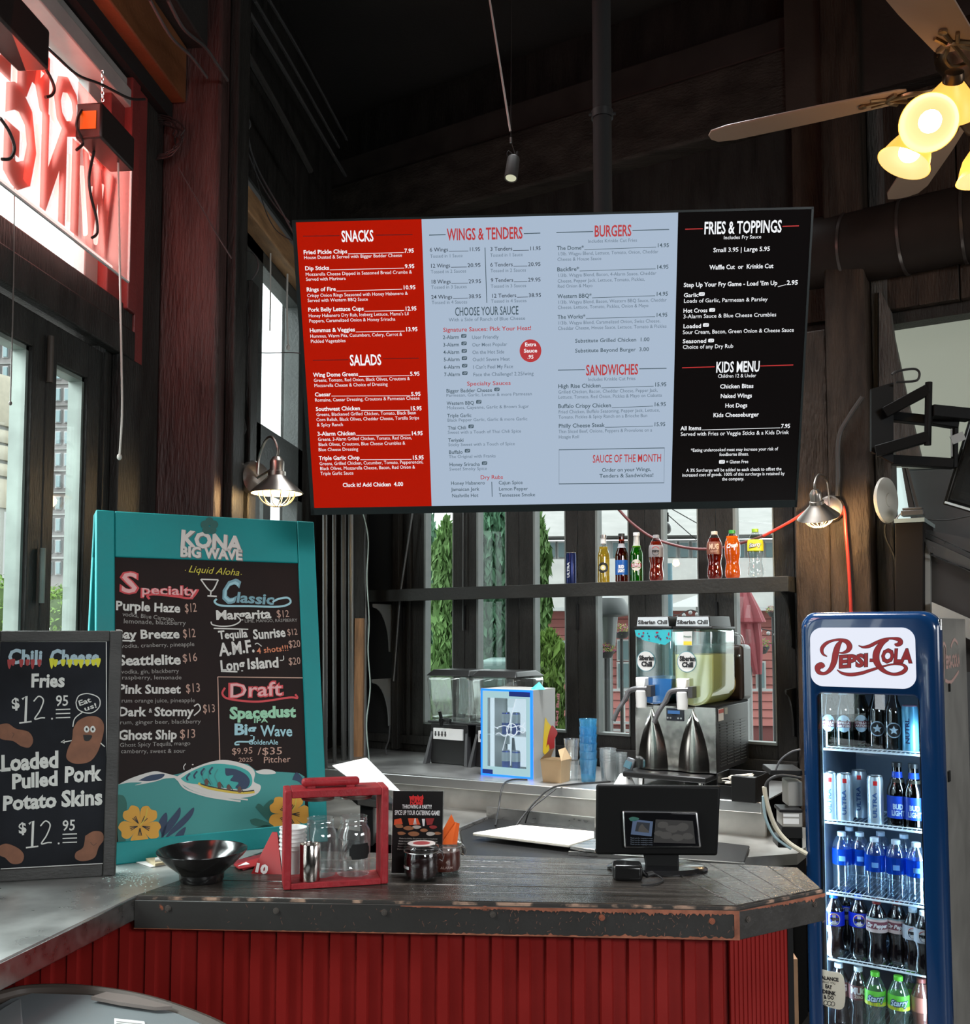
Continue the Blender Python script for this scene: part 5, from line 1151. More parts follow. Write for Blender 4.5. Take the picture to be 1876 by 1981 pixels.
c=can('tall dark blue can with vertical white lettering, alone at the left of the shelf',BLUECAN,[('ULTRA',0.03,0.013,0.075,FA-0.45,W_)],None,1.03);on_shelf(c,1105,1120)
amber=glassy('amber_glass',(0.42,0.09,0.015),0.10);greeng=glassy('green_glass',(0.16,0.62,0.05),0.10);paleg=glassy('pale_beer_glass',(0.85,0.66,0.18),0.10)
beerliq=liquid_mat('pale_beer',(0.75,0.52,0.06),(0.88,0.66,0.12),0.25)
foil=lambda z0,mm:(z0,0.226,mm)
b1x=bottle('beer_bottle','clear beer bottle of golden beer with white neck foil and round black star badge','bottle',BEER,beerliq,0.175,petg,mat('cap_grey',(0.4,0.4,0.4),0.3,0.8),0.0155,[(0.19,0.226,mat('white_neck_foil',(0.7,0.7,0.68),0.35))],
    [(lambda m:disc_on(m,BEER,0.072,0.026),K_),(lambda m:disc_on(m,BEER,0.072,0.0135,lift=0.0015),cm((0.75,0.62,0.2))),(lambda m:star_(m,BEER,0.072,0.011,0.002),W_)])
on_shelf(b1x,1168,1120)
blu=mat('label_bright_blue',(0.01,0.10,0.38),0.35)
b2x=bottle('beer_bottle','amber brown beer bottle with a blue label on the shelf','bottle',BEER,None,0.19,amber,mat('cap_black',(0.02,0.02,0.02),0.3),0.0155,[(0.035,0.105,blu),(0.165,0.185,mat('label_grey',(0.3,0.3,0.32),0.4))],
    [(lambda m:wraptext(m,BEER,'BUD',0.066,0.014,0.85,off=0.07),W_),(lambda m:wraptext(m,BEER,'LIGHT',0.047,0.014,1.05,off=0.06),W_)]);on_shelf(b2x,1203,1119)
m=MB();m.lathe(offp(BEER,0.0014,0.20),n=20);m.build('drink',liquid_mat('amber_beer',(0.35,0.10,0.01),(0.7,0.26,0.05),0.25),b2x)
b3x=bottle('beer_bottle','bright green beer bottle with silver neck foil and red badge','bottle',BEER,liquid_mat('green_lit_beer',(0.16,0.45,0.01),(0.42,0.80,0.10),0.35),0.17,greeng,WHITE,0.0155,[(0.168,0.226,mat('silver_neck_foil',(0.55,0.54,0.5),0.35,0.4))],
    [(lambda m:disc_on(m,BEER,0.078,0.027),cm((0.62,0.58,0.5))),(lambda m:(m.add(*bandq(BEER,0.068,0.086,0.85))),cm((0.32,0.03,0.04))),(lambda m:wraptext(m,BEER,'STELLA',0.078,0.006,1.3,off=0.04,lift=0.0022),W_),(lambda m:wraptext(m,BEER,'ARTOIS',0.070,0.006,1.3,off=0.04,lift=0.0022),W_)])
on_shelf(b3x,1232,1118)
colac=liquid_mat('cola_backlit',(0.42,0.035,0.008),(0.86,0.20,0.05),0.32);rootl=liquid_mat('root_beer_backlit',(0.36,0.022,0.006),(0.84,0.16,0.04),0.30);orl=liquid_mat('orange_soda',(0.9,0.20,0.01),(0.95,0.36,0.03),0.75)  # backlight glow put into the cola and root beer colours
grey=cm((0.30,0.30,0.30));
b4x=bottle('soda_bottle','cola bottle with grey label and red and black emblem beside the green beer','bottle',SODA,colac,0.185,petg,mat('cap_silver_grey',(0.35,0.35,0.36),0.4),0.0145,[(0.112,0.168,mat('translucent_grey_label',(0.22,0.20,0.20),0.4))],
    [(lambda m:half(m,SODA,0.142,0.019,1),RD),(lambda m:half(m,SODA,0.138,0.019,-1),K_),(lambda m:wraptext(m,SODA,'PEPSI',0.134,0.009,0.95,off=0.06,lift=0.0018),K_)]);on_shelf(b4x,1270,1117)
b5x=bottle('soda_bottle','dark root beer bottle with brown label and cream cap','bottle',SODA,rootl,0.185,petg,cm((0.66,0.62,0.52)),0.0145,[(0.112,0.168,cm((0.16,0.05,0.03)))],
    [(lambda m:wraptext(m,SODA,'MUG',0.135,0.022,1.3,off=0.05),cm((0.6,0.42,0.3))),(lambda m:wraptext(m,SODA,'ROOT',0.120,0.009,0.9,off=0.03),cm((0.5,0.3,0.22)))]);on_shelf(b5x,1383,1116)
b6x=bottle('soda_bottle','orange soda bottle with green cap on the shelf','bottle',SODA,orl,0.19,petg,cm((0.03,0.30,0.05)),0.0145,[],
    [(lambda m:wraptext(m,SODA,'Crush',0.135,0.018,1.5,off=0.05,shear=0.3,rise=.006),W_)]);on_shelf(b6x,1417.5,1115)
b7x=bottle('soda_bottle','clear lemon soda bottle with yellow green label, rightmost on the shelf','bottle',SODA,None,0.19,petg,cm((0.28,0.48,0.03)),0.0145,[(0.118,0.168,cm((0.62,0.62,0.03)))],
    [(lambda m:m.add(*bandq(SODA,0.142,0.168,0.5,0.0012,acen=FA+0.5)),cm((0.28,0.58,0.04))),(lambda m:wraptext(m,SODA,'Starry',0.132,0.018,1.5,off=0.09,shear=.2,rise=.006,lift=0.0016),K_),(lambda m:wraptext(m,SODA,'Starry',0.133,0.017,1.45,off=0.02,shear=.2,rise=.006,lift=0.0022),W_)]);on_shelf(b7x,1462,1112)
# ================================================================== THINGS ON THE LEDGE
def onl(px,py,z=ZL):s,d=lp(px,py,z);return (s,-d,z)
# juice dispenser, two bowls
dd=thing('juice_dispenser','double juice dispenser with two clear bowls and black base','dispenser',M=MBK @ TR((bs(822,1486,.37).x,-.37,ZL)))
MBs=bs(822,1486).x
W2=(bs(1000,1486,0.37).x-bs(822,1486,0.37).x)
hD=0.50
dsp=mat('dispenser_black',(0.018,0.018,0.018),0.35);clr=glassy('bowl_polycarbonate',(0.86,0.90,0.88),0.10,0.05,edge=0.7,milky=0.05)
for k in range(2):
    x0=k*W2/2;x1=x0+W2/2-0.004
    m=MB();b_=[(x0+.01,0.03),(x1-.01,0.03),(x1-.01,0.26),(x0+.01,0.26)];t_=[(x0,0.0),(x1,0.0),(x1,0.30),(x0,0.30)]
    m.hexa([Vector((x,y,0.215)) for x,y in b_],[Vector((x,y,0.445)) for x,y in t_]);m.build('juice_bowl',clr,dd,bevel=0.02,seg=3)
    m=MB();m.hexa([Vector((x,y,0.445)) for x,y in t_],[Vector((x0+.02+(x1-x0-.04)*(x==x1),0.04+.2*(y>.1),0.475)) for x,y in t_]);m.build('bowl_lid',dsp,dd,bevel=0.006)
    m=MB();m.hexa([Vector((x0+a,b,0.0)) for a,b in ((0.0,-.02),(.018,-.02),(.018,.02),(0.0,.02))],[Vector((x0+a,b,0.2)) for a,b in ((0.028,.03),(.04,.03),(.04,.06),(0.028,.06))]);m.build('leg_frame',DARKGREY,dd);m=MB()
    m.hexa([Vector((x1-a,b,0.0)) for a,b in ((0.018,-.02),(.0,-.02),(.0,.02),(0.018,.02))],[Vector((x1-a,b,0.2)) for a,b in ((0.04,.03),(.028,.03),(.028,.06),(0.04,.06))])
    m.build('leg_frame',DARKGREY,dd)
    m=MB();m.bb(x0+.02,x1-.02,0.02,0.28,0,0.205);m.build('base_panel',dsp,dd,bevel=0.006)
    m=MB();m.bb(x0+.045,x1-.045,0.008,0.018,0.125,0.180);m.build('instruction_label',PAPER,dd)
    m=MB()
    for i in range(4):m.bb(x0+.055+i*.02,x0+.063+i*.02,0.0065,0.0078,0.14,0.165);m.bb(x0+.052+i*.02,x0+.066+i*.02,0.0065,0.0078,0.148,0.151)
    o=m.build('label_marks',cm((0.06,0.06,0.06)),dd);o['kind']='stuff'
    m=MB();xm=(x0+x1)/2-.01;m.cyl((xm,0.03,0.225),(xm,-0.045,0.225),0.010,n=12);m.cyl((xm,-0.035,0.235),(xm,-0.035,0.195),0.012,0.008,n=12);m.bar((xm,-0.035,.235),(xm-0.004,-0.045,0.27),0.012,0.012);m.cyl((xm+.03,-0.02,0.222),(xm+.045,-0.02,0.222),0.012,n=10);m.cyl((xm,-0.02,0.222),(xm+.04,-0.02,0.222),0.005,n=10)
    m.build('tap',BLACK,dd)
    m=MB();m.bb(x0+.02,x1-.02,0.285,0.30,.03,0.44) if False else m.cyl(((x0+x1)/2,0.15,0.215),((x0+x1)/2,0.15,0.43),0.035,0.03,20);m.build('inner_tube',clr,dd)
m=MB();m.bb(0.0,W2,0.02,0.28,0.203,0.214);m.build('top_deck',dsp,dd,bevel=0.004)
# mini fridge with lit glass front
f0=onl(930,1499);fwid=bs(1029,1500,-f0[1]).x-f0[0];fz=bs(930,1332,-f0[1]).z-ZL
mf=thing('mini_fridge','small countertop fridge with glowing blue edged glass door','fridge',M=MBK @ TR(f0))
DPT=0.23
m=MB();
for a in ((0,fwid,0.012,DPT,0.0,0.012),(0,fwid,0.012,DPT,fz-.015,fz),(0,0.012,.012,DPT,0.012,fz-.015),(fwid-.012,fwid,.012,DPT,0.012,fz-.015),(0.012,fwid-.012,DPT-.012,DPT,0.012,fz-.015)):m.bb(*a)
m.build('body',mat('light_grey_fridge_body',(0.42,0.42,0.40),0.35,var=0.05),mf)
e_=mat('glow_blue_door_edge',(0.0,0.05,0.2),0.4,emit=2.2,ecol=(0.01,0.14,1.0));k=0.009
m=MB();m.bb(0,k,0,.011,0,fz);m.bb(fwid-k,fwid,0,.011,0,fz);m.bb(k,fwid-k,0,.011,0,k);m.bb(k,fwid-k,0,.011,fz-k,fz);m.build('door_edge',e_,mf)
k2=k+0.022;fr2=glow('lit_frosted_frame',(0.50,0.80,0.86),0.75)
m=MB();m.bb(k,k2,0.001,.010,k,fz-k);m.bb(fwid-k2,fwid-k,0.001,.010,k,fz-k);m.bb(k2,fwid-k2,0.001,.010,k,k2+.012);m.bb(k2,fwid-k2,0.001,.010,fz-k2-.01,fz-k);m.build('door_frame',fr2,mf)
m=MB();m.bb(k2,fwid-k2,0.004,.006,k2,fz-k2);m.build('door_glass',glassy('frosted_lit_glass',(0.92,0.97,1.0),0.06,milky=0.10,mcol=(0.6,0.8,0.9)),mf)
m=MB();m.bb(k2+.008,k2+.02,0.02,0.04,k2,fz-k2);m.bb(.02,fwid-.02,DPT-.016,DPT-.013,.02,fz-.02);m.build('inner_light',glow('inner_led_white',(0.85,0.95,1.0),1.0),mf)
m=MB();m.bb(.013,fwid-.013,0.03,DPT-.02,fz*.46,fz*.46+.004);m.build('wire_shelf',WHITE,mf)
m=MB();m.bb(k,k+.056,-.0006,.0,k,k+.02);m.build('door_sticker',mat('navy_sticker',(0.01,0.03,0.2),0.4),mf);m=MB();m.bb(fwid*.56,fwid-k,-.0006,0,fz-k-.022,fz-k);m.build('door_sticker',mat('navy_sticker',(0.01,0.03,0.2),0.4),mf)
ms=MB();sx=Sheet(MBK @ Vector((f0[0],f0[1]+.004,ZL)),BU,Vector((0,0,1)),lift=0.0015)
for y_ in (0,):
    sx.curve('w',[(960,1408),(975,1404),(990,1407),(1005,1404),(1015,1410),(1012,1418),(1003,1414),(996,1422),(986,1420),(975,1424),(966,1418),(960,1420)],1.4)
    sx.curve('w',[(990+10*math.cos(t),1412+12*math.sin(t)) for t in [j*math.pi/5 for j in range(10)]],1.4,close=True);sx.line('w',[(972,1452),(1000,1345)],1.2)
    sx.curve('w',[(1004,1407),(1012,1403),(1014,1398)],1.2);sx.curve('w',[(964,1410),(957,1406)],1.2)
sx.blob('r',[(973,1343),(979,1338),(985,1343)]);sx.blob('r',[(981,1343),(987,1338),(993,1343)])
sx.flush({'w':glow('etched_white',(0.8,0.9,1.0),0.9),'r':glow('small_red_logo',(0.7,0.08,0.03),0.8)},mf)
ss=Sheet(MBK @ Vector((f0[0]+fwid,f0[1],ZL)),BY,Vector((0,0,1)),lift=0.0012)
K5=lambda P:[(1029+(x-1029)*.76,y) for x,y in P]
ss.text('t','Red Bull',1078,1405,1082,11,1342,off=0.04)
ss.blob('y',K5([(1056,1452),(1058,1420),(1062,1389),(1068,1396),(1080,1412),(1074,1440),(1066,1462),(1057,1456)]),n=4);ss.blob('r',K5([(1064,1446),(1070,1420),(1078,1404),(1086,1408),(1093,1418),(1086,1430),(1085,1448),(1076,1455),(1070,1440)]),n=4,lift=0.0018)
ss.flush({'t':cm((0.30,0.05,0.06)),'y':cm((0.80,0.55,0.02)),'r':cm((0.42,0.02,0.02))},mf)
for i,x in enumerate((0.35,0.55)):
    for zz in (0.012,fz*.46+.005):
        cc=can('slim blue and silver can inside the countertop fridge',mat('slim_can_blue',(0.02,0.05,0.35),0.3,0.5),[],None,0.9,group='slim cans in the countertop fridge',extra=[(lambda m,P:m.add(*bandq([(0.0265,0),(0.0265,.14)],.07,.125,3.1,n=20)),mat('slim_can_silver',(0.6,0.62,0.65),0.3,0.5))])
        cc.matrix_world=MBK @ TR((f0[0]+fwid*x,f0[1]+.07,ZL+zz),0,0.75)
        cc['label']='slim blue can on the %s shelf of the countertop fridge, %s one'%('upper' if zz>.1 else 'lower','left' if i==0 else 'right')
# turquoise crumpled cloth on the fridge
m=MB();a=MBK @ Vector((f0[0]+fwid*.95,f0[1]+.05,ZL+fz))
m.add([a+Vector(v) for v in ((0,0,0),(.05,.02,0),(.02,.04,.035),(-.02,.03,.0),(.01,.02,.012),(.035,.045,.005))],[[0,1,2],[0,2,3],[1,5,2],[3,2,5],[0,4,1]])
o=m.build('napkin',mat('turquoise_napkin',(0.05,0.5,0.45),0.6),smooth=0);tag(o,'crumpled turquoise napkin on top of the small fridge','napkin')
# takeout box
tb=thing('takeout_box','open brown paper takeout box beside the small fridge','box',M=MBK @ TR(onl(1047,1512)))
kb_=mat('kraft_paper',(0.45,0.31,0.17),0.7,var=0.1);s_,h_=0.105,0.10
m=MB();b_=[(0.008,0.0),(s_-.008,0.0),(s_-.008,.085),(.008,.085)];t_=[(0,-.01),(s_,-.01),(s_,.095),(0,.095)]
for i in range(4):
    j=(i+1)%4;m.add([Vector((*b_[i],0)),Vector((*b_[j],0)),Vector((*t_[j],h_)),Vector((*t_[i],h_))],[[0,1,2,3]])
m.add([Vector((*p,0)) for p in b_],[[0,1,2,3]]);m.build('box_body',kb_,tb,smooth=0)
m=MB();m.add([Vector(v) for v in ((0,-.01,h_),(s_,-.01,h_),(s_*.8,-.045,h_+.02),(s_*.15,-.05,h_+.005))],[[0,1,2,3]]);m.add([Vector(v) for v in ((0,-.01,h_),(0,.095,h_),(.03,.07,h_+.045),(.035,.01,h_+.04))],[[0,1,2,3]])
m.add([Vector(v) for v in ((s_,-.01,h_),(s_,.095,h_),(s_-.02,.07,h_+.05),(s_-.025,.01,h_+.045))],[[0,1,2,3]]);m.build('box_flap',kb_,tb,smooth=0)
# cups
def cupstack(px,pb,wpx,htop,n,mm,label,lab_top,grp,nm='plastic_cup',rb=0.75):
    s,d=lp(px,pb);b=MBK @ Vector((s,-d,ZL));D=(b-O).length;r=wpx/2/F_PX*D;H=(pb-htop)/F_PX*D;ch=r*2.5;st=(H-ch)/max(1,n-1);first=None
    for i in range(n):
        if first is None:
            m=MB();m.lathe([(0.001,0.001),(r*rb,0.0),(r*rb*1.02,.002),(r*.97,ch-.006),(r,ch-.004),(r,ch),(r*.95,ch),(r*.93,ch-.006),(r*(rb-.04),.004),(0.001,.004)],n=28);o=m.build(nm,mm);first=o
        else:o=first.copy();C.objects.link(o)
        o.location=b+Vector((0,0,st*i));tag(o,ORD[i]+label if i<n-1 else lab_top,'cup',grp)
bluec=glassy('blue_cup_plastic',(0.60,0.84,0.94),0.08,milky=0.22,mcol=(0.20,0.62,0.88))
cupstack(1138,1512,34,1395,6,bluec,' blue plastic tumbler from the bottom of the tall stack','topmost blue plastic tumbler of the tall stack','blue tumblers stacked on the ledge')
cupstack(1106,1509,30,1432,2,CLEARPL,' clear tumbler of the pair behind the takeout box','upper clear tumbler of the pair behind the takeout box','clear tumblers behind the takeout box')
clc=glassy('clear_cup_plastic',(0.88,0.90,0.90),0.14,milky=0.16,mcol=(0.75,0.78,0.78))
cupstack(1176,1512,32,1450,5,clc,' clear plastic cup from the bottom of the larger clear stack','topmost cup of the larger clear stack, white rim','larger clear cups by the slush machine')
cupstack(1200,1508,26,1458,4,clc,' small clear cup from the bottom of the stack touching the slush machine','topmost cup of the smaller clear stack','smaller clear cups by the slush machine')
# handset on a cradle
hs=thing('cordless_phone','grey cordless handset leaning in its white cradle by the slush machine','phone',M=MBK @ TR(onl(1196,1522)))
m=MB();m.bar((0.03,0,0.03),(0.055,0.02,0.125),0.036,0.018,up=(0,1,0));m.build('handset',mat('handset_grey',(0.10,0.11,0.12),0.35),hs,bevel=0.005)
m=MB();m.bar((0.0415,-0.0065,0.085),(0.051,0.001,0.113),0.026,0.018,up=(0,1,0));m.build('display',glow('handset_display',(0.12,0.30,0.38),.7),hs)
m=MB();m.hexa([Vector(v) for v in ((-.02,-.03,0),(.06,-.03,0),(.07,.04,0),(-.0,.04,0))],[Vector(v) for v in ((0.01,-.01,.06),(.045,-.01,.045),(.05,.03,.045),(.015,.03,.06))]);m.build('cradle',WHITE,hs,bevel=0.006)
# ================================================================== SLUSH MACHINE
sl0=lp(1228,1515);s_a=bs(1229,1400,0.50).x;s_b=bs(1384,1400,0.50).x;SWd=s_b-s_a
sm=thing('slush_machine','twin tank frozen drink machine, one tank blue and one pale yellow','drink machine',M=MBK @ TR((s_a,-0.50,ZL)))
zq=lambda py,d=0.50:bs(1300,py,d).z-ZL
zb0,zb1=zq(1490),zq(1366);ztk0,ztk1=zq(1362),zq(1217);zl1=zq(1192)
bz=zb0
chr_=mat('polished_machine_steel',(0.66,0.63,0.58),0.14,1.0,bump=0.05,bscale=8)
m=MB();m.bb(0,SWd,0.0,0.012,bz,zb1);m.build('front_panel',mat('splashed_steel',(0.55,0.53,0.50),0.22,1.0,var=0.2,vscale=30),sm)
for xc in (SWd*.22,SWd*.73): # arched mirror recesses
    poly=[(-SWd*.19,0)]+[(-SWd*.19*(1-t*t),(zb1-bz-.01)*(t)) for t in [i/10 for i in range(1,10)]]+[(0,zb1-bz-.01)]+[(SWd*.19*(1-t*t),(zb1-bz-.01)*t) for t in [i/10 for i in range(9,0,-1)]]+[(SWd*.19,0)]
    m=MB();vs=[];n_=len(poly)
    half_=n_//2
    for i in range(half_+1):
        l,r_=poly[i],poly[n_-1-i]
        for j in range(9):
            f_=j/8;x=l[0]+(r_[0]-l[0])*f_;dep=0.014*math.sin(math.pi*f_)*(1-i/half_*.6)
            vs.append(Vector((xc+x,-0.0015-dep,bz+l[1])))
    m.add(vs,[[i*9+j,i*9+j+1,(i+1)*9+j+1,(i+1)*9+j] for i in range(half_) for j in range(8)]);m.build('mirror_arch',chr_,sm,smooth=60)
m=MB();m.bb(0.0,SWd,0.0125,0.46,bz,zb1);m.build('housing',mat('machine_black',(0.02,0.019,0.018),0.4),sm,bevel=0.003)
m=MB()
for c in range(4):
    for r_ in range(15):m.bb(SWd+0.0003,SWd+0.003,0.05+c*.095,0.13+c*.095,bz+.02+r_*.0125,bz+.024+r_*.0125)
o=m.build('vent_slats',mat('vent_grey',(0.055,0.055,0.055),0.4),sm);o['kind']='stuff'
m=MB();m.bb(SWd+.0005,SWd+.002,0.035,0.10,zb1-.058,zb1-.008);m.build('warning_label',PAPER,sm);m=MB();m.bb(SWd+.0022,SWd+.003,0.035,0.10,zb1-.026,zb1-.010);m.build('warning_label',cm((0.5,0.06,0.03)),sm,)
m=MB();m.bb(SWd+.0005,SWd+.002,0.115,0.155,zb1-.035,zb1-.008);m.build('small_label',cm((0.35,0.35,0.28)),sm)
m=MB();m.bb(SWd*.40,SWd*.62,-0.004,0.0,zb1-.062,zb1-.008);m.build('control_panel',mat('control_blue_black',(0.018,0.022,0.03),0.3),sm,bevel=0.002)
m=MB();m.bb(SWd*.42,SWd*.57,-0.0055,-0.004,zb1-.032,zb1-.018);m.build('control_display',glow('control_lcd',(0.05,0.17,0.42),0.9),sm)
m=MB();
for x in (.42,.455,.55,.585):m.cyl((SWd*x,-0.004,zb1-.05),(SWd*x,-0.0065,zb1-.05),0.004,n=10)
m.build('buttons',SILVER,sm)
m=MB();m.bb(-0.02,SWd-.01,-0.10,0.05,bz-.030,bz-.006);m.build('drip_tray',BLACK,sm,bevel=0.006)
m=MB()
for x,y in ((0.04,-.04),(SWd-.05,-.04),(.1,.3),(SWd-.03,.3)):m.cyl((x,y,0),(x,y,bz-.028),0.012,0.015,n=14);m.build('foot',CHROME,sm) if x !=SWd-.03 else 0;m=m if x==SWd-.03 else MB()
m.build('foot',CHROME,sm)
m=MB();m.bb(0,SWd,0.01,0.46,zb1,ztk0);m.build('deck',MATBLACK,sm)
tw=SWd/2-.004
blueliq=mat('blue_slush',(0.004,0.16,0.55),0.35);yelliq=glassy('yellow_slush',(0.80,0.78,0.45),0.03,milky=0.9,mcol=(1.0,0.86,0.46))
tankm=glassy('tank_plastic',(0.80,0.95,0.93),0.10,0.05,milky=0.05,mcol=(0.6,0.9,0.9),edge=0.7)
for k in range(2):
    x0,x1=k*(SWd/2)+.002,k*(SWd/2)+tw;L0,L1=-0.01,0.30
    tk=MB();rr=tw/2-.004;cx2=(x0+x1)/2;zc2=ztk0+rr*.92
    n=12;prof=[(cx2-rr*math.cos(a),zc2-rr*math.sin(a)) for a in [math.pi*i/n for i in range(n+1)]];prof=[(x,z) for x,z in prof];prof=prof+[(x1-.002,ztk1),(x0+.002,ztk1)]
    tk.rings([[Vector((x,y,z)) for x,z in prof] for y in (L0,L1)]);tk.build('tank',tankm,sm,bevel=0.012,seg=3)
    fillz=zc2+(rr*.35 if k==0 else (ztk1-zc2)*.55);r2_=rr-.004
    pl=[(cx2-r2_*math.cos(a),zc2-r2_*math.sin(a)) for a in [math.pi*i/n for i in range(n+1)]]+[(cx2+r2_,fillz),(cx2-r2_,fillz)]
    m=MB();m.rings([[Vector((x,y,z)) for x,z in pl] for y in (L0+.006,L1-.006)]);m.build('slush',blueliq if k==0 else yelliq,sm)
    if k==1:m=MB();m.cyl((cx2,0.29,zc2),(cx2,0.37,zc2),rr*.98,rr*.80,28);m.build('tank_bulge',yelliq,sm)
    m=MB();m.bb(x0-.0,x1,L0-.004,L1+.004,ztk1,ztk1+.010);m.build('lid_flange',BLACK,sm,bevel=0.002)
    m=MB();m.hexa([Vector((x,y,ztk1+.010)) for x,y in ((x0+.01,L0+.006),(x1-.012,L0+.006),(x1-.012,L1-.02),(x0+.01,L1-.02))],[Vector((x,y,zl1)) for x,y in ((x0+.016,L0+.012),(x1-.016,L0+.012),(x1-.016,L1-.03),(x0+.016,L1-.03))]);m.build('lid',BLACK,sm,bevel=0.002)
    sx=Sheet(MBK @ Vector((s_a,-0.50+L0+.004,ZL)),BU,Vector((0,0,1)),lift=0.002)
    ox=0 if k==0 else 60
    # lid banner on the front and side faces
    def loc(a,b):return (x0+a,ztk1+b)
    sx.raw('w',[loc(.012,.013),loc(tw-.016,.013),loc(tw-.02,zl1-ztk1-.004),loc(.018,zl1-ztk1-.004)],[[0,1,2,3]])
    V,Fc,wd=lay('Siberian Chill',0.04);sx.raw('k',[(x0+.018+x/wd*(tw-.04),ztk1+.022+y*.016) for x,y in V],Fc,lift=0.0026)
    # round badge
    cz=zc2+rr*1.25;bx=x0+.055 if k==0 else x0+.06
    sx2=Sheet(MBK @ Vector((s_a,-0.50+L0-.002,ZL)),BU,Vector((0,0,1)),lift=0.0012)
    sx2.raw('b',[(bx+.043*math.cos(t),cz+.045*math.sin(t)) for t in [j*math.pi/14 for j in range(28)]],[list(range(28))],lift=0.0010)
    sx2.raw('w',[(bx+.040*math.cos(t),cz+.042*math.sin(t)) for t in [j*math.pi/14 for j in range(28)]],[list(range(28))],lift=0.0016)
    for tx,yy,ww in (('Siberian',0.004,.070),('Chill',-.022,.05)):
        V,Fc,wd=lay(tx,0.06);sx2.raw('k',[(bx-ww/2+x/wd*ww+.004,cz+yy+y*.019) for x,y in V],Fc,lift=0.0024)
    sx.flush({'w':mat('banner_white',(0.55,0.60,0.62),0.4),'k':K_},sm);sx2.flush({'w':mat('badge_white',(0.62,0.62,0.60),0.4),'k':K_,'b':cm((0.10,0.28,0.32))},sm)
    if k==0:
        sx3=Sheet(MBK @ Vector((s_a,-0.50+L0-.002,ZL)),BU,Vector((0,0,1)),lift=0.001);sx3.raw('a',[(x0+.004,ztk1-.004),(x1-.002,ztk1-.004),(x1-.004,ztk1-.05),(x1-.03,ztk1-.068),(x0+.05,ztk1-.05),(x0+.01,ztk1-.03)],[[5,4,3,2,1,0]]);
        for q in range(26):
            xx,yy=x0+random.uniform(.02,tw-.01),ztk1-random.uniform(.01,.045);r3=random.uniform(.002,.005)
            sx3.raw(random.choice('rn'),[(xx+r3*math.cos(t),yy+r3*math.sin(t)) for t in [j*math.pi/3 for j in range(6)]],[list(range(6))],lift=0.0018)
        sx3.flush({'a':mat('aqua_print',(0.03,0.42,0.48),0.4),'r':cm((0.25,0.02,0.05)),'n':cm((0.01,0.04,0.12))},sm)
    else:
        sx3=Sheet(MBK @ Vector((s_a,-0.50+L0-.002,ZL)),BU,Vector((0,0,1)),lift=0.001);sx3.raw('w',[(x0+.045,ztk1-.01),(x0+.045,ztk1-.07),(x0+.085,ztk1-.07),(x0+.085,ztk1-.01)],[[0,1,2,3]]);sx3.raw('y',[(x0+.047,ztk1-.052),(x0+.047,ztk1-.068),(x0+.083,ztk1-.068),(x0+.083,ztk1-.052)],[[0,1,2,3]],lift=0.0016)
        V,Fc,wd=lay('Pineapple',0.03);sx3.raw('n',[(x0+.048+x/wd*.034,ztk1-.035+y*.007) for x,y in V],Fc,lift=0.0018)
        sx3.flush({'w':mat('badge_white',(0.62,0.62,0.60)),'y':cm((0.75,0.6,0.05)),'n':cm((0.02,0.10,0.05))},sm)
    # tap, spout and curved handle
    xt=x0+(.045 if k==0 else .05);zt_=zc2-.01
    m=MB();m.bb(xt-.022,xt+.022,-0.055,-0.012,zt_+.005,zt_+.045);m.build('tap_cap',WHITE,sm,bevel=0.004)
    m=MB();m.cyl((xt,-0.045,zt_-.01),(xt,-0.045,zt_-.085),0.026,0.022,20);m.build('spout',WHITE,sm,bevel=0.003)
    m=MB();pth=smooth_path([(xt+.035,-.04,zt_-.004),(xt,-.05,zt_-.004),(xt-.045,-.06,zt_-.012),(xt-.062,-.075,zt_-.05),(xt-.085,-.10,zt_-.095),(xt-.10,-.115,zt_-.14)],5);m.tube(pth,[0.014]*8+[0.012]*8+[0.010]*(len(pth)-16),10);m.bb(xt+.03,xt+.05,-.06,-.01,zt_-.035,zt_+.012)
    m.build('tap_handle',DARKGREY,sm)
m=MB();m.bb(SWd*.1,SWd+.012,L1+.05,L1+.19,ztk0+.0,ztk1-.07);m.build('rear_cover',mat('brown_black_cover',(0.035,0.022,0.018),0.4),sm,bevel=0.02,seg=4)
m=MB();m.tube(smooth_path([(SWd-.01,L1,ztk1-.02),(SWd+.005,L1+.05,ztk1-.03),(SWd+.005,L1+.09,ztk1-.07),(SWd+.0,L1+.08,ztk1-.11),(SWd,L1+.02,ztk1-.12)],5),0.0055,8);m.build('lid_handle',CLEARPL,sm)
# black caddy with straws at the right of the ledge
ck_=thing('straw_caddy','black plastic caddy of wrapped cutlery on the ledge right of the till','caddy',M=MBK @ TR(onl(1386,1545)))
s9=lp(1480,1545)[0]-lp(1386,1545)[0]
m=MB();W9,D9,H9=s9,0.16,0.10
for a in ((0,W9,0,.004,0,H9*.55),(0,W9,D9-.004,D9,0,H9),(0,.004,0.004,D9,0,H9),(W9*.42,W9,-.03,0,0,H9),(W9-.004,W9,0,D9,0,H9),(0,W9,0,D9,0,.004)):m.bb(*a)
m.build('caddy_body',BLACK,ck_,bevel=0.002)
for i in range(12):
    m=MB();x=random.uniform(.005,W9*.35);y=random.uniform(.01,.1);z=H9*.5+i*.0035;a=random.uniform(-.5,.5)
    m.bar((x-.01,y,z),(x+.085*math.cos(a),y+.085*math.sin(a),z+random.uniform(-.01,.02)),0.012,0.004);o=m.build('wrapped_cutlery',mat('paper_wrap_cream',(0.66,0.62,0.54),0.7),xf=MBK @ TR(onl(1386,1545)));tag(o,'paper wrapped cutlery piece lying in the black caddy','cutlery','wrapped cutlery in the black caddy')
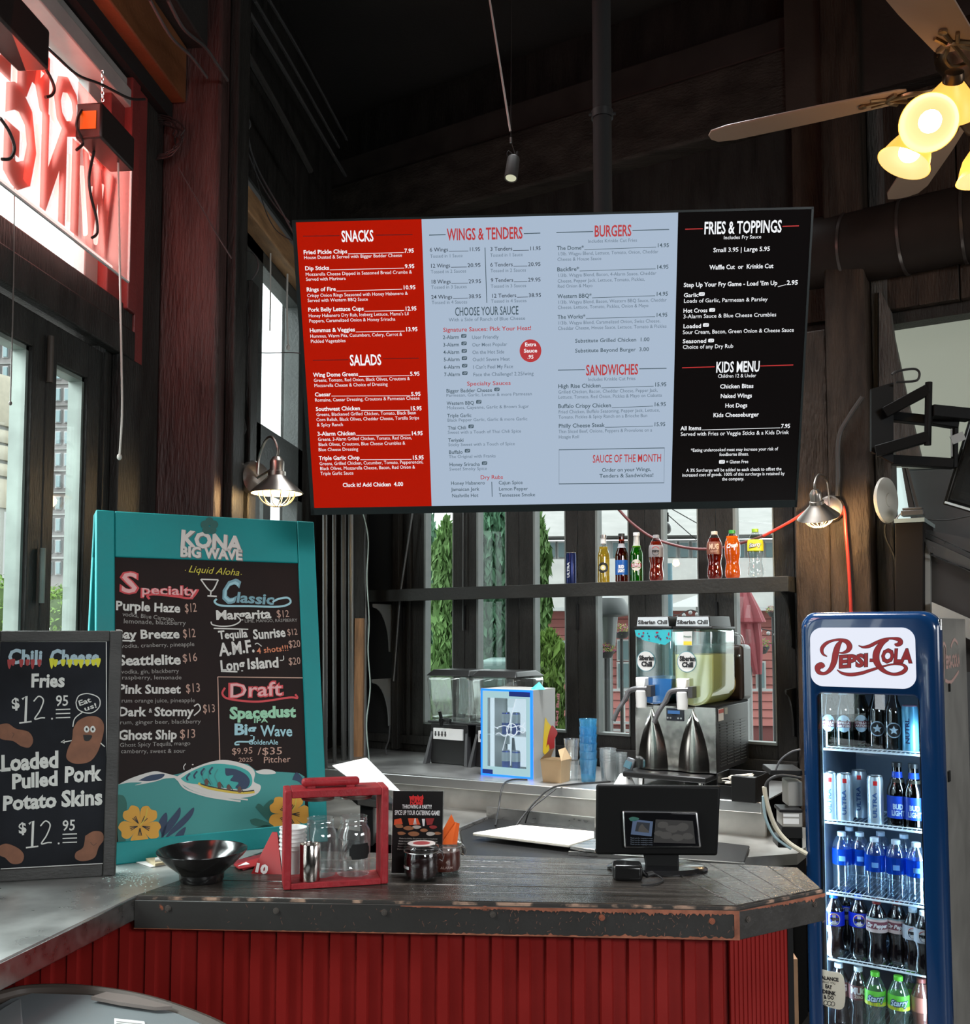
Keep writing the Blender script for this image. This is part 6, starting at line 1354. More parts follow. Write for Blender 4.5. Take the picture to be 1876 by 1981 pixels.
# white acrylic tilted sign on the ledge left end
P4=[(646,1478),(709,1465),(774,1530),(700,1512)]
yy=atz(705,1560,ZM).y
q=[aty(642,1480,3.55),aty(709,1465,3.75),aty(774,1530,3.68),aty(690,1515,3.45)]
m=MB();m.slab([q[0],q[3],q[2],q[1]],0.006,(0,0,-1));st=thing('printer_lid','glossy white tilted panel between the red crate and the back ledge','panel',tuple(q[0]));m.build('panel',mat('glossy_white_panel',(0.85,0.86,0.86),0.18,spec=0.6),st,world=True,bevel=0.003)
m=MB();c_=(q[0]+q[2])/2;m.slab([Vector((p.x*.9+c_.x*.1,p.y+.01,p.z-.05)) for p in (q[0],q[3],q[2],q[1])],0.03,(0,0,-1));m.bar((c_.x,c_.y+.03,0.82),(c_.x,c_.y+.03,c_.z-.05),.05,.05);m.build('printer_body',BLACK,st,world=True,bevel=0.004)
# right of the till: clutter box, screen, hoses by the cooler
bx1=thing('card_printer','stacked pale grey devices with paper tickets beside the blue cooler','printer',M=Matrix.Identity(4))
Y8=3.55
def yb(m,x0,y0,x1,y1,d,th=0.10):a,b=aty(x0,y1,Y8+d),aty(x1,y0,Y8+d);return m.bb(a.x,b.x,a.y,a.y+th,a.z,b.z)
m=MB();yb(m,1524,1512,1552,1560,.05);yb(m,1513,1570,1552,1600,.0);m.build('device_body',mat('pale_device_grey',(0.36,0.35,0.32),0.5),bx1,world=True,bevel=0.004)
m=MB();yb(m,1490,1490,1552,1500,.02,.15);yb(m,1508,1566,1552,1572,-.01);yb(m,1512,1600,1552,1622,.0);yb(m,1505,1622,1552,1640,.05);m.build('device_black',BLACK,bx1,world=True,bevel=0.003)
m=MB();yb(m,1515,1575,1545,1580,-.006,.004);yb(m,1515,1584,1545,1594,-.006,.004);m.build('device_label',PAPER,bx1,world=True)
for pts,r_,mm,lab in (([(1478,1522),(1484,1556),(1500,1600),(1525,1630),(1560,1652)],0.008,mat('cream_hose',(0.55,0.50,0.38),0.5),'cream hose arching down beside the blue cooler'),([(1476,1540),(1480,1580),(1498,1618),(1530,1642)],0.005,mat('pale_blue_hose',(0.3,0.42,0.45),0.4),'thin pale blue hose next to the cream hose'),
                         ([(1478,1530),(1486,1510),(1510,1500),(1550,1505)],0.005,CABLE,'black hose looping from the ledge end to the devices'),([(1500,1490),(1510,1470),(1530,1455),(1548,1450)],0.0035,DARKGREY,'thin grey cable rising to the blue cooler')):
    cable([aty(x,y,Y8-.02) for x,y in pts],r_,mm,lab,'hose','hose')
# steel post behind, under the counter end and boxes
m=MB();a=aty(1532,1981,3.3);b=aty(1545,1981,3.3);m.bb(a.x,b.x,3.3,3.42,0.0,0.56);o=m.build('cardboard_box',mat('brown_cardboard',(0.22,0.12,0.06),0.7,var=0.2));tag(o,'brown cardboard box in the gap between counter and cooler','box')
# ================================================================== TALL BLUE DRINKS COOLER
CRZ=-R(28.65);CP=Vector((0.7816,3.538,0))
CM=Matrix.Translation(CP) @ Matrix.Rotation(CRZ,4,'Z');CI=CM.inverted()
CUx=Vector((math.cos(CRZ),math.sin(CRZ),0));CYv=Vector((-math.sin(CRZ),math.cos(CRZ),0))
def cf(px,py,d=0.0):return CI @ at(px,py,CP+CYv*d,CYv)
CWt=cf(1822,1400).x;CHt=cf(1600,1184).z;CDp=0.62
co=thing('drinks_cooler','tall navy blue glass door drinks cooler with a lit red script sign','cooler',M=CM)
navy=mat('gloss_navy_enamel',(0.004,0.030,0.10),0.18,coat=0.6,spec=0.6)
gx0,gx1=cf(1579,1400).x,cf(1779,1400).x;gz1=cf(1650,1342).z;gz0=0.22
side=mat('champagne_steel_side',(0.40,0.385,0.35),0.38,0.6,var=0.06)
m=MB();t=0.012
for a in ((0.008,0.008+t,0.06,CDp,0.05,CHt-.02),(CWt-.008-t,CWt-.008,0.06,CDp,0.05,CHt-.02),(0.008+t,CWt-.008-t,.06,CDp,CHt-.02-t,CHt-.02),(.008+t,CWt-.008-t,CDp-t,CDp,.05,CHt-.02-t),(.008+t,CWt-.008-t,.06,CDp,.05,gz0)):m.bb(*a)
m.build('body',side,co,bevel=0.004)
# door frame with rounded outline
def rrect(x0,x1,z0,z1,r,n=8,bot=True):
    P=[]
    for cx,cz,a0,rr in ((x1-r,z1-r,0,r),(x0+r,z1-r,90,r),(x0+r,z0+r,180,r),(x1-r,z0+r,270,r)):
        for i in range(n+1):a=math.radians(a0+90*i/n);P.append((cx+rr*math.cos(a),cz+rr*math.sin(a)))
    return P
outer=rrect(0,CWt,0.10,CHt,0.055);inner=rrect(gx0,gx1,gz0,gz1,0.022)
m=MB();n_=len(outer)
yf,yb2=0.0,0.058
ring=lambda P,y:[Vector((x,y,z)) for x,z in P]
def shrink(P,k):
    cx,cz=CWt/2,(CHt+.1)/2
    return [(x+(k if x<cx else-k),z+(k if z<cz else-k)) for x,z in P]
lay_=[ring(outer,yb2),ring(outer,yf+.024),ring(shrink(outer,.005),yf+.010),ring(shrink(outer,.014),yf+.002),ring(shrink(outer,.026),yf),ring(shrink(inner,-.006),yf),ring(inner,yf+.004),ring(inner,yb2)]
vs=[v for r_ in lay_ for v in r_]
m.add(vs,[[j*n_+i,j*n_+(i+1)%n_,(j+1)*n_+(i+1)%n_,(j+1)*n_+i] for j in range(len(lay_)-1) for i in range(n_)]+[[(len(lay_)-1)*n_+i,(len(lay_)-1)*n_+(i+1)%n_,(i+1)%n_,i] for i in range(n_)])
dr=m.build('door',navy,co,smooth=40)
MW[dr.name]=CM
m=MB();m.bb(gx0+.001,gx1-.001,.012,.016,gz0,gz1);m.build('door_glass',glassy('cooler_door_glass',(0.93,0.97,1.0),0.045,0.01),dr)
m=MB();m.bb(gx0,gx0+.006,.017,.05,gz0,gz1);m.bb(gx1-.006,gx1,.017,.05,gz0,gz1);m.build('door_gasket',MATBLACK,dr)
# lit sign
sx0,sx1=cf(1568,1272).x,cf(1771,1272).x;sz0,sz1=cf(1668,1330).z,cf(1668,1214).z
P=rrect(sx0,sx1,sz0,sz1,0.042,10)
m=MB();m.hexa([Vector((x,-.001,z)) for x,z in P],[Vector((x,-.004,z)) for x,z in P]) if False else m.rings([[Vector((x,-.0045,z)) for x,z in P],[Vector((x,0.003,z)) for x,z in P]])
sg_=m.build('lit_sign',glow('cooler_sign_light',(0.84,0.88,1.0),0.93),co)
cs=Sheet(CM @ Vector((0,-.0045,0)),CUx,Vector((0,0,1)),lift=0.0008)
def bigscript(ink,grow,lf):
    c=lambda pts,w_,:varstroke(cs,ink,pts,grow,lf)
    q=lambda*a:[(1520+x/4.952,1160+y/4.952,w_/4.952) for x,y,w_ in a]
    # P: upper bow, bowl, and swinging foot
    c(q((395,545,6),(355,520,22),(345,470,34),(385,420,30),(450,392,20),(520,385,26),(585,405,44),(610,450,50),(590,490,36),(545,510,18),(505,508,6)),0)
    c(q((535,395,18),(500,440,48),(478,510,58),(460,600,54),(425,670,40),(370,708,28),(315,695,40),(305,650,58),(340,630,60),(365,650,30)),0)
    # C: flying bar, stem, lower loop
    c(q((695,440,4),(740,455,20),(800,445,30),(870,410,28),(940,380,20),(1020,372,20),(1085,385,40),(1098,415,40),(1065,432,34),(1040,425,10)),0)
    c(q((985,385,10),(920,420,42),(870,500,58),(865,580,60),(895,640,52),(950,690,34),(1030,715,26),(1110,700,34),(1150,660,34),(1120,625,22),(1040,618,14),(960,632,14),(880,655,20),(800,680,26),(720,705,30),(620,718,32),(540,705,24),(490,672,5)),0)
def varstroke(S_,ink,pts,grow,lf):
    p=smooth_path([Vector((a,b,w_)) for a,b,w_ in pts],6);n=len(p);L=[];Rr=[]
    for i in range(n):
        a=Vector(S_.px(p[i].x,p[i].y));j0,j1=max(i-1,0),min(i+1,n-1)
        d=Vector(S_.px(p[j1].x,p[j1].y))-Vector(S_.px(p[j0].x,p[j0].y));d=d.normalized() if d.length else Vector((1,0))
        ppm=(S_.px(1700,1272)[0]-S_.px(1600,1272)[0])/100
        hw=max(.5,p[i].z+grow)*ppm/2;nn=Vector((-d.y,d.x))*hw;L.append(tuple(a+nn));Rr.append(tuple(a-nn))
    S_.raw(ink,L+Rr,[[n+i,n+i+1,i+1,i] for i in range(n-1)],lf)
bigscript('k',1.1,0.0006);bigscript('r',-0.4,0.0013)
for ink,lf,of in (('k',0.0007,0.075),('r',0.0014,0.045)):
    for tx,x0,y0,x1,y1,h in (('EPSI',1622,1291.5,1679,1288,22),('-',1682,1284,1689,1284,20),('OLA',1704,1281,1762,1281,24)):
        cs.text(ink,tx,x0,y0,x1,h,y1,off=of,shear=0.12,lift=lf)
cs.flush({'k':cm((0.02,0.02,0.03)),'r':mat('sign_script_red',(0.30,0.015,0.02),0.4)},co)
# side print
sd=Sheet(CM @ Vector((CWt-.008,0,0)),CYv,Vector((0,0,1)),lift=0.001)
sp=cm((0.50,0.32,0.28))
CSx=lambda x,y:(x,y)
for pts in ([(0.02,1.50),(0.0,1.44),(0.03,1.40)],):
    pass
def yz(ink,pts,hw):sd.stroke(ink,[Vector(p) for p in [tuple(v[:2]) for v in smooth_path([Vector((a,b,0)) for a,b in pts],6)]],hw,0.001)
z0=cf(1820,1290).z
yz('p',[(.10,z0+.01),(.085,z0+.05),(.12,z0+.075),(.16,z0+.06),(.15,z0+.02)],.006);yz('p',[(.13,z0+.06),(.12,z0-.0),(.09,z0-.055),(.07,z0-.04)],.007)
V,Fc,wd=lay('EPSI-COLA',.05);sd.raw('p',[(.15+x/wd*.30,z0-.01+y*.04) for x,y in V],Fc,.001);yz('p',[(.13,z0-.05),(.25,z0-.06),(.42,z0-.03)],.006);yz('p',[(.26,z0+.06),(.34,z0+.085),(.42,z0+.07)],.006)
sd.flush({'p':sp},co)
m=MB();zz=cf(1820,1336).z;m.box((CWt-.006,.20,zz),(.006,.02,.028));zz=cf(1820,1512).z;m.box((CWt-.006,.14,zz),(.006,.035,.035));m.build('side_vent',BLACK,co)
m=MB();zz=cf(1810,1210).z;m.cyl((CWt-.004,.03,zz-.015),(CWt-.004,.03,zz+.02),.008,n=12);m.build('hinge_cap',CHROME,co)
# cabinet liner, lights, wire shelves
ix0_,ix1_=gx0-.004,gx1+.004
m=MB();lin=mat('cooler_liner',(0.10,0.14,0.20),0.4)
for a in ((ix0_-.004,ix0_,.06,CDp-.05,gz0,CHt-.1),(ix1_,ix1_+.004,.06,CDp-.05,gz0,CHt-.1),(ix0_,ix1_,CDp-.06,CDp-.055,gz0,CHt-.1),(ix0_,ix1_,.06,CDp-.05,gz0-.004,gz0),(ix0_,ix1_,.06,CDp-.05,CHt-.1,CHt-.096)):m.bb(*a)
m.build('liner',lin,co)
led=glow('cooler_led',(0.55,0.82,1.0),5.0)
m=MB();m.bb(ix0_+.001,ix0_+.005,.062,.070,gz0+.02,gz1+.05);m.bb(ix1_-.005,ix1_-.001,.062,.070,gz0+.02,gz1+.05);m.build('led_strip',led,co)
area_l=bpy.data.lights.new('cooler_light','AREA');area_l.shape='RECTANGLE';area_l.size=0.02;area_l.size_y=1.0;area_l.energy=2.0;area_l.color=(0.62,0.86,1.0)
al=bpy.data.objects.new('cooler_light',area_l);C.objects.link(al);al.parent=co;al.location=(gx0+.006,.068,.80);al.rotation_euler=Vector((-.6,-.8,0)).to_track_quat('Z','Y').to_euler();al2=al.copy();C.objects.link(al2);al2.parent=co;al2.location=(gx1-.006,.068,.80);al2.rotation_euler=Vector((.6,-.8,0)).to_track_quat('Z','Y').to_euler()
MWc=CM
swire=mat('white_coated_wire',(0.72,0.80,0.85),0.35)
SZ=[cf(1590,y,.075).z for y in (1449,1590,1727,1853)]+[gz0+.012]
for i,z in enumerate(SZ):
    m=MB();m.tube([(ix0_+.006,.078,z),(ix1_-.004,.078,z)],.0038,8);m.tube([(ix0_+.014,.078,z+.010),(ix1_-.004,.078,z+.010)],.0022,6)
    m.tube([(ix0_+.006,.40,z),(ix1_-.004,.40,z)],.003,6)
    m.build('shelf_rail',swire,co)
    m=MB()
    for k in range(22):x=ix0_+.012+k*(ix1_-ix0_-.02)/21;m.tube([(x,.078,z+.003),(x,.40,z+.003)],.0013,4,caps=False)
    o=m.build('shelf_wires',swire,co);o['kind']='stuff'
# contents
def incool(t,px,row,d=.125,yaw=None,s=1.0):
    z=SZ[row]+.0055;x=cf(px,1500,d).x;p=CM @ Vector((x,d,z));toc=math.atan2(p.x,p.y) if yaw is None else yaw
    t.matrix_world=Matrix.Translation(p) @ Matrix.Rotation(-toc,4,'Z') @ Matrix.Scale(s,4);MW[t.name]=t.matrix_world.copy()
    return t
def more(t,px,row,d,label,s=1.0):
    c=copy_tree(t);c['label']=label;z=SZ[row]+.0055;x=cf(px,1500,d).x;p=CM @ Vector((x,d,z));c.matrix_world=Matrix.Translation(p) @ Matrix.Rotation(-math.atan2(p.x,p.y),4,'Z') @ Matrix.Scale(s,4);return c
dgreen=glassy('dark_green_glass',(0.05,0.20,0.06),0.12);dkglass=glassy('smoky_glass',(0.45,0.42,0.38),0.14)
ovalm=mat('pale_blue_oval_label',(0.36,0.55,0.68),0.4);maroon=cm((0.14,0.02,0.05))
def oval(m,prof,zc,rx,rz,lift):
    n=20;vs=[]
    for k in range(n):
        t=2*math.pi*k/n;z=zc+rz*math.sin(t);r=rad(prof,z)+lift;a=FA+rx*math.cos(t)/r;vs.append(Vector((r*math.cos(a),r*math.sin(a),z)))
    r=rad(prof,zc)+lift+.0003;vs.append(Vector((0,-r,zc)));m.add(vs,[[k,(k+1)%n,n] for k in range(n)])
st=bottle('beer_bottle','green beer bottle with pale oval label, far left of the cooler top shelf','bottle',BEER,mat('green_beer_dark',(.006,.02,.006),.2),.19,dgreen,None,.0155,[(0.185,0.222,ovalm)],
    [(lambda m:oval(m,BEER,.085,.024,.030,.001),ovalm),(lambda m:m.add(*bandq(BEER,.072,.094,.78,.0016)),maroon),(lambda m:wraptext(m,BEER,'STELLA',.084,.007,1.25,off=.04,lift=.0022),W_),(lambda m:wraptext(m,BEER,'ARTOIS',.074,.007,1.25,off=.04,lift=.0022),W_)])
G1='bottles on the top shelf of the blue cooler'
incool(st,1604,0);st['group']=G1;more(st,1634,0,.125,'green beer bottle with pale oval label, second from left on the cooler top shelf');more(st,1668,0,.17,'dimmer green beer bottle third from left, set back on the cooler top shelf')
cz=bottle('beer_bottle','clear beer bottle with round star emblem, left one of the pair','bottle',BEER,mat('smoky_beer_dark',(.035,.03,.022),.2),.19,dkglass,K_,.0155,[],[(lambda m:disc_on(m,BEER,.072,.026,lift=.001),cm((0.34,0.46,0.56))),(lambda m:disc_on(m,BEER,.072,.0225,lift=.0016),K_),(lambda m:star_(m,BEER,.072,.016,.0022,5),cm((0.4,0.55,0.66)))])
incool(cz,1699,0,.15);cz['group']=G1;more(cz,1731,0,.12,'clear beer bottle with round star emblem beside the light blue can')
nu=can('light blue tall can with vertical lettering, right end of the cooler top shelf',mat('light_blue_can',(0.16,0.50,0.76),0.3,0.3),[('NUTRL',.03,.014,.085,FA-.35,NB)],None,1.05,topm=cm((0.35,0.16,0.25)));incool(nu,1763,0,.105)
silv=mat('silver_blue_can',(0.50,0.60,0.68),0.28,0.5)
ul=can('tall silver can with blue vertical lettering, far left of the second cooler shelf',silv,[('ULTRA',.025,.014,.085,FA-.1,cm((0.03,0.10,0.28)))],None,1.1,group='cans on the second cooler shelf',extra=[(lambda m,P:m.add(*bandq(P,.135,.150,.25)),RD)])
incool(ul,1604,1,.11);more(ul,1633,1,.11,'tall silver can second from left on the second cooler shelf');more(ul,1661,1,.22,'tall silver can standing deep behind the gap on the second cooler shelf');more(ul,1692,1,.11,'tall silver can left of the blue labelled bottles')
bl=bottle('beer_bottle','dark beer bottle with bright blue label, left of the two','bottle',[(r*1.12,z*.92) for r,z in BEER],mat('smoky_beer_dark',(.035,.03,.022)),.16,glassy('dark_beer_glass',(0.10,0.07,0.05),.12),K_,.0165,[(0.03,0.105,mat('label_royal_blue',(0.01,0.06,0.50),.35)),(0.165,0.185,mat('label_royal_blue',(0.01,0.06,0.50),.35))],
    [(lambda m:wraptext(m,[(r*1.12,z*.92) for r,z in BEER],'BUD',.062,.016,.95,off=.06),cm((0.45,0.6,0.8))),(lambda m:wraptext(m,[(r*1.12,z*.92) for r,z in BEER],'LIGHT',.040,.016,1.2,off=.05),cm((0.45,0.6,0.8)))],group='blue labelled beer bottles in the cooler')
incool(bl,1735,1,.12);more(bl,1767,1,.115,'dark beer bottle with bright blue label at the right edge of the second cooler shelf')
wa=bottle('water_bottle','water bottle far left on the third cooler shelf','bottle',WATER,None,.19,glassy('water_bottle_clear',(0.84,0.91,0.97),0.15,milky=.05,mcol=(.5,.7,.9),edge=.6),mat('cap_pale_white',(0.62,0.72,0.80),.4),.0145,[],
    [(lambda m:band_(m,WATER,.09,.145),glassy('water_label_blue',(0.03,0.16,0.75),.1,milky=.6,mcol=(.01,.10,.62))),(lambda m:m.add(*bandq(WATER,.105,.122,.32,.0016)),cm((0.14,0.35,0.75)))],group='water bottles in the blue cooler')
incool(wa,1625,2,.14)
for x,d,l in ((1660,.17,'water bottle second from left, set slightly back on the third cooler shelf'),(1688,.105,'water bottle third from left at the shelf edge'),(1729,.105,'water bottle fourth from left at the shelf edge'),(1768,.10,'water bottle at the right edge of the third cooler shelf'),(1700,.22,'water bottle in the second row behind the third one'),(1745,.22,'water bottle in the second row behind the right pair'),(1640,.25,'water bottle in the second row behind the left pair')):
    more(wa,x,2,d,l)
dkpet=mat('dark_cola_in_bottle',(0.010,0.006,0.008),0.12,coat=.5)
pb=bottle('soda_bottle','cola bottle with blue label and blue cap, far left of the fourth cooler shelf','bottle',SODA,dkpet,.20,petg,mat('cap_royal_blue',(0.01,0.12,0.70),.35),.0145,[(0.112,0.160,mat('label_pure_blue',(0.006,0.03,0.62),.35))],globe(SODA,.136,.021),group='blue labelled cola bottles in the cooler')
incool(pb,1607,3,.10);more(pb,1655,3,.13,'cola bottle with blue label and blue cap, second from left on the fourth cooler shelf');more(pb,1632,3,.20,'cola bottle with blue cap half hidden behind the first two')
crm=cm((0.62,0.50,0.48))
dp=bottle('soda_bottle','cola bottle with cream and wine label, red cap, left one','bottle',SODA,dkpet,.20,petg,cm((0.28,0.03,0.03)),.0145,[(0.112,0.160,crm),(0.155,0.160,cm((0.3,0.55,0.62)))],[(lambda m:m.add(*bandq(SODA,.124,.148,1.2,.0014)),cm((0.20,0.06,0.08))),(lambda m:wraptext(m,SODA,'Dr Pepper',.129,.013,2.0,off=.04,shear=.25,lift=.002),W_)],group='cream labelled bottles in the cooler')
incool(dp,1689,3,.105);more(dp,1728,3,.13,'cola bottle with cream and wine label, right one beside the white labelled colas')
pd=bottle('soda_bottle','cola bottle with silver white label and white cap on the fourth cooler shelf','bottle',SODA,dkpet,.20,petg,mat('cap_pale_white',(0.62,0.72,0.80),.4),.0145,[(0.112,0.160,mat('label_silver_white',(0.50,0.56,0.64),.35))],globe(SODA,.136,.021),group='white labelled cola bottles in the cooler')
incool(pd,1758,3,.105,s=.95);more(pd,1779,3,.085,'cola bottle with silver white label cut by the right door edge',.95)
mg=bottle('soda_bottle','root beer bottle with brown lettered label, white cap, on the lowest shelf','bottle',SODA,dkpet,.20,petg,mat('cap_pale_white',(0.62,0.72,0.80),.4),.0145,[(0.112,0.160,cm((0.12,0.035,0.035)))],[(lambda m:wraptext(m,SODA,'MUG',.133,.020,1.6,off=.06),cm((0.6,0.55,0.55))),(lambda m:wraptext(m,SODA,'ZERO',.119,.009,.8,off=.03),cm((0.6,0.5,0.4)))],group='dark bottles on the lowest shelf')
incool(mg,1651,4,.12);more(mg,1614,4,.12,'dark bottle with white cap behind the oval door sticker')
sy=bottle('soda_bottle','clear lime soda bottle with green cap and label, left one','bottle',SODA,None,.19,glassy('pale_lime_pet',(0.80,0.92,0.84),.14,milky=.08,mcol=(.5,.7,.6),edge=.6),cm((0.14,0.66,0.04)),.0145,[(0.112,0.160,cm((0.14,0.62,0.05)))],
    [(lambda m:m.add(*bandq(SODA,.112,.124,1.6,.0012)),cm((0.55,0.62,0.03))),(lambda m:wraptext(m,SODA,'Starry',.124,.020,1.6,off=.10,shear=.2,rise=.006,lift=.0016),NB),(lambda m:wraptext(m,SODA,'Starry',.125,.019,1.55,off=.02,shear=.2,rise=.006,lift=.0022),cm((0.6,0.8,0.9)))],group='lime soda bottles in the cooler')
incool(sy,1683,4,.10);more(sy,1727,4,.10,'clear lime soda bottle with green cap and label, right one');more(sy,1750,4,.19,'lime soda bottle in the second row behind the right one')
ib=bottle('soda_bottle','bottle of reddish brown iced tea at the right end of the lowest shelf','bottle',SODA,cm((0.16,0.045,0.03)),.20,petg,cm((0.2,0.05,0.04)),.0145,[(0.112,0.160,cm((0.30,0.11,0.08)))]);incool(ib,1771,4,.12)
# oval sticker on the door glass
bx0,bx1=cf(1579,1915).x,cf(1630,1915).x;bz0,bz1=cf(1604,1951).z,cf(1604,1881).z
P=[(bx0,bz0+.012),(bx0,bz1-.010),((bx0+bx1)/2,bz1),(bx1,bz1-.010),(bx1,bz0+.012),((bx0+bx1)/2,bz0)]
q=[(p.x,p.y) for p in smooth_path([Vector((a,b,0)) for a,b in P+[P[0]]],5)][:-1]
m=MB();m.rings([[Vector((x,.0095,z)) for x,z in q],[Vector((x,.0115,z)) for x,z in q]]);m.build('door_sticker',cm((0.62,0.60,0.50)),dr)
bsx=Sheet(CM @ Vector((0,.0095,0)),CUx,Vector((0,0,1)),lift=.0007)
for tx,x0,x1,y,y1,h,of in (('BALANCE',1584,1622,1893.5,1899,6.5,.05),('WHAT YOU',1590,1616,1901,1905,4,.0),('EAT',1596,1609,1911,1914,7,.05),('DRINK',1591,1616,1921,1926,7,.05),('& DO',1594,1613,1932,1934,7,.04)):bsx.text('k',tx,x0,y,x1,h,y1,off=of)
for k in range(3):bsx.curve('k',[(1597+k*7+3.6*math.cos(t),1940+k+4.2*math.sin(t)) for t in [j*math.pi/4 for j in range(8)]],1.2,close=True,n=3)
bsx.flush({'k':K_},dr)
# ================================================================== WALL LAMPS
wglass=glassy('lamp_globe_glass',(0.98,0.95,0.88),.08)
bulb=glow('warm_bulb',(1.0,0.70,0.30),9.0)
def walllamp(base,nrm,axis_tilt,label,s=1.0,watts=2.2,arm=0.16,yaw_out=None):
    """base: plate centre on the wall; nrm: outward unit; shade hangs at the end of a gooseneck"""
    t=thing('wall_lamp',label,'lamp',tuple(base));n_=Vector(nrm).normalized();up=Vector((0,0,1));Bv=Vector(base)
    m=MB();m.tube([Bv+n_*.001,Bv+n_*.006,Bv+n_*.022,Bv+n_*.028],[.058*s,.062*s,.056*s,.040*s],32);m.build('wall_plate',NICKEL,t,world=True)
    sp_=Bv+n_*arm*s+up*.0*s
    ax=(up+n_*axis_tilt).normalized()
    topc=sp_+ax*.06*s
    m=MB();m.tube(smooth_path([Bv+n_*.026+up*.012*s,Bv+n_*.034*s+up*.075*s,Bv+n_*.07*s+up*.125*s,Bv+n_*(arm*.8)*s+up*.13*s,topc+up*.03*s+n_*.004,topc],8),.0048*s,10);m.tube([Bv+n_*.026,sp_+ax*.03*s],.004*s,8);m.build('gooseneck',NICKEL,t,world=True)
    A=Matrix.Translation(sp_) @ ax.to_track_quat('Z','Y').to_matrix().to_4x4()
    m=MB();m.lathe([(0.001,.062*s),(.014*s,.060*s),(.022*s,.048*s),(.024*s,.044*s),(.024*s,.012*s),(.030*s,.010*s),(.030*s,-.004*s),(.026*s,-.006*s)],n=30,M=A);m.build('socket_cap',NICKEL,t,world=True)
    m=MB();m.lathe([(.030*s,-.004*s),(.036*s,-.012*s),(.086*s,-.058*s),(.089*s,-.062*s),(.086*s,-.063*s),(.034*s,-.016*s),(.024*s,-.008*s)],n=48,M=A,caps=False);m.build('shade',NICKEL,t,world=True)
    m=MB();m.lathe([(.033*s,-.0175*s),(.084*s,-.0635*s)],n=48,M=A,caps=False);m.build('shade_lining',mat('shade_white_lining',(0.8,0.76,0.68),.5),t,world=True)
    m=MB()
    for k in range(6):
        a=math.pi*k/6*2/2
        m.tube([A @ Vector((.062*s*math.cos(q)*math.cos(a),.062*s*math.cos(q)*math.sin(a),-.060*s-.048*s*math.sin(q))) for q in [math.pi*j/14 for j in range(15)]],.0018*s,6)
    m.build('wire_cage',mat('brass_wire',(0.72,0.60,0.42),.3,.9),t,world=True)
    m=MB();
    for v in range(1):m.lathe([(0.001,-.058*s),(.016*s,-.054*s),(.023*s,-.044*s),(.020*s,-.032*s),(.012*s,-.018*s)],n=20,M=A)
    m.build('bulb',bulb,t,world=True)
    lp_=A @ Vector((0,0,-.078*s));point('lamp_light',lp_,watts,(1.0,0.66,0.30),.025)
    return t
# left lamp on the post's rear side, turned to the counter
pl=aty(483,925,3.46)
pb_=Vector((-1.185,3.46,aty(470,928,3.46).z));
m=MB();bx_=aty(455,925,3.45);m.box((-1.20,3.45,pb_.z),(.05,.09,.10));o=m.build('junction_box',MATBLACK,bevel=.004);tag(o,'black junction box on the post behind the left wall lamp','box')
sL_=aty(540,955,3.40);
# base on the box face, axis out to the right and slightly to the camera
nl=Vector((sL_.x+1.175,3.36-3.44,0));al_=nl.length
walllamp((-1.172,3.44,pb_.z+.0),nl.normalized(),0.0,'brushed metal gooseneck wall lamp lit on the left post above the teal board',s=1.06,watts=5.0,arm=al_/1.06)
# right lamp on the pillar above the cooler
bR=MBK @ Vector((bs(1607,975,.185).x,-.19,bs(1607,985,.185).z))
sR_=at(1580,990,BP-BY*.42,BY)
nr=(sR_-bR);nr.z=0
walllamp(bR,nr.normalized(),0.42,'brushed metal gooseneck wall lamp tilted outward, on the pillar above the cooler',s=0.95,watts=9.0,arm=nr.length/0.95)
# ================================================================== CEILING FAN
fc=Vector((1.28,2.72,3.22));FZ=atz(1350,258,3.20)
hubp=atz(1872,150,3.24);hub=Vector((hubp.x+.03,hubp.y-.02,3.24))
fn=thing('ceiling_fan','bronze ceiling fan with pale blades and lit glass shades, upper right','fan',tuple(hub))
brz=mat('dark_bronze',(0.10,0.065,0.04),.32,.9);brz2=mat('aged_brass',(0.26,0.17,0.09),.35,.9)
m=MB();m.lathe([(.02,.16),(.07,.15),(.115,.12),(.125,.08),(.12,.05),(.10,.02),(.09,.0),(.08,-.03),(.055,-.05),(.05,-.09),(.058,-.10),(.062,-.14),(.045,-.17),(.02,-.185),(.001,-.186)],n=44);m.build('motor_housing',brz,fn)
m=MB();
for k in range(22):
    a=2*math.pi*k/22;m.bar((.121*math.cos(a),.121*math.sin(a),.055),(.118*math.cos(a),.118*math.sin(a),.105),.006,.004)
o=m.build('vent_ribs',brz2,fn);o['kind']='stuff'
m=MB();m.cyl((0,0,.15),(0,0,4.75-3.24),.013,n=14);m.build('downrod',brz,fn)
tipL=atz(1343,262,3.24)-hub;a0=math.atan2(tipL.y,tipL.x)
bladem=mat('pale_blade_wood',(0.30,0.20,0.145),.45,var=.08,vscale=4)
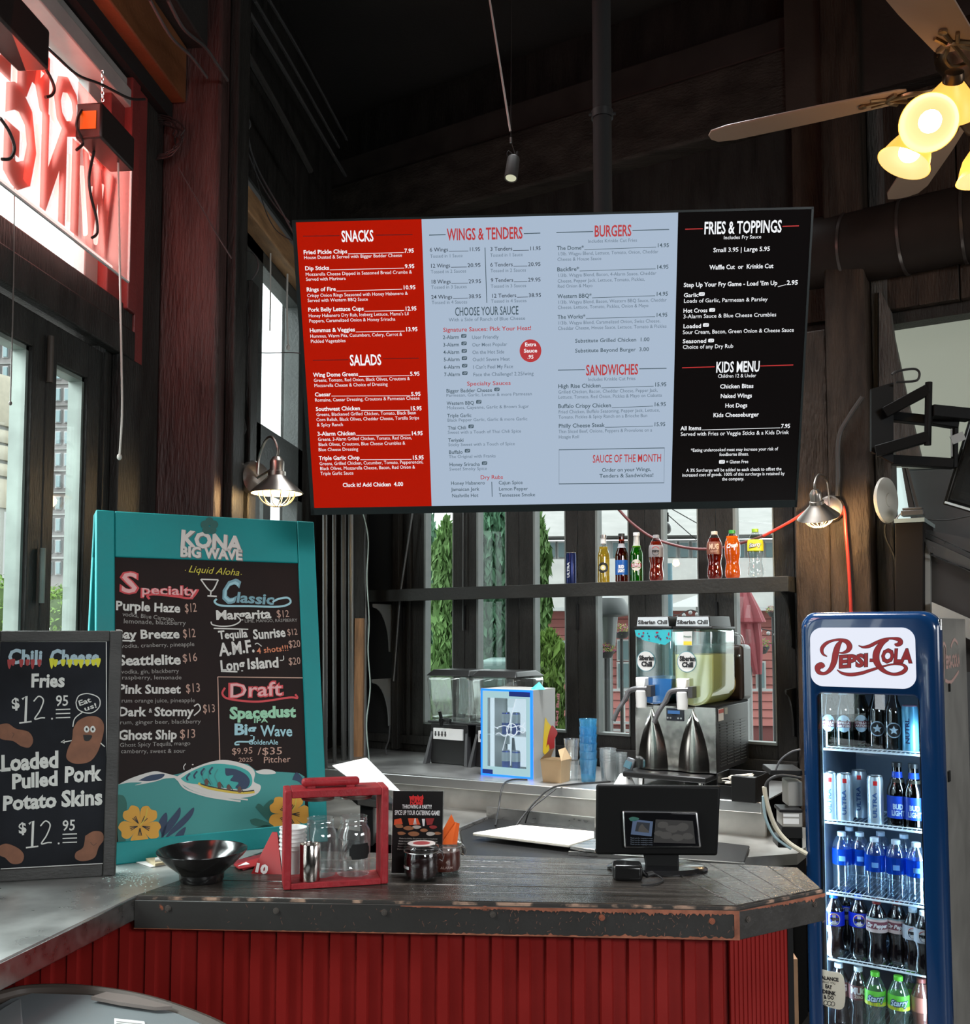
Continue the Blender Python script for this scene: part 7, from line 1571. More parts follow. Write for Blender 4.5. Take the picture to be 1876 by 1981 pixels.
for k in range(5):
    a=a0+k*math.radians(72);Rm=Matrix.Rotation(a,4,'Z') @ Matrix.Translation((0,0,-.02)) @ Matrix.Rotation(R(-9),4,'X')
    pts=[(.20,-.045),(.22,-.058),(.45,-.07),(.72,-.072),(.775,-.055),(.79,-.02),(.79,.02),(.775,.055),(.72,.072),(.45,.07),(.22,.058),(.20,.045)]
    m=MB();m.hexa([Rm @ Vector((x,y,0)) for x,y in pts],[Rm @ Vector((x,y,.006)) for x,y in pts]);m.build('blade',bladem,fn,bevel=.001,seg=1)
    m=MB();
    for s_ in (-1,1):m.tube([Rm @ v for v in smooth_path([Vector((.10,0.01*s_,.01)),Vector((.14,.035*s_,-.012)),Vector((.19,.04*s_,-.008)),Vector((.24,.015*s_,-.005)),Vector((.30,.03*s_,-.004))],5)],.006,6)
    m.tube([Rm @ Vector((x,y,-.005)) for x,y in ((.23,-.045),(.25,-.02),(.255,0),(.25,.02),(.23,.045))],.007,6);m.tube([Rm @ Vector((.10,0,0)),Rm @ Vector((.33,0,-.004))],.006,6);m.lathe([(.001,-.008),(.012,-.006),(.012,0)],M=Rm @ Matrix.Translation((.325,0,-.003)),n=12)
    m.build('blade_bracket',brz2,fn)
amb=mat('amber_lit_shade',(0.85,0.5,0.15),.4,emit=1.0,ecol=(1.0,0.50,0.07));inn_m=glow('shade_inner_glow',(1.0,0.80,0.30),1.0)
for k,(px,py,zo,ax) in enumerate(((1796,238,.30,(-.37,-.75,-.50)),(1748,316,.34,(-.45,0,-.88)),(1903,345,.34,(.08,0,-1)),(1832,222,.22,(.1,.75,-.6)))):
    ax=Vector(ax).normalized();mouth=atz(px,py,3.24-zo);c0_=hub+Vector((0,0,-.13))
    top_=mouth-ax*.098 
    A=Matrix.Translation(top_) @ (-ax).to_track_quat('Z','Y').to_matrix().to_4x4()
    m=MB();m.tube(smooth_path([c0_,c0_.lerp(top_,.5)+Vector((0,0,.02)),top_-ax*.01],5),.008,8);m.lathe([(.012,.02),(.024,.015),(.028,.0),(.026,-.012)],n=24,M=A);m.build('lamp_arm',brz,fn,world=True)
    m=MB();m.lathe([(.024,-.008),(.034,-.020),(.050,-.040),(.060,-.065),(.066,-.085),(.074,-.098)],n=36,M=A,caps=False);sh_=m.build('glass_shade',amb,fn,world=True)
    m=MB();m.lathe([(.022,-.010),(.032,-.022),(.048,-.041),(.058,-.066),(.064,-.086),(.072,-.0985)],n=36,M=A,caps=False);m.build('shade_lining',inn_m,fn,world=True)
    m=MB();m.ball(A @ Vector((0,0,-.062)),.029,16,10);m.build('bulb',glow('fan_bulb',(1.0,0.93,0.72),12.0),fn,world=True)
point('fan_light',hub+Vector((-.08,-.05,-.34)),5.0,(1.0,0.62,0.26),.08)
# ================================================================== PENDANT SPOT
pd0=aty(988,345,2.9);pdt=aty(985,318,2.9)
sp=thing('pendant_spot','small black cylinder spotlight hanging from a thin cable','lamp',tuple(pd0))
top_=pd0+Vector((0,0,.068));A=Matrix.Translation(pd0) @ Matrix.Rotation(R(6),4,'Y') @ Matrix.Rotation(R(-14),4,'X')
m=MB();m.lathe([(.001,.075),(.018,.074),(.019,.07),(.0205,.0),(.018,-.001),(.017,.006),(.001,.006)],n=32,M=A);m.build('lamp_can',mat('spot_black',(.03,.028,.026),.45),sp,world=True)
m=MB();m.lathe([(.0165,.004),(.001,.004)],n=24,M=A);m.lathe([(.001,.0035),(.0165,.0035),(.0165,.0015),(.001,.0015)],n=28,M=A);m.build('lens',glow('spot_lens',(.72,.72,.50),.8),sp,world=True)
m=MB();m.tube(smooth_path([A @ Vector((-.012,0,.072)),A @ Vector((-.022,0,.085)),A @ Vector((-.018,0,.1)),A @ Vector((-.004,0,.085))],5),.0018,6);m.bar(A @ Vector((.008,0,.07)),A @ Vector((.008,0,.10)),.006,.003);m.build('bracket',MATBLACK,sp,world=True)
c1=aty(988,272,2.9);c2=aty(947,0,2.9);m=MB();m.tube([A @ Vector((.002,0,.09)),c1],.0012,5);m.build('thin_wire',CABLE,sp,world=True)
m=MB();m.tube([aty(987,254,2.9),c2,c2+(c2-c1)*.3],.0033,8);o=m.build('hanging_rod',mat('pale_cord',(.42,.42,.40),.5),sp,world=True)
m=MB();m.tube([c1,aty(989,0,2.9),aty(990,-60,2.9)],.0009,5);m.build('thin_wire',CABLE,sp,world=True)
m=MB();m.cyl(aty(988,276,2.9),aty(988,266,2.9),.004,n=8);m.build('connector',SILVER,sp,world=True)
# ================================================================== NEON SIGN IN THE TRANSOM
nx=LX+.09
def nat(px,py):return atx(px,py,nx)
ac=[nat(248,545),nat(232,262)]
pBR=nat(248,545);pTR=Vector((nx,pBR.y,nat(200,212).z));zt1=nat(200,212).z
ne=thing('neon_sign','clear panel with red reversed letters and glowing tubes hung in the upper left window','sign',(nx,2.2,pBR.z))
y_in=.7;zbt=pBR.z
m=MB();m.bb(nx-.002,nx+.002,y_in,pBR.y,zbt,zt1);m.build('acrylic_panel',glassy('acrylic',(0.90,0.88,0.88),.05,milky=.42,mcol=(.62,.30,.27)),ne,world=True)
m=MB();m.bb(nx-.003,nx+.003,y_in,pBR.y,zbt-.004,zbt+.001);m.bb(nx-.003,nx+.003,pBR.y-.001,pBR.y+.003,zbt,zt1);m.build('panel_edge',mat('bright_acrylic_edge',(.8,.72,.70),.3),ne,world=True)
nsS=Sheet((nx-.012,pBR.y,zbt),(0,1,0),(0,0,1),lift=0)
letm=mat('sign_letter_red',(0.80,0.10,0.06),.45,emit=.34,ecol=(1.0,.13,.07));tubem=glow('neon_tube_hot',(1.0,.62,.55),5.0)
row1,row2=MB(),MB();Hs=zt1-zbt
def mirror_letter(ch,y_right,w_,z0,h,off=.06):
    V,Fc,wd=lay(ch,off);return [Vector((nx-.012,y_right-x/wd*w_,z0+y*h)) for x,y in V],[f[::-1] for f in Fc]
def tubes(ch,y_right,w_,z0,h):
    F_={'W':[[(0,1),(.25,0),(.5,.8),(.75,0),(1,1)]],'I':[[(.5,0),(.5,1)]],'N':[[(0,0),(0,1),(1,0),(1,1)]],'G':[[(.95,.8),(.6,1),(.15,.85),(0,.5),(.15,.12),(.6,0),(.95,.15),(.95,.45),(.6,.45)]],
          'D':[[(0,0),(0,1),(.5,.98),(.95,.7),(.95,.3),(.5,.02),(0,0)]],'O':[[(.5,1),(.1,.85),(0,.5),(.1,.15),(.5,0),(.9,.15),(1,.5),(.9,.85),(.5,1)]],'M':[[(0,0),(0,1),(.5,.4),(1,1),(1,0)]],'E':[[(1,1),(0,1),(0,0),(1,0)],[(0,.5),(.8,.5)]]}
    for path in F_.get(ch,[]):
        m=MB();pp=[Vector((nx-.030,y_right-(.12+a*.76)*w_,z0+(.08+b*.84)*h)) for a,b in path]
        m.tube(smooth_path(pp,4) if ch in 'GOD' else pp,.0065,8);m.build('neon_tube',tubem,ne,world=True)
y1=nat(222,480).y;
gapw=[('W',.155),('I',.05),('N',.13),('G',.14)];y=y1-.01
zr2=zbt+.045;h2=Hs*.50
for ch,w_ in gapw:
    v,f=mirror_letter(ch,y,w_,zr2,h2);m=MB();m.add(v,f);m.build('letter',letm,ne,world=True,smooth=0);tubes(ch,y,w_,zr2,h2);y-=w_+.022
y=y1-.06;zr1=zr2+h2+.02;h1_=Hs-(zr1-zbt)-.02
for ch,w_ in (('D',.12),('O',.13),('M',.15),('E',.1)):
    v,f=mirror_letter(ch,y,w_,zr1,h1_);m=MB();m.add(v,f);m.build('letter',letm,ne,world=True,smooth=0);tubes(ch,y,w_,zr1,h1_);y-=w_+.022
m=MB();m.bb(nx-.034,nx-.028,y_in,pBR.y-.05,zbt+.025,zbt+.029);
m.tube([(nx-.03,1.0,zbt+.028),(nx-.03,pBR.y-.05,zbt+.028)],.005,8);m.build('base_tube',glow('neon_base_tube',(1.0,.75,.7),3.0),ne,world=True)
a_l=area('neon_glow',(nx+.01,2.25,zbt+.3),(nx+1,2.6,zbt+.25),1.0,.5,9,(1.0,.10,.06));point('neon_spill',(nx-.03,pBR.y-.12,zbt+.25),1.6,(1.0,.10,.07),.05)
tm=mat('transformer_black',(.02,.014,.013),.4)
def trf(px,py,l_,w_,lab):
    c=atx(px,py,nx+.05);t=thing('neon_transformer',lab,'transformer',tuple(c));m=MB();m.box((0,0,0),(w_,l_,.10));m.build('case',tm,t,bevel=.006)
    m=MB();m.box((w_/2+.001,-l_*.30,.012),(.002,.045,.05)) if False else m.box((0,-l_/2-.001,.0),(.045,.002,.05));m.build('warning_sticker',mat('orange_sticker',(.75,.17,.0),.5,emit=.05,ecol=(1,.25,0)),t)  # slight glow put into the sticker colour
    return t
trf(205,268,.20,.075,'black transformer box with orange sticker on the right edge of the neon sign');trf(6,36,.26,.08,'dark transformer box at the upper left above the neon sign')
def ncab(pts,r,lab,mm=CABLE,xx=nx+.03):m=MB();m.tube(smooth_path([atx(a,b,xx) for a,b in pts],8),r,7);o=m.build('sign_cable',mm);tag(o,lab,'cable');return o
ncab([(42,62),(75,78),(110,110),(150,145),(195,163),(250,190),(280,192)],.004,'black cable running above the neon sign to the post');ncab([(48,78),(70,105),(95,145),(105,170),(100,184),(88,188)],.004,'cable hooking down from the upper left transformer')
ncab([(200,232),(180,208),(158,214),(148,240),(155,262),(160,278),(148,290)],.004,'cable looping left of the transformer with the orange sticker');ncab([(186,275),(178,310),(172,345),(176,380),(186,420),(188,450),(178,460)],.004,'cable hanging below the transformer with the orange sticker')
ncab([(0,228),(18,255),(28,285),(20,306),(4,308)],.004,'cable curving over the leftmost letter of the neon sign')
for pts,lab in (([(198,140),(197,168),(199,200)],'short chain holding up the neon sign'),):
    m=MB();P_=[atx(a,b,nx+.02) for a,b in pts]
    for i in range(9):p=P_[0].lerp(P_[-1],i/9);m.tube([p+Vector((0,.004*math.cos(t),.006*math.sin(t))) if i%2 else p+Vector((.004*math.cos(t),0,.006*math.sin(t))) for t in [j*math.pi/4 for j in range(8)]],.0012,5,closed=True)
    o=m.build('sign_chain',SILVER);tag(o,lab,'chain')
# coil of cable on the post corner
m=MB();cc=atx(315,270,LX+.20) ;cc=aty(312,272,3.17)
for k in range(5):m.tube([cc+Vector((random.uniform(-.01,.01)+(.055+.008*k)*math.cos(t),-.01-k*.004,(.055+.006*k)*math.sin(t))) for t in [j*math.pi/12 for j in range(24)]],.0028,6,closed=True)
o=m.build('cable_coil',CABLE);tag(o,'coil of black cable hung on the red post beside the neon sign','cable')
# pull cords
def cord(pts,Y,r,mm,lab,knot=True,xx=None):
    P_=[aty(a,b,Y) for a,b in pts];t=thing('pull_cord',lab,'cord',tuple(P_[-1]));m=MB();m.tube(smooth_path(P_,6),r,7);m.build('cord',mm,t,world=True)
    if knot:m=MB();m.ball(P_[-1],r*2.4,10,6,(1,1,1.3));m.build('knot',mm,t,world=True)
cm_=mat('pale_cord_white',(.52,.50,.46),.6)
cord([(28,300),(27,480),(24,640),(20,780)],2.3,.0018,mat('thin_brown_cord',(.12,.10,.09),.6),'thin cord with a dark knot hanging before the left door glass');cord([(228,300),(232,540),(235,700),(236,800),(231,884)],2.6,.0030,cm_,'thicker pale pull cord hanging before the dark door frame')
cord([(523,490),(523,560),(522,640)],4.3,.0035,cm_,'pale rope in front of the far left window, left of two',False);cord([(556,530),(555,600),(557,672)],4.3,.0045,cm_,'pale rope with a metal end by the menu screen corner',True)
# ================================================================== CONDUITS AND CABLES IN THE LEFT CORNER
def vpipe(px0,px1,y0,y1,Y,r,mm,lab,nm='conduit',cat='pipe',grp=None):
    m=MB();m.tube([aty(px0,y0,Y),aty(px1,y1,Y)],r,10);o=m.build(nm,mm);tag(o,lab,cat,grp);return o
pg_=mat('painted_black_conduit',(.05,.05,.048),.35,.3);pgl=mat('grey_conduit',(.26,.27,.27),.38,.6)
for px,Y,r,mm,lab in ((628,4.75,.012,pg_,'black conduit leftmost in the corner beside the teal board'),(646,4.95,.010,pg_,'black conduit second from left in the corner'),(664,5.05,.014,pg_,'thick painted conduit with couplings in the corner'),(678,5.1,.014,pgl,'bright grey conduit left of the bare wood strip'),(704,5.25,.012,pgl,'grey cable bundle right of the bare wood strip')):
    vpipe(px,px+1,980,1495,Y,r,mm,lab)
m=MB();a=aty(686,1196,5.2);b=aty(701,1490,5.2);m.bb(a.x,b.x,5.2,5.23,b.z,a.z);o=struct(m.build('trim_13',mat('bare_orange_wood',(.25,.12,.05),.6,var=.4,vscale=9,stretch=(5,5,.6),bump=.3)))
m=MB();a=aty(684,990,5.21);m.bb(a.x,b.x,5.21,5.24,aty(686,1196,5.2).z,2.9);struct(m.build('trim_14',BLACKWOOD))
m=MB();m.tube(smooth_path([aty(x,y,5.0) for x,y in ((700,985),(712,1040),(710,1120),(714,1200),(712,1260),(716,1330),(709,1400),(714,1470),(714,1490))],8),.0035,6);o=m.build('data_cable',mat('pale_green_cable',(.34,.42,.38),.5));tag(o,'wavy pale green cable hanging in the corner right of the wood strip','cable')
m=MB();m.tube(smooth_path([aty(x,y,5.0) for x,y in ((709,985),(705,1060),(707,1150),(712,1240))],8),.0025,6);o=m.build('data_cable',CABLE);tag(o,'thin black cable twisted with the pale green one in the corner','cable')
m=MB();m.tube([MBK @ (bs(799,985,.06)),MBK @ (bs(774,1150,.08)),MBK @ (bs(761,1318,.10))],.006,8);o=m.build('curtain_rod',mat('grey_rod',(.12,.125,.125),.4,.4));tag(o,'thin grey rod leaning across the black panel left of the rear windows','rod')
m=MB();m.tube([MBK @ bs(896,985,.03),MBK @ bs(895,1220,.03)],.004,6);o=m.build('window_rod',mat('grey_rod',(.12,.125,.125)));tag(o,'thin vertical rod between the first two rear windows','rod')
m=MB();m.tube(smooth_path([MBK @ bs(x,y,.22) for x,y in ((754,1403),(752,1430),(746,1450),(750,1470),(744,1482))],6),.004,6);o=m.build('stray_cable',DARKGREY);tag(o,'loose dark cable dangling from the lower steel bracket','cable')
# cables on the left wall and ceiling
def lcab(pts,x,r,mm,lab):m=MB();m.tube(smooth_path([atx(a,b,x) for a,b in pts],8),r,7);o=m.build('ceiling_cable',mm);tag(o,lab,'cable')
dc=mat('dusty_black_cable',(.055,.055,.055),.5);xw=-1.30
lcab([(290,0),(330,70),(370,110),(400,150)],-1.2,.005,dc,'upper black cable sagging across the dark upper wall');lcab([(325,0),(355,55),(395,90),(420,125),(440,155)],-1.2,.006,dc,'second black cable sagging beside the upper one')
lcab([(467,0),(545,130),(640,293),(668,340)],-1.25,.010,dc,'black conduit running along the top of the left wall, lowest');lcab([(492,0),(565,125),(655,285)],-1.25,.008,dc,'black conduit running along the top of the left wall, middle');lcab([(520,0),(590,120),(670,270)],-1.25,.008,dc,'black conduit running along the top of the left wall, highest')
lcab([(454,55),(475,100),(540,215),(600,330)],-1.28,.016,mat('dark_duct_strip',(.035,.034,.032),.5),'wide dark raceway along the upper left wall')
def pcab(pts,Y,r,mm,lab):m=MB();m.tube(smooth_path([aty(a,b,Y) for a,b in pts],8),r,7);o=m.build('wall_cable',mm);tag(o,lab,'cable')
pcab([(456,222),(472,218),(484,240),(478,265),(500,330),(545,410),(575,465)],3.5,.004,dc,'black cable looping off the post and down to the menu screen');pcab([(470,270),(500,345),(530,395),(560,430)],3.5,.003,dc,'second cable under the looping one by the post');pcab([(478,250),(505,380),(530,440),(565,466)],3.55,.002,dc,'thin cable drooping to the corner of the menu screen')
pcab([(345,325),(380,385),(400,420),(420,455),(448,500)],3.15,.0025,dc,'thin cable running diagonally down the red post');pcab([(466,480),(490,490),(500,515),(488,540),(468,560)],3.45,.003,dc,'short cable loop beside the white window')
pcab([(455,560),(458,640),(462,740),(472,800),(460,850),(470,895)],3.42,.006,CABLE,'bundle of black cables running down the post to the wall lamp');pcab([(462,735),(470,760),(466,790),(474,830),(462,850)],3.40,.005,CABLE,'tangled black plug cables above the wall lamp');pcab([(470,668),(500,682),(560,682),(585,684)],3.6,.002,dc,'thin wire stretched from the post toward the menu screen')
m=MB();c=aty(432,533,3.40);m.box((c.x,3.38,c.z),(.052,.05,.105));o=m.build('junction_box',mat('dull_red_box',(.10,.035,.032),.5),bevel=.004);tag(o,'small dull red junction box on the side of the post','box')
m=MB();c=aty(452,548,3.42);m.box((c.x,3.42,c.z),(.05,.05,.08));c=aty(452,590,3.42);m.box((c.x,3.42,c.z),(.04,.05,.12));o=m.build('outlet_box',MATBLACK,bevel=.004);tag(o,'black outlet box with plugs beside the dull red box','box')
m=MB();c0_,c1_=aty(470,748,3.41),aty(463,742,3.41);m.box((aty(463,765,3.42).x,3.42,aty(463,765,3.42).z),(.016,.02,.085));o=m.build('power_strip',SILVER,bevel=.003);tag(o,'slim silver fitting among the black cables on the post','fitting')
# ================================================================== RIGHT: CABLES, DISC, ARM MOUNT, DUCT, KITCHEN
def rcab(pts,d,r,mm,lab,nm='wall_cable'):m=MB();m.tube(smooth_path([MBK @ bs(a,b,d) for a,b in pts],8),r,8);o=m.build(nm,mm);tag(o,lab,'cable')
redc=mat('red_cord',(.50,.035,.02),.45)
rcab([(1196,985),(1222,1012),(1262,1040),(1310,1056),(1350,1062),(1390,1061),(1425,1053),(1478,1036),(1530,1008),(1575,978)],.03,.007,mat('dark_red_cord',(.14,.03,.03),.5),'dark red cord sagging across the rear windows','hanging_cord')
rcab([(1476,1037),(1530,1008),(1572,980),(1600,965)],.205,.006,redc,'bright red cord rising to the right wall lamp','hanging_cord');rcab([(1618,968),(1632,985),(1636,1030),(1641,1090),(1646,1185)],.20,.007,redc,'red cord hanging down the pillar behind the cooler','hanging_cord')
rcab([(1668,768),(1640,810),(1622,850),(1621,930),(1620,960)],.20,.010,mat('black_flex_conduit',(.05,.045,.04),.45),'black flexible conduit from the screen mount down to the lamp');rcab([(1712,1015),(1713,1040),(1730,1080),(1733,1130),(1735,1185)],.12,.005,CABLE,'black cable hanging from the white disc')
m=MB();dc0=MBK @ bs(1714,968,.20);nn=(Vector((0,0,CAM_H))-dc0);nn.z=0;nn=(nn.normalized()*.31+BU*.95).normalized()
m.tube([dc0-nn*.012,dc0-nn*.004,dc0+nn*.006,dc0+nn*.012],[.085,.096,.094,.080],40);m.tube([dc0+nn*.0125,dc0+nn*.016],[.030,.028],24);o=m.build('ceiling_speaker',mat('warm_white_disc',(.50,.48,.42),.5));tag(o,'round off-white disc device on the side of the right pillar','router')
am=thing('arm_mount','black folding screen arm bolted to the right pillar','bracket',tuple(aty(1700,800,3.75)))
AB=mat('arm_black',(.006,.006,.006),.5,spec=.1)
ap=lambda x,y,d=0.0:aty(x,y,3.75+d)
z=lambda a,b:(1640+a/3.538,660+b/3.538)
def abar(p0,p1,wpx,th,nm='arm',d0=0.0,d1=0.0):
    a,b=ap(*z(*p0),d0),ap(*z(*p1),d1);m=MB();m.bar(a,b,th,wpx/3.538/F_PX*3.75,up=(0,1,0)) if False else m.bar(a,b,wpx/3.538/F_PX*3.75,th,up=(0,1,0));m.build(nm,AB,am,world=True,bevel=.003)
m=MB();P_=[ap(*z(*p),.04) for p in ((150,335),(300,290),(300,840),(150,760))];m.slab(P_,.02,(0,-1,0));m.build('wall_plate',AB,am,world=True)
abar((250,490),(550,330),72,.05,d0=.0,d1=-.05);abar((190,755),(550,655),72,.05,d0=0,d1=-.05);abar((560,480),(835,508),78,.05,d0=-.05,d1=.0);abar((280,515),(560,545),62,.04,d0=.06,d1=.02);abar((560,545),(748,575),50,.04,d0=.02,d1=.02);abar((300,815),(720,840),66,.04,d0=.06,d1=.02);abar((733,560),(728,870),30,.03,d0=.02,d1=.02)
m=MB();m.cyl(ap(*z(553,282),-.06),ap(*z(545,712),-.06),.0125,n=16);m.build('hinge_post',AB,am,world=True)
m=MB();m.tube(smooth_path([ap(*z(*p),-.02) for p in ((300,230),(340,205),(450,190),(488,215),(480,260),(440,275),(330,280))],6),.0045,8);m.build('cable_loop',CABLE,am,world=True)
m=MB();a_,b_=ap(*z(708,680),0),ap(*z(795,645),0);m.bar(a_,b_,.032,.004,up=(0,1,0));m.bar(ap(*z(708,600),0),ap(*z(710,790),0),.004,.006,up=(0,1,0));m.build('steel_strap',mat('strap_grey',(.35,.37,.37),.5),am,world=True)
sc_t=thing('side_screen','black framed screen tilted on its arm at the right edge of the view','screen',tuple(ap(*z(750,900))))
P_=[ap(*z(665,1110),-.02),ap(*z(1100,1240),-.25),ap(*z(1280,520),-.25),ap(*z(845,520),.06)]
m=MB();m.slab(P_,.035,(0.1,1,0));m.build('screen_back',AB,sc_t,world=True,bevel=.004)
m=MB();c_=sum(P_,Vector())/4;m.slab([p*.90+c_*.10+Vector((0,-.004,0)) for p in P_],.003,(0.1,1,0));m.build('screen_face',mat('screen_glass_dark',(.02,.022,.022),.08),sc_t,world=True)
m=MB();m.bar(P_[0]+Vector((0,-.004,.004)),P_[1]+Vector((0,-.004,.004)),.008,.008);m.bar(P_[0]+Vector((.004,-.004,0)),P_[3]+Vector((.004,-.004,0)),.004,.004);m.build('silver_edge',SILVER,sc_t,world=True)
# diagonal brace
m=MB();P_=[MBK @ bs(x,y,.10) for x,y in ((1700,560),(1722,600),(1728,648),(1752,760),(1785,900),(1740,900),(1700,780))];m.slab(P_[::-1],.05,BY);struct(m.build('trim_15',mat('grey_brown_timber',(0.075,0.068,0.06)),smooth=0))
# duct
du=thing('ventilation_duct','large dark brown painted duct running right above the kitchen shade','duct',M=MBK)
sdu=bs(1722,470,.2);dm=mat('dark_brown_duct',(.024,.018,.015),.6,.0,var=.15,spec=.15)
zc_=bs(1760,455,.12).z;s0_=bs(1600,455,.12).x;rD=.155
m=MB();pts=smooth_path([Vector((s0_-.5,-.02,zc_+.04)),Vector((s0_-.1,-.06,zc_+.02)),Vector((s0_+.2,-.10,zc_)),Vector((s0_+.5,-.12,zc_)),Vector((s0_+.9,-.12,zc_)),Vector((6.0,-.12,zc_))],5)
m.tube(pts,rD,36);m.build('duct_shell',dm,du)
for i in (3,8,12,16):
    a,b=pts[i],pts[i+1];d_=(b-a).normalized()*.006;m=MB();m.tube([a-d_,a+d_],[rD+.005,rD+.005],36);m.build('duct_seam',mat('duct_seam_brown',(.06,.05,.045),.35,.3),du)
# shade, rail, panels
d_s=-.35
def kq(m,pts,d,th):return m.slab([MBK @ bs(x,y,d) for x,y in pts][::-1],th,BY)
m=MB();kq(m,[(1690,566),(2260,427),(2260,889),(1690,910)],d_s,.006)
sh_m=bpy.data.materials.new('roller_shade_cloth');sh_m.use_nodes=True;nt=sh_m.node_tree;nt.nodes.clear();N=nt.nodes.new
o_=N('ShaderNodeOutputMaterial');a1=N('ShaderNodeBsdfDiffuse');a2=N('ShaderNodeBsdfTranslucent');mx=N('ShaderNodeMixShader');a1.inputs[0].default_value=(.50,.50,.46,1);a2.inputs[0].default_value=(.60,.61,.55,1);mx.inputs[0].default_value=.85
nt.links.new(a1.outputs[0],mx.inputs[1]);nt.links.new(a2.outputs[0],mx.inputs[2]);nt.links.new(mx.outputs[0],o_.inputs[0])
o=m.build('roller_shade',sh_m);tag(o,'grey roller shade with daylight behind it in the kitchen, upper right','shade')
m=MB();kq(m,[(1700,545),(2260,401),(2260,427),(1700,566)],d_s+.04,.05);kq(m,[(1700,528),(2260,382),(2260,398),(1700,540)],d_s+.06,.05);struct(m.build('trim_16',mat('dark_red_brown_rail',(.035,.02,.018),.5)))
m=MB();kq(m,[(1690,905),(2260,884),(2260,1080),(1690,1080)],d_s-.02,.02);
kp_=m.build('wall_panel',mat('kitchen_panel_grey',(.11,.115,.115),.5,var=.1));struct(kp_)
m=MB();kq(m,[(1727,905),(1747,905),(1762,1008),(1727,1008)],d_s+.03,.004);o=m.build('window_pane',mat('daylit_pane_glow',(.6,.8,.78),.5,emit=.75,ecol=(.80,.98,.95)));o['kind']='structure';o.name='window_3'  # daylight beyond is put into the pane as its own glow
m=MB();m.slab([MBK @ bs(x,y,d_s+.06) for x,y in ((1752,905),(1756,905),(1782,1000),(1776,1000))][::-1],.02,BY);m.slab([MBK @ bs(x,y,d_s+.05) for x,y in ((1744,905),(1751,905),(1773,1000),(1760,1000))][::-1],.02,BY);struct(m.build('trim_17',mat('brown_window_jamb',(.16,.13,.11),.5)))
ok=thing('hood_cabinet','tall black metal cabinet behind the cooler, right of the pillar','cabinet',M=Matrix.Identity(4))
m=MB();kq(m,[(1731,1012),(1786,1009),(1786,1240),(1731,1240)],.25,.3);m.build('cabinet_body',mat('cabinet_black',(.010,.008,.007),.6,spec=.12),ok,world=True,bevel=.004)
m=MB();kq(m,[(1729,1004),(1788,1001),(1788,1009),(1729,1012)],.26,.32);m.build('cabinet_top',mat('pale_aqua_steel',(.45,.55,.53),.3,.5),ok,world=True)
m=MB();c=MBK @ bs(1766,993,.2);m.box((c.x,c.y,c.z),(.085,.06,.022),BR);m.box((c.x,c.y,c.z+.017),(.075,.05,.010),BR);o=m.build('network_switch',mat('device_dark_grey',(.07,.07,.07),.35),bevel=.003);tag(o,'small dark electronic box on top of the black cabinet','device')
rcab([(1732,1005),(1742,994),(1752,994)],.2,.003,WHITE,'short white cable of the box on the black cabinet');rcab([(1786,1004),(1830,1006),(1876,998),(1900,990)],.15,.003,CABLE,'thin black cable running right from the black cabinet')
hd=thing('kitchen_hood','dark stainless kitchen hood and oven front at the right edge','hood',M=Matrix.Identity(4))
hm=mat('dark_stainless',(.16,.16,.155),.3,.8,var=.1);
m=MB();kq(m,[(1790,1024),(1960,1060),(1960,1120),(1790,1040)],.18,.1);kq(m,[(1786,1040),(1960,1120),(1960,1150),(1795,1066)],.22,.1);m.build('hood_front',hm,hd,world=True)
m=MB();kq(m,[(1788,1045),(1799,1050),(1799,1240),(1786,1240)],.20,.1);m.build('side_strip',mat('pale_grey_strip2',(.36,.36,.34),.4),hd,world=True)
m=MB();kq(m,[(1798,1072),(1960,1140),(1960,1300),(1798,1300)],.16,.1);m.build('hood_inner',mat('brown_black_inner',(.045,.04,.036),.5),hd,world=True)
m=MB();m.bar(MBK @ bs(1798,1072,.24),MBK @ bs(1960,1138,.24),.006,.006);m.bar(MBK @ bs(1790,1030,.24),MBK @ bs(1960,1108,.24),.004,.004);m.build('hood_edge',CHROME,hd,world=True)
m=MB();kq(m,[(1802,1165),(1960,1235),(1960,1280),(1802,1200)],.26,.06);m.build('counter_edge',mat('pale_grey_strip3',(.3,.3,.28),.4),hd,world=True)
# ================================================================== TRASH BIN LID AT LOWER LEFT
tb_=thing('waste_bin','grey rectangular bin with taupe rounded rim standing below the side counter','bin',(-0.62,1.42,0))
def binrim(off,z0):pass
zbn=.93
P_=[atz(x,y,zbn) for x,y in ((-160,2100),(-60,1960),(20,1925),(90,1917),(170,1920),(260,1934),(340,1957),(430,1995),(520,2060))]
rm=mat('taupe_bin_rim',(.075,.058,.048),.5);gb=mat('grey_bin_plastic',(.21,.235,.245),.42)
sp2=smooth_path(P_,6);m=MB();m.tube(sp2,.013,10);m.build('rim',rm,tb_,world=True)
gp=[atz(x,y,zbn-.004) for x,y in ((-170,2140),(-60,1985),(20,1942),(62,1931),(170,1934),(260,1946),(340,1969),(430,2008),(500,2080),(480,2500),(-250,2500))]
m=MB();m.slab(gp[::-1],.01,(0,0,1));m.build('lid_panel',gb,tb_,world=True,bevel=.003)
m=MB();m.slab([atz(x,y,zbn+.008) for x,y in ((-160,2200),(-60,2000),(18,1950),(40,1938),(44,1985),(20,2060))][::-1],.008,(0,0,1));m.build('lid_recess',mat('grey_bin_plastic_light',(.26,.28,.285),.42),tb_,world=True,bevel=.003)
m=MB();vs=[]
for p in sp2:vs+=[p+Vector((0,0,-.005)),Vector((p.x*.97-.55*.03,p.y*.97+.03,.0))]
n_=len(sp2);m.add(vs,[[2*i,2*i+2,2*i+3,2*i+1] for i in range(n_-1)]);m.build('bin_wall',rm,tb_,world=True,smooth=60)
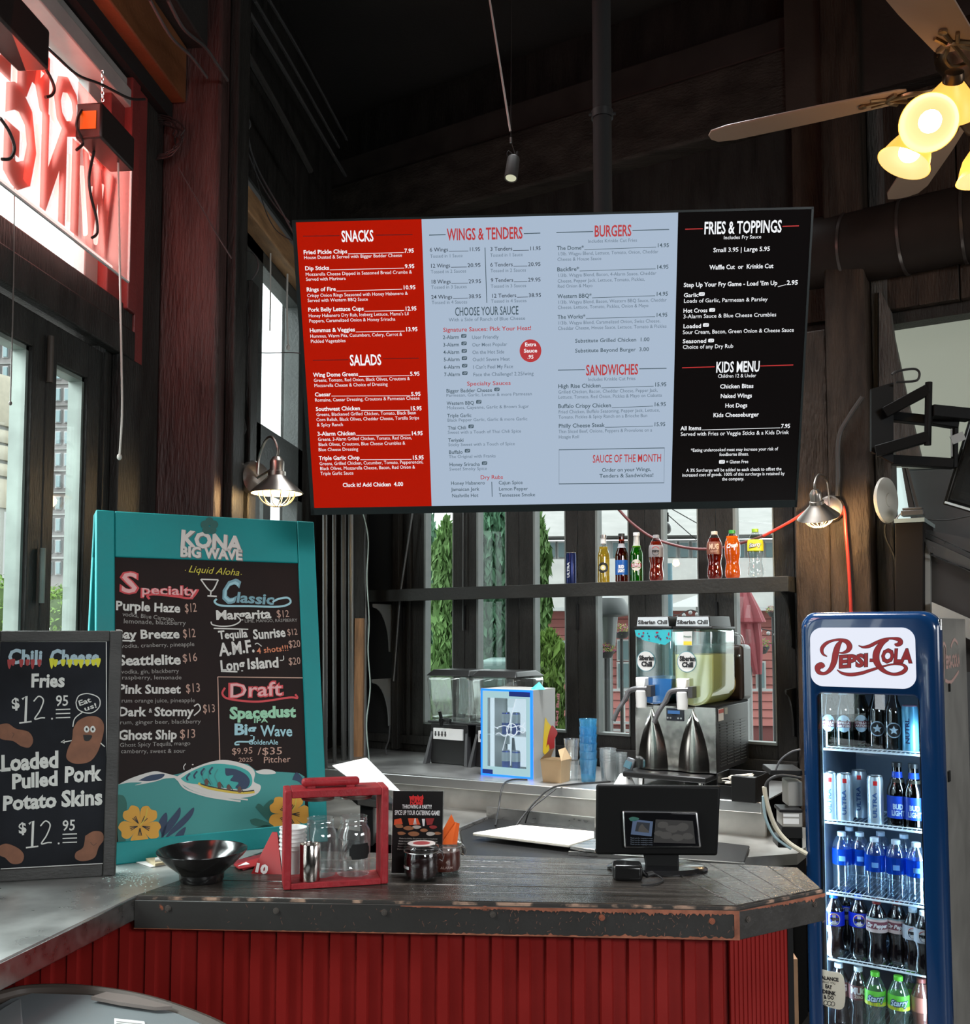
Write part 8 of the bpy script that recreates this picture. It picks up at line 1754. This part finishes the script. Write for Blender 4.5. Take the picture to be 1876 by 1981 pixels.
m=MB();a=[atz(x,y,zbn+.012) for x,y in ((176,1934),(205,1925),(260,1933),(333,1953),(300,1955),(230,1945))];m.slab(a[::-1],.006,(0,0,1));m.build('rim_handle',mat('light_taupe_handle',(.20,.165,.15),.5),tb_,world=True)
m=MB();a=[atz(x,y,zbn+.007) for x,y in ((221,1972),(279,1978),(285,1998),(221,1995))];m.slab(a[::-1],.002,(0,0,1));m.build('label_sticker',PAPER,tb_,world=True)
m=MB()
for k in range(3):p0,p1=atz(225,1976+k*4,zbn+.0105),atz(275,1981+k*4,zbn+.0105);m.bar(p0,p1,.0012,.0005)
o=m.build('label_lines',cm((.15,.15,.15)),tb_,world=True);o['kind']='stuff'
# ================================================================== OUTSIDE
def oy(px,py,Y):return aty(px,py,Y)
pave=struct(MB().bb(-60,60,7.6,90,-.35,-.3).build('ground',mat('pale_plaza_paving',(.28,.27,.25),.8,var=.1)))
struct(MB().bb(-60,-1.7,-10,7.6,-.35,-.3).build('pavement',mat('pale_plaza_paving',(.28,.27,.25))))
def orect(m,x0,y0,x1,y1,Y,th=.2):a,b=oy(x0,y1,Y),oy(x1,y0,Y);return m.bb(a.x,b.x,Y,Y+th,a.z,b.z)
YH=17.0
hs_=thing('market_building','long building with grey shingle roof, white dormers and red siding outside the rear windows','building',(0,YH,0))
roof=mat('grey_shingle_roof',(.205,.20,.19),.9,var=.12,vscale=3);wtrim=mat('white_outdoor_trim',(.27,.275,.27),.7)
m=MB()
a,b=oy(980,1090+55,YH),oy(1620,985,YH);m.hexa([Vector((oy(960,1180,YH).x,YH-.6,oy(960,1182,YH).z)),Vector((oy(1640,1180,YH).x,YH-.6,oy(960,1182,YH).z)),Vector((oy(1640,1180,YH).x,YH+8,oy(960,1182,YH).z)),Vector((oy(960,1180,YH).x,YH+8,oy(960,1182,YH).z))],
    [Vector((oy(960,1180,YH).x,YH+.3,oy(960,1080,YH).z)),Vector((oy(1640,1180,YH).x,YH+.3,oy(960,1080,YH).z)),Vector((oy(1640,1180,YH).x,YH+8,oy(960,1080,YH).z)),Vector((oy(960,1180,YH).x,YH+8,oy(960,1080,YH).z))]);m.build('lower_roof',roof,hs_,world=True)
m=MB();orect(m,1030,1042,1640,1084,YH+1,.3);m.build('dormer_wall',wtrim,hs_,world=True)
m=MB();zA,zB=oy(1000,1042,YH+1).z,oy(1000,900,YH+1).z;xA,xB=oy(1000,1040,YH+1).x,oy(1640,1040,YH+1).x
m.hexa([Vector((xA,YH+.6,zA)),Vector((xB,YH+.6,zA)),Vector((xB,YH+1.4,zA)),Vector((xA,YH+1.4,zA))],[Vector((xA,YH+5,zB)),Vector((xB,YH+5,zB)),Vector((xB,YH+5.6,zB)),Vector((xA,YH+5.6,zB))]);m.build('upper_roof',roof,hs_,world=True)
gl_=mat('distant_window_glass',(.075,.11,.115),.2,spec=.6)
for x in (1038,1058,1080,1186,1206,1292,1316,1340,1424,1448,1482):
    w_=15
    m=MB();orect(m,x-2,1047,x+w_+2,1081,YH+.95,.04);f=m.build('window',wtrim,hs_,world=True);m=MB();orect(m,x,1050,x+w_,1078,YH+.9,.03);m.build('pane',gl_,f,world=True)
m=MB();orect(m,1000,1174,1640,1182,YH-.7,.3);m.build('gutter',wtrim,hs_,world=True)
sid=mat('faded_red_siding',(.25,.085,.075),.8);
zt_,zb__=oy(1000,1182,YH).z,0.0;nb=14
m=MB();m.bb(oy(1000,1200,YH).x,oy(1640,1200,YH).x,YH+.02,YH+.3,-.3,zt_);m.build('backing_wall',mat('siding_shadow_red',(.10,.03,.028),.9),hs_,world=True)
for i in range(nb):
    z0_,z1_=zt_-(i+1)*(zt_/nb),zt_-i*(zt_/nb);m=MB();m.hexa([Vector((oy(1000,1200,YH).x,YH-.03,z0_)),Vector((oy(1640,1200,YH).x,YH-.03,z0_)),Vector((oy(1640,1200,YH).x,YH+.1,z0_)),Vector((oy(1000,1200,YH).x,YH+.1,z0_))],[Vector((oy(1000,1200,YH).x,YH,z1_-.01)),Vector((oy(1640,1200,YH).x,YH,z1_-.01)),Vector((oy(1640,1200,YH).x,YH+.1,z1_-.01)),Vector((oy(1000,1200,YH).x,YH+.1,z1_-.01))]);m.build('siding_board',sid,hs_,world=True,smooth=0)
for x0,y0,x1,y1 in ((1196,1240,1216,1276),(1196,1284,1216,1330),(1466,1282,1478,1330),(1300,1240,1340,1300)):
    m=MB();orect(m,x0-3,y0-3,x1+3,y1+3,YH-.12,.06);f=m.build('window',wtrim,hs_,world=True);m=MB();orect(m,x0,y0,x1,y1,YH-.16,.03);m.build('pane',gl_,f,world=True)
m=MB();orect(m,1040,1240,1098,1268,YH-.8,.7);m.build('awning',mat('pale_blue_awning',(.20,.26,.28),.7),hs_,world=True)
m=MB();orect(m,1040,1268,1098,1286,YH-.85,.05);m.build('sign_band',mat('dark_sign_band',(.03,.03,.03),.6),hs_,world=True)
so=Sheet(oy(1060,1283,YH-.86),(1,0,0),(0,0,1),lift=.01);so.text('w','PUB',1061,1281,1091,9,off=.05);so.flush({'w':mat('sign_letters_white',(.3,.3,.3),.6)},hs_)
# nearer white kiosk column and patio heater in the fourth pane
m=MB();orect(m,1150,1268,1185,1425,10.5,.6);o=m.build('white_column',mat('white_outdoor_trim2',(.24,.24,.235),.7));tag(o,'white square column seen low in the fourth rear pane','column')
ph=thing('patio_heater','patio heater with dark round hood outside the fourth rear pane','heater',tuple(oy(1176,1420,10)));c=oy(1176,1190,10)
m=MB();m.lathe([(.001,.20),(.16,.17),(.25,.02),(.25,.0),(.10,-.02),(.001,-.02)],c=tuple(c),n=28);m.build('hood',mat('heater_dark',(.03,.035,.035),.4),ph,world=True);m=MB();m.cyl(c-Vector((0,0,.02)),c-Vector((0,0,.34)),.10,.07,20);m.build('burner',mat('heater_steel',(.15,.16,.16),.4,.5),ph,world=True);m=MB();m.cyl(c-Vector((0,0,.34)),Vector((c.x,c.y,-.3)),.03,n=10);m.build('pole',mat('heater_steel',(.15,.16,.16),.4,.5),ph,world=True)
# plants
def leafball(c,r,n,size,mm,name,label,cat,sc=(1,1,1),shapef=None,kind=None,trunk=None,parent=None):
    m=MB()
    for i in range(n):
        if shapef:p=shapef()
        else:
            v=Vector((random.gauss(0,1),random.gauss(0,1),random.gauss(0,1))).normalized()*r*random.uniform(.55,1.0);p=Vector((v.x*sc[0],v.y*sc[1],v.z*sc[2]))
        a=Vector((random.gauss(0,1),random.gauss(0,1),random.gauss(0,1))).normalized()*size;b=a.orthogonal().normalized()*size*random.uniform(.3,.5)
        if shapef:a=Vector((random.gauss(0,.4),random.gauss(0,.4),1)).normalized()*size*random.uniform(.6,1.3);b=a.cross(Vector((random.gauss(0,1),random.gauss(0,1),0.1))).normalized()*size*.35
        p=p+Vector(c);m.add([p-a,p+b,p+a,p-b],[[0,1,2,3]])
    return m
g1=mat('thuja_green',(.10,.19,.055),.8,var=.6,vscale=1.2);g2=mat('thuja_blue_green',(.075,.17,.10),.8,var=.6,vscale=1.2);g3=mat('spring_green',(.12,.21,.035),.8,var=.6,vscale=1.2)
def thuja(px,pw,ytop,ybot,Y,mm,label,n=2600,size=.085):
    x0=oy(px,1218,Y).x;w_=pw/F_PX*Y/2;zt_,zb_=oy(px,ytop,Y).z,oy(px,ybot,Y).z;t=thing('conifer_tree',label,'tree',(x0,Y,-.3),group='conifers outside the rear windows')
    def f():
        u=random.random();prof=(min(1,(1-u)*7)**.8)*(.85+.15*math.sin(u*23+px));a=random.uniform(0,2*math.pi);r=w_*prof*math.sqrt(random.uniform(.3,1));return Vector((r*math.cos(a),r*math.sin(a),zb_+.3+(zt_-zb_)*u))
    m=leafball((0,0,0),1,n,size,mm,'','','',shapef=f);o=m.build('foliage',mm,t,smooth=0);o['kind']='stuff'
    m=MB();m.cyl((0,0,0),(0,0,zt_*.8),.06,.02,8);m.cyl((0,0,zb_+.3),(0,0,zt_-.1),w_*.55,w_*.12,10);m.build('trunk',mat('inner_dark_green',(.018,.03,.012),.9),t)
thuja(862,62,1010,1400,9.0,g1,'bright green conifer filling the first rear pane');thuja(812,70,960,1400,9.6,g2,'darker blue green conifer at the left edge of the first rear pane');thuja(950,78,940,1330,9.4,g2,'dense blue green conifer filling the second rear pane',3200)
thuja(1034,66,990,1330,9.2,g1,'narrow conifer at the left edge of the third rear pane');thuja(1062,64,1230,1420,8.8,g3,'low bushy conifer at the bottom of the third rear pane')
m=MB();a,b=oy(925,1278,8.2),oy(985,1300,8.2);m.bb(a.x,b.x,8.2,9.2,b.z,a.z);m.bb(a.x,b.x,8.2,9.2,b.z-.12,b.z-.03);o=m.build('folded_cushions',mat('aqua_cushion',(.16,.25,.23),.7),bevel=.03,seg=3);tag(o,'stack of pale aqua cushions low in the second rear pane','cushion')
# flowers
def basket(px,py,Y,rp,label):
    c=oy(px,py,Y);r=rp/F_PX*Y;t=thing('flower_basket',label,'flowers',tuple(c),group='flower baskets outside')
    for nm,mm,n in (('leaves',g3,160),('pink_flowers',mat('flower_magenta',(.24,.03,.12),.7),110),('yellow_flowers',mat('flower_yellow',(.26,.22,.04),.7),70),('red_flowers',mat('flower_coral',(.26,.06,.045),.7),70)):
        m=leafball((0,0,0),r,n,r*.12,mm,'','','',sc=(1,1,.6));o=m.build(nm,mm,t,smooth=0);o['kind']='stuff'
    m=MB();m.lathe([(.001,-r*.9),(r*.5,-r*.8),(r*.8,-r*.3),(r*.8,-r*.2),(.001,-r*.2)],n=18);m.cyl((0,.05,-r*.5),(0,.05,-.3-c.z),.02,n=6);m.build('pot',mat('dark_pot',(.02,.02,.02),.7),t)
basket(1202,1218,11,20,'hanging flower basket upper in the fourth rear pane');basket(1172,1256,9.9,20,'flower basket lower in the fourth rear pane');basket(1470,1246,11,22,'flower basket beside the closed red umbrella');basket(1497,1180,11,16,'flower basket at the upper right edge of the sixth rear pane')
um=thing('patio_umbrella','closed faded red patio umbrella in the sixth rear pane','umbrella',tuple(oy(1448,1420,10.2)));c=oy(1448,1130,10.2);k_=10.2/F_PX
m=MB();rings=[]
for f_,w_ in ((0,4),(.1,20),(.3,42),(.42,52),(.44,34),(.7,30),(1,14)):
    zz=c.z-f_*170*k_;rings.append([Vector((c.x+(f_-.4)*.12+w_/2*k_*(1+.18*math.cos(7*t))*math.cos(t),c.y+w_/2*k_*(1+.18*math.cos(7*t))*math.sin(t),zz)) for t in [2*math.pi*j/42 for j in range(42)]])
m.rings(rings[::-1]);m.build('folded_canopy',mat('umbrella_faded_red',(.24,.045,.055),.7),um,world=True);m=MB();m.cyl((c.x,c.y,c.z+.05),(c.x,c.y,-.3),.02,n=8);m.build('pole',wtrim,um,world=True)
m=MB();m.cyl(oy(1293,1090,10.5),Vector((oy(1293,1200,10.5).x,10.5,-.3)),.04,n=12);o=m.build('blue_post',mat('pale_blue_post',(.10,.19,.23),.6));tag(o,'pale blue post in the fifth rear pane','post')
m=MB();P_=[oy(1300,1172,13),oy(1345,1145,13),oy(1400,1172,13),oy(1500,1168,13)]
m.add([oy(1285,1174,12.5),oy(1410,1174,12.5),oy(1350,1150,13.5),oy(1410,1174,15),oy(1285,1174,15)],[[0,1,2],[1,3,2],[3,4,2],[4,0,2]]);m.cyl(oy(1350,1174,13.8),Vector((oy(1350,1174,13.8).x,13.8,-.3)),.03,n=6);o=m.build('white_canopy',mat('white_canopy_cloth',(.24,.24,.235),.8),smooth=0);tag(o,'white tent canopy in the fifth rear pane','canopy')
for (pts,lab) in (([(1288,1182),(1310,1190),(1335,1180),(1358,1188)],'string of round bulbs in the fifth rear pane'),([(1455,1195),(1470,1215),(1500,1222)],'string of round bulbs beside the red umbrella')):
    t=thing('string_lights',lab,'lights',tuple(oy(*pts[0],10.9)));pp=smooth_path([oy(x,y,10.9) for x,y in pts],6);m=MB();m.tube(pp,.006,5);m.build('cord',CABLE,t,world=True)
    for p in pp[::3]:m=MB();m.ball(p-Vector((0,0,.03)),.022,10,6);m.build('bulb',mat('white_bulb_off',(.30,.30,.30),.3),t,world=True)
bp_=thing('pendant_bulb','hanging outdoor bulb lamp in the fifth rear pane','lamp',tuple(oy(1290,1020,7.5)));m=MB();c=oy(1290,1022,7.5);m.ball(c,.035,12,8,(1,1,1.3));m.build('bulb',mat('white_bulb_off',(.30,.30,.30),.3),bp_,world=True);m=MB();m.cyl(c+Vector((0,0,.05)),c+Vector((0,0,.12)),.014,n=10);m.tube([c+Vector((0,0,.1)),c+Vector((.01,0,.4))],.004,5);m.build('socket',MATBLACK,bp_,world=True)
for p0,p1,lab in (((1285,990),(1353,1050),'thin wire crossing the fifth rear pane, lower'),((1300,985),(1353,1015),'thin wire crossing the fifth rear pane, upper')):
    m=MB();m.tube([oy(*p0,8.5),oy(*p1,8.5)],.004,5);o=m.build('overhead_wire',CABLE);tag(o,lab,'wire')
# patio chairs in white metal
chm=mat('white_metal_chair',(.27,.27,.27),.6)
def pchair(px,py,Y,lab,rz=0):
    c=oy(px,py,Y);t=thing('patio_chair',lab,'chair',(c.x,c.y,-.3),rz,'white patio chairs outside');s_=.42
    for x,y in ((-.2,-.2),(.2,-.2),(.2,.2),(-.2,.2)):m=MB();m.cyl((x,y,0),(x,y,.45 if y<0 else .9),.014,n=6);m.build('leg',chm,t)
    m=MB();m.bb(-.21,.21,-.21,.21,.44,.46);m.build('seat',chm,t)
    for k in range(4):m=MB();m.bb(-.2,.2,.19,.205,.54+k*.09,.57+k*.09);m.build('back_slat',chm,t)
pchair(1200,1400,9.6,'white metal patio chair low in the fourth rear pane',.4);pchair(1206,1370,11.5,'white metal patio chair farther back in the fourth rear pane',-.3);pchair(1480,1400,8.6,'white metal patio chair low in the sixth rear pane',.2)
rl=thing('patio_railing','thin white railing across the patio outside','railing',tuple(oy(1300,1340,13)))
m=MB();a,b=oy(1160,1335,13),oy(1520,1335,13);m.bar(a,b,.03,.03);m.build('top_rail',chm,rl,world=True)
for i in range(16):p=a.lerp(b,i/15);m=MB();m.cyl(p,(p.x,p.y,-.3),.012,n=6);m.build('baluster',chm,rl,world=True)
# left side: round concrete tower, brick office block, shrubs
YT=22.0
tw_=thing('concrete_tower','cream concrete tower with curved floor slabs outside the left door','building',tuple(oy(10,1200,YT)))
crm_=mat('cream_concrete',(.27,.245,.19),.85,var=.08)
for i,(y0,y1,xr) in enumerate(((735,830,33),(838,862,30),(868,895,32),(902,925,30),(930,985,26))):
    m=MB();zt_,zb_=oy(0,y0,YT).z,oy(0,y1,YT).z;cx_=oy(-60,900,YT).x;r_=oy(xr,900,YT).x-cx_;m.lathe([(r_*.96,zb_),(r_,zb_+.1),(r_,zt_-.1),(r_*.96,zt_)],c=(cx_,YT,0),n=48);m.build('floor_slab',crm_,tw_,world=True)
m=MB();cx_=oy(-60,900,YT).x;m.lathe([(oy(18,900,YT).x-cx_,0),(oy(18,900,YT).x-cx_,oy(0,735,YT).z)],c=(cx_,YT,0),n=40);m.build('tower_core',mat('tower_core_grey',(.20,.20,.18),.8),tw_,world=True)
ob=thing('office_block','pale brick office block with rows of windows outside the left door','building',tuple(oy(130,1200,34)))
bkm=mat('pale_brick_wall',(.20,.185,.18),.85,var=.1);YO=34
m=MB();orect(m,-40,630,180,1160,YO,6);m.build('wall',bkm,ob,world=True)
for r_ in range(11):
    y0=660+r_*42 
    m=MB();orect(m,-40,y0-3,180,y0+2,YO-.15,.15);m.build('stone_band',mat('stone_band',(.26,.26,.25),.8),ob,world=True)
    for c_ in range(12):
        x0=-30+c_*17;m=MB();orect(m,x0,y0+6,x0+11,y0+32,YO-.12,.12);f=m.build('window',mat('office_window_frame',(.28,.28,.28),.6),ob,world=True)
        m=MB();orect(m,x0+1.5,y0+8,x0+9.5,y0+30,YO-.18,.06);m.build('pane',mat('office_glass',(.14,.20,.21),.25),f,world=True)
def shrub(px,py,Y,rp,lab,mm,n=900):
    c=oy(px,py,Y);r=rp/F_PX*Y;t=thing('shrub',lab,'shrub',(c.x,c.y,-.3),group='shrubs outside the left doors');m=leafball((0,0,c.z+.3),r,n,r*.09,mm,'','','',sc=(1,.8,1));o=m.build('foliage',mm,t,smooth=0);o['kind']='stuff'
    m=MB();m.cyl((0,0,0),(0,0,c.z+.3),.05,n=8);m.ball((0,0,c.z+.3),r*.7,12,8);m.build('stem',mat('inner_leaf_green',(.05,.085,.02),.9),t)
shrub(15,1180,10,75,'green shrub behind the leftmost door glass',g3,1600);shrub(125,1185,9.5,60,'green shrub behind the second door glass',g3,1400)
m=MB();a,b=oy(8,1000,20),oy(30,1000,20);m.bb(a.x,b.x,20,20.5,-.3,oy(8,990,20).z);o=m.build('white_van',wtrim);tag(o,'pale blocky street structure low behind the leftmost door glass','kiosk')
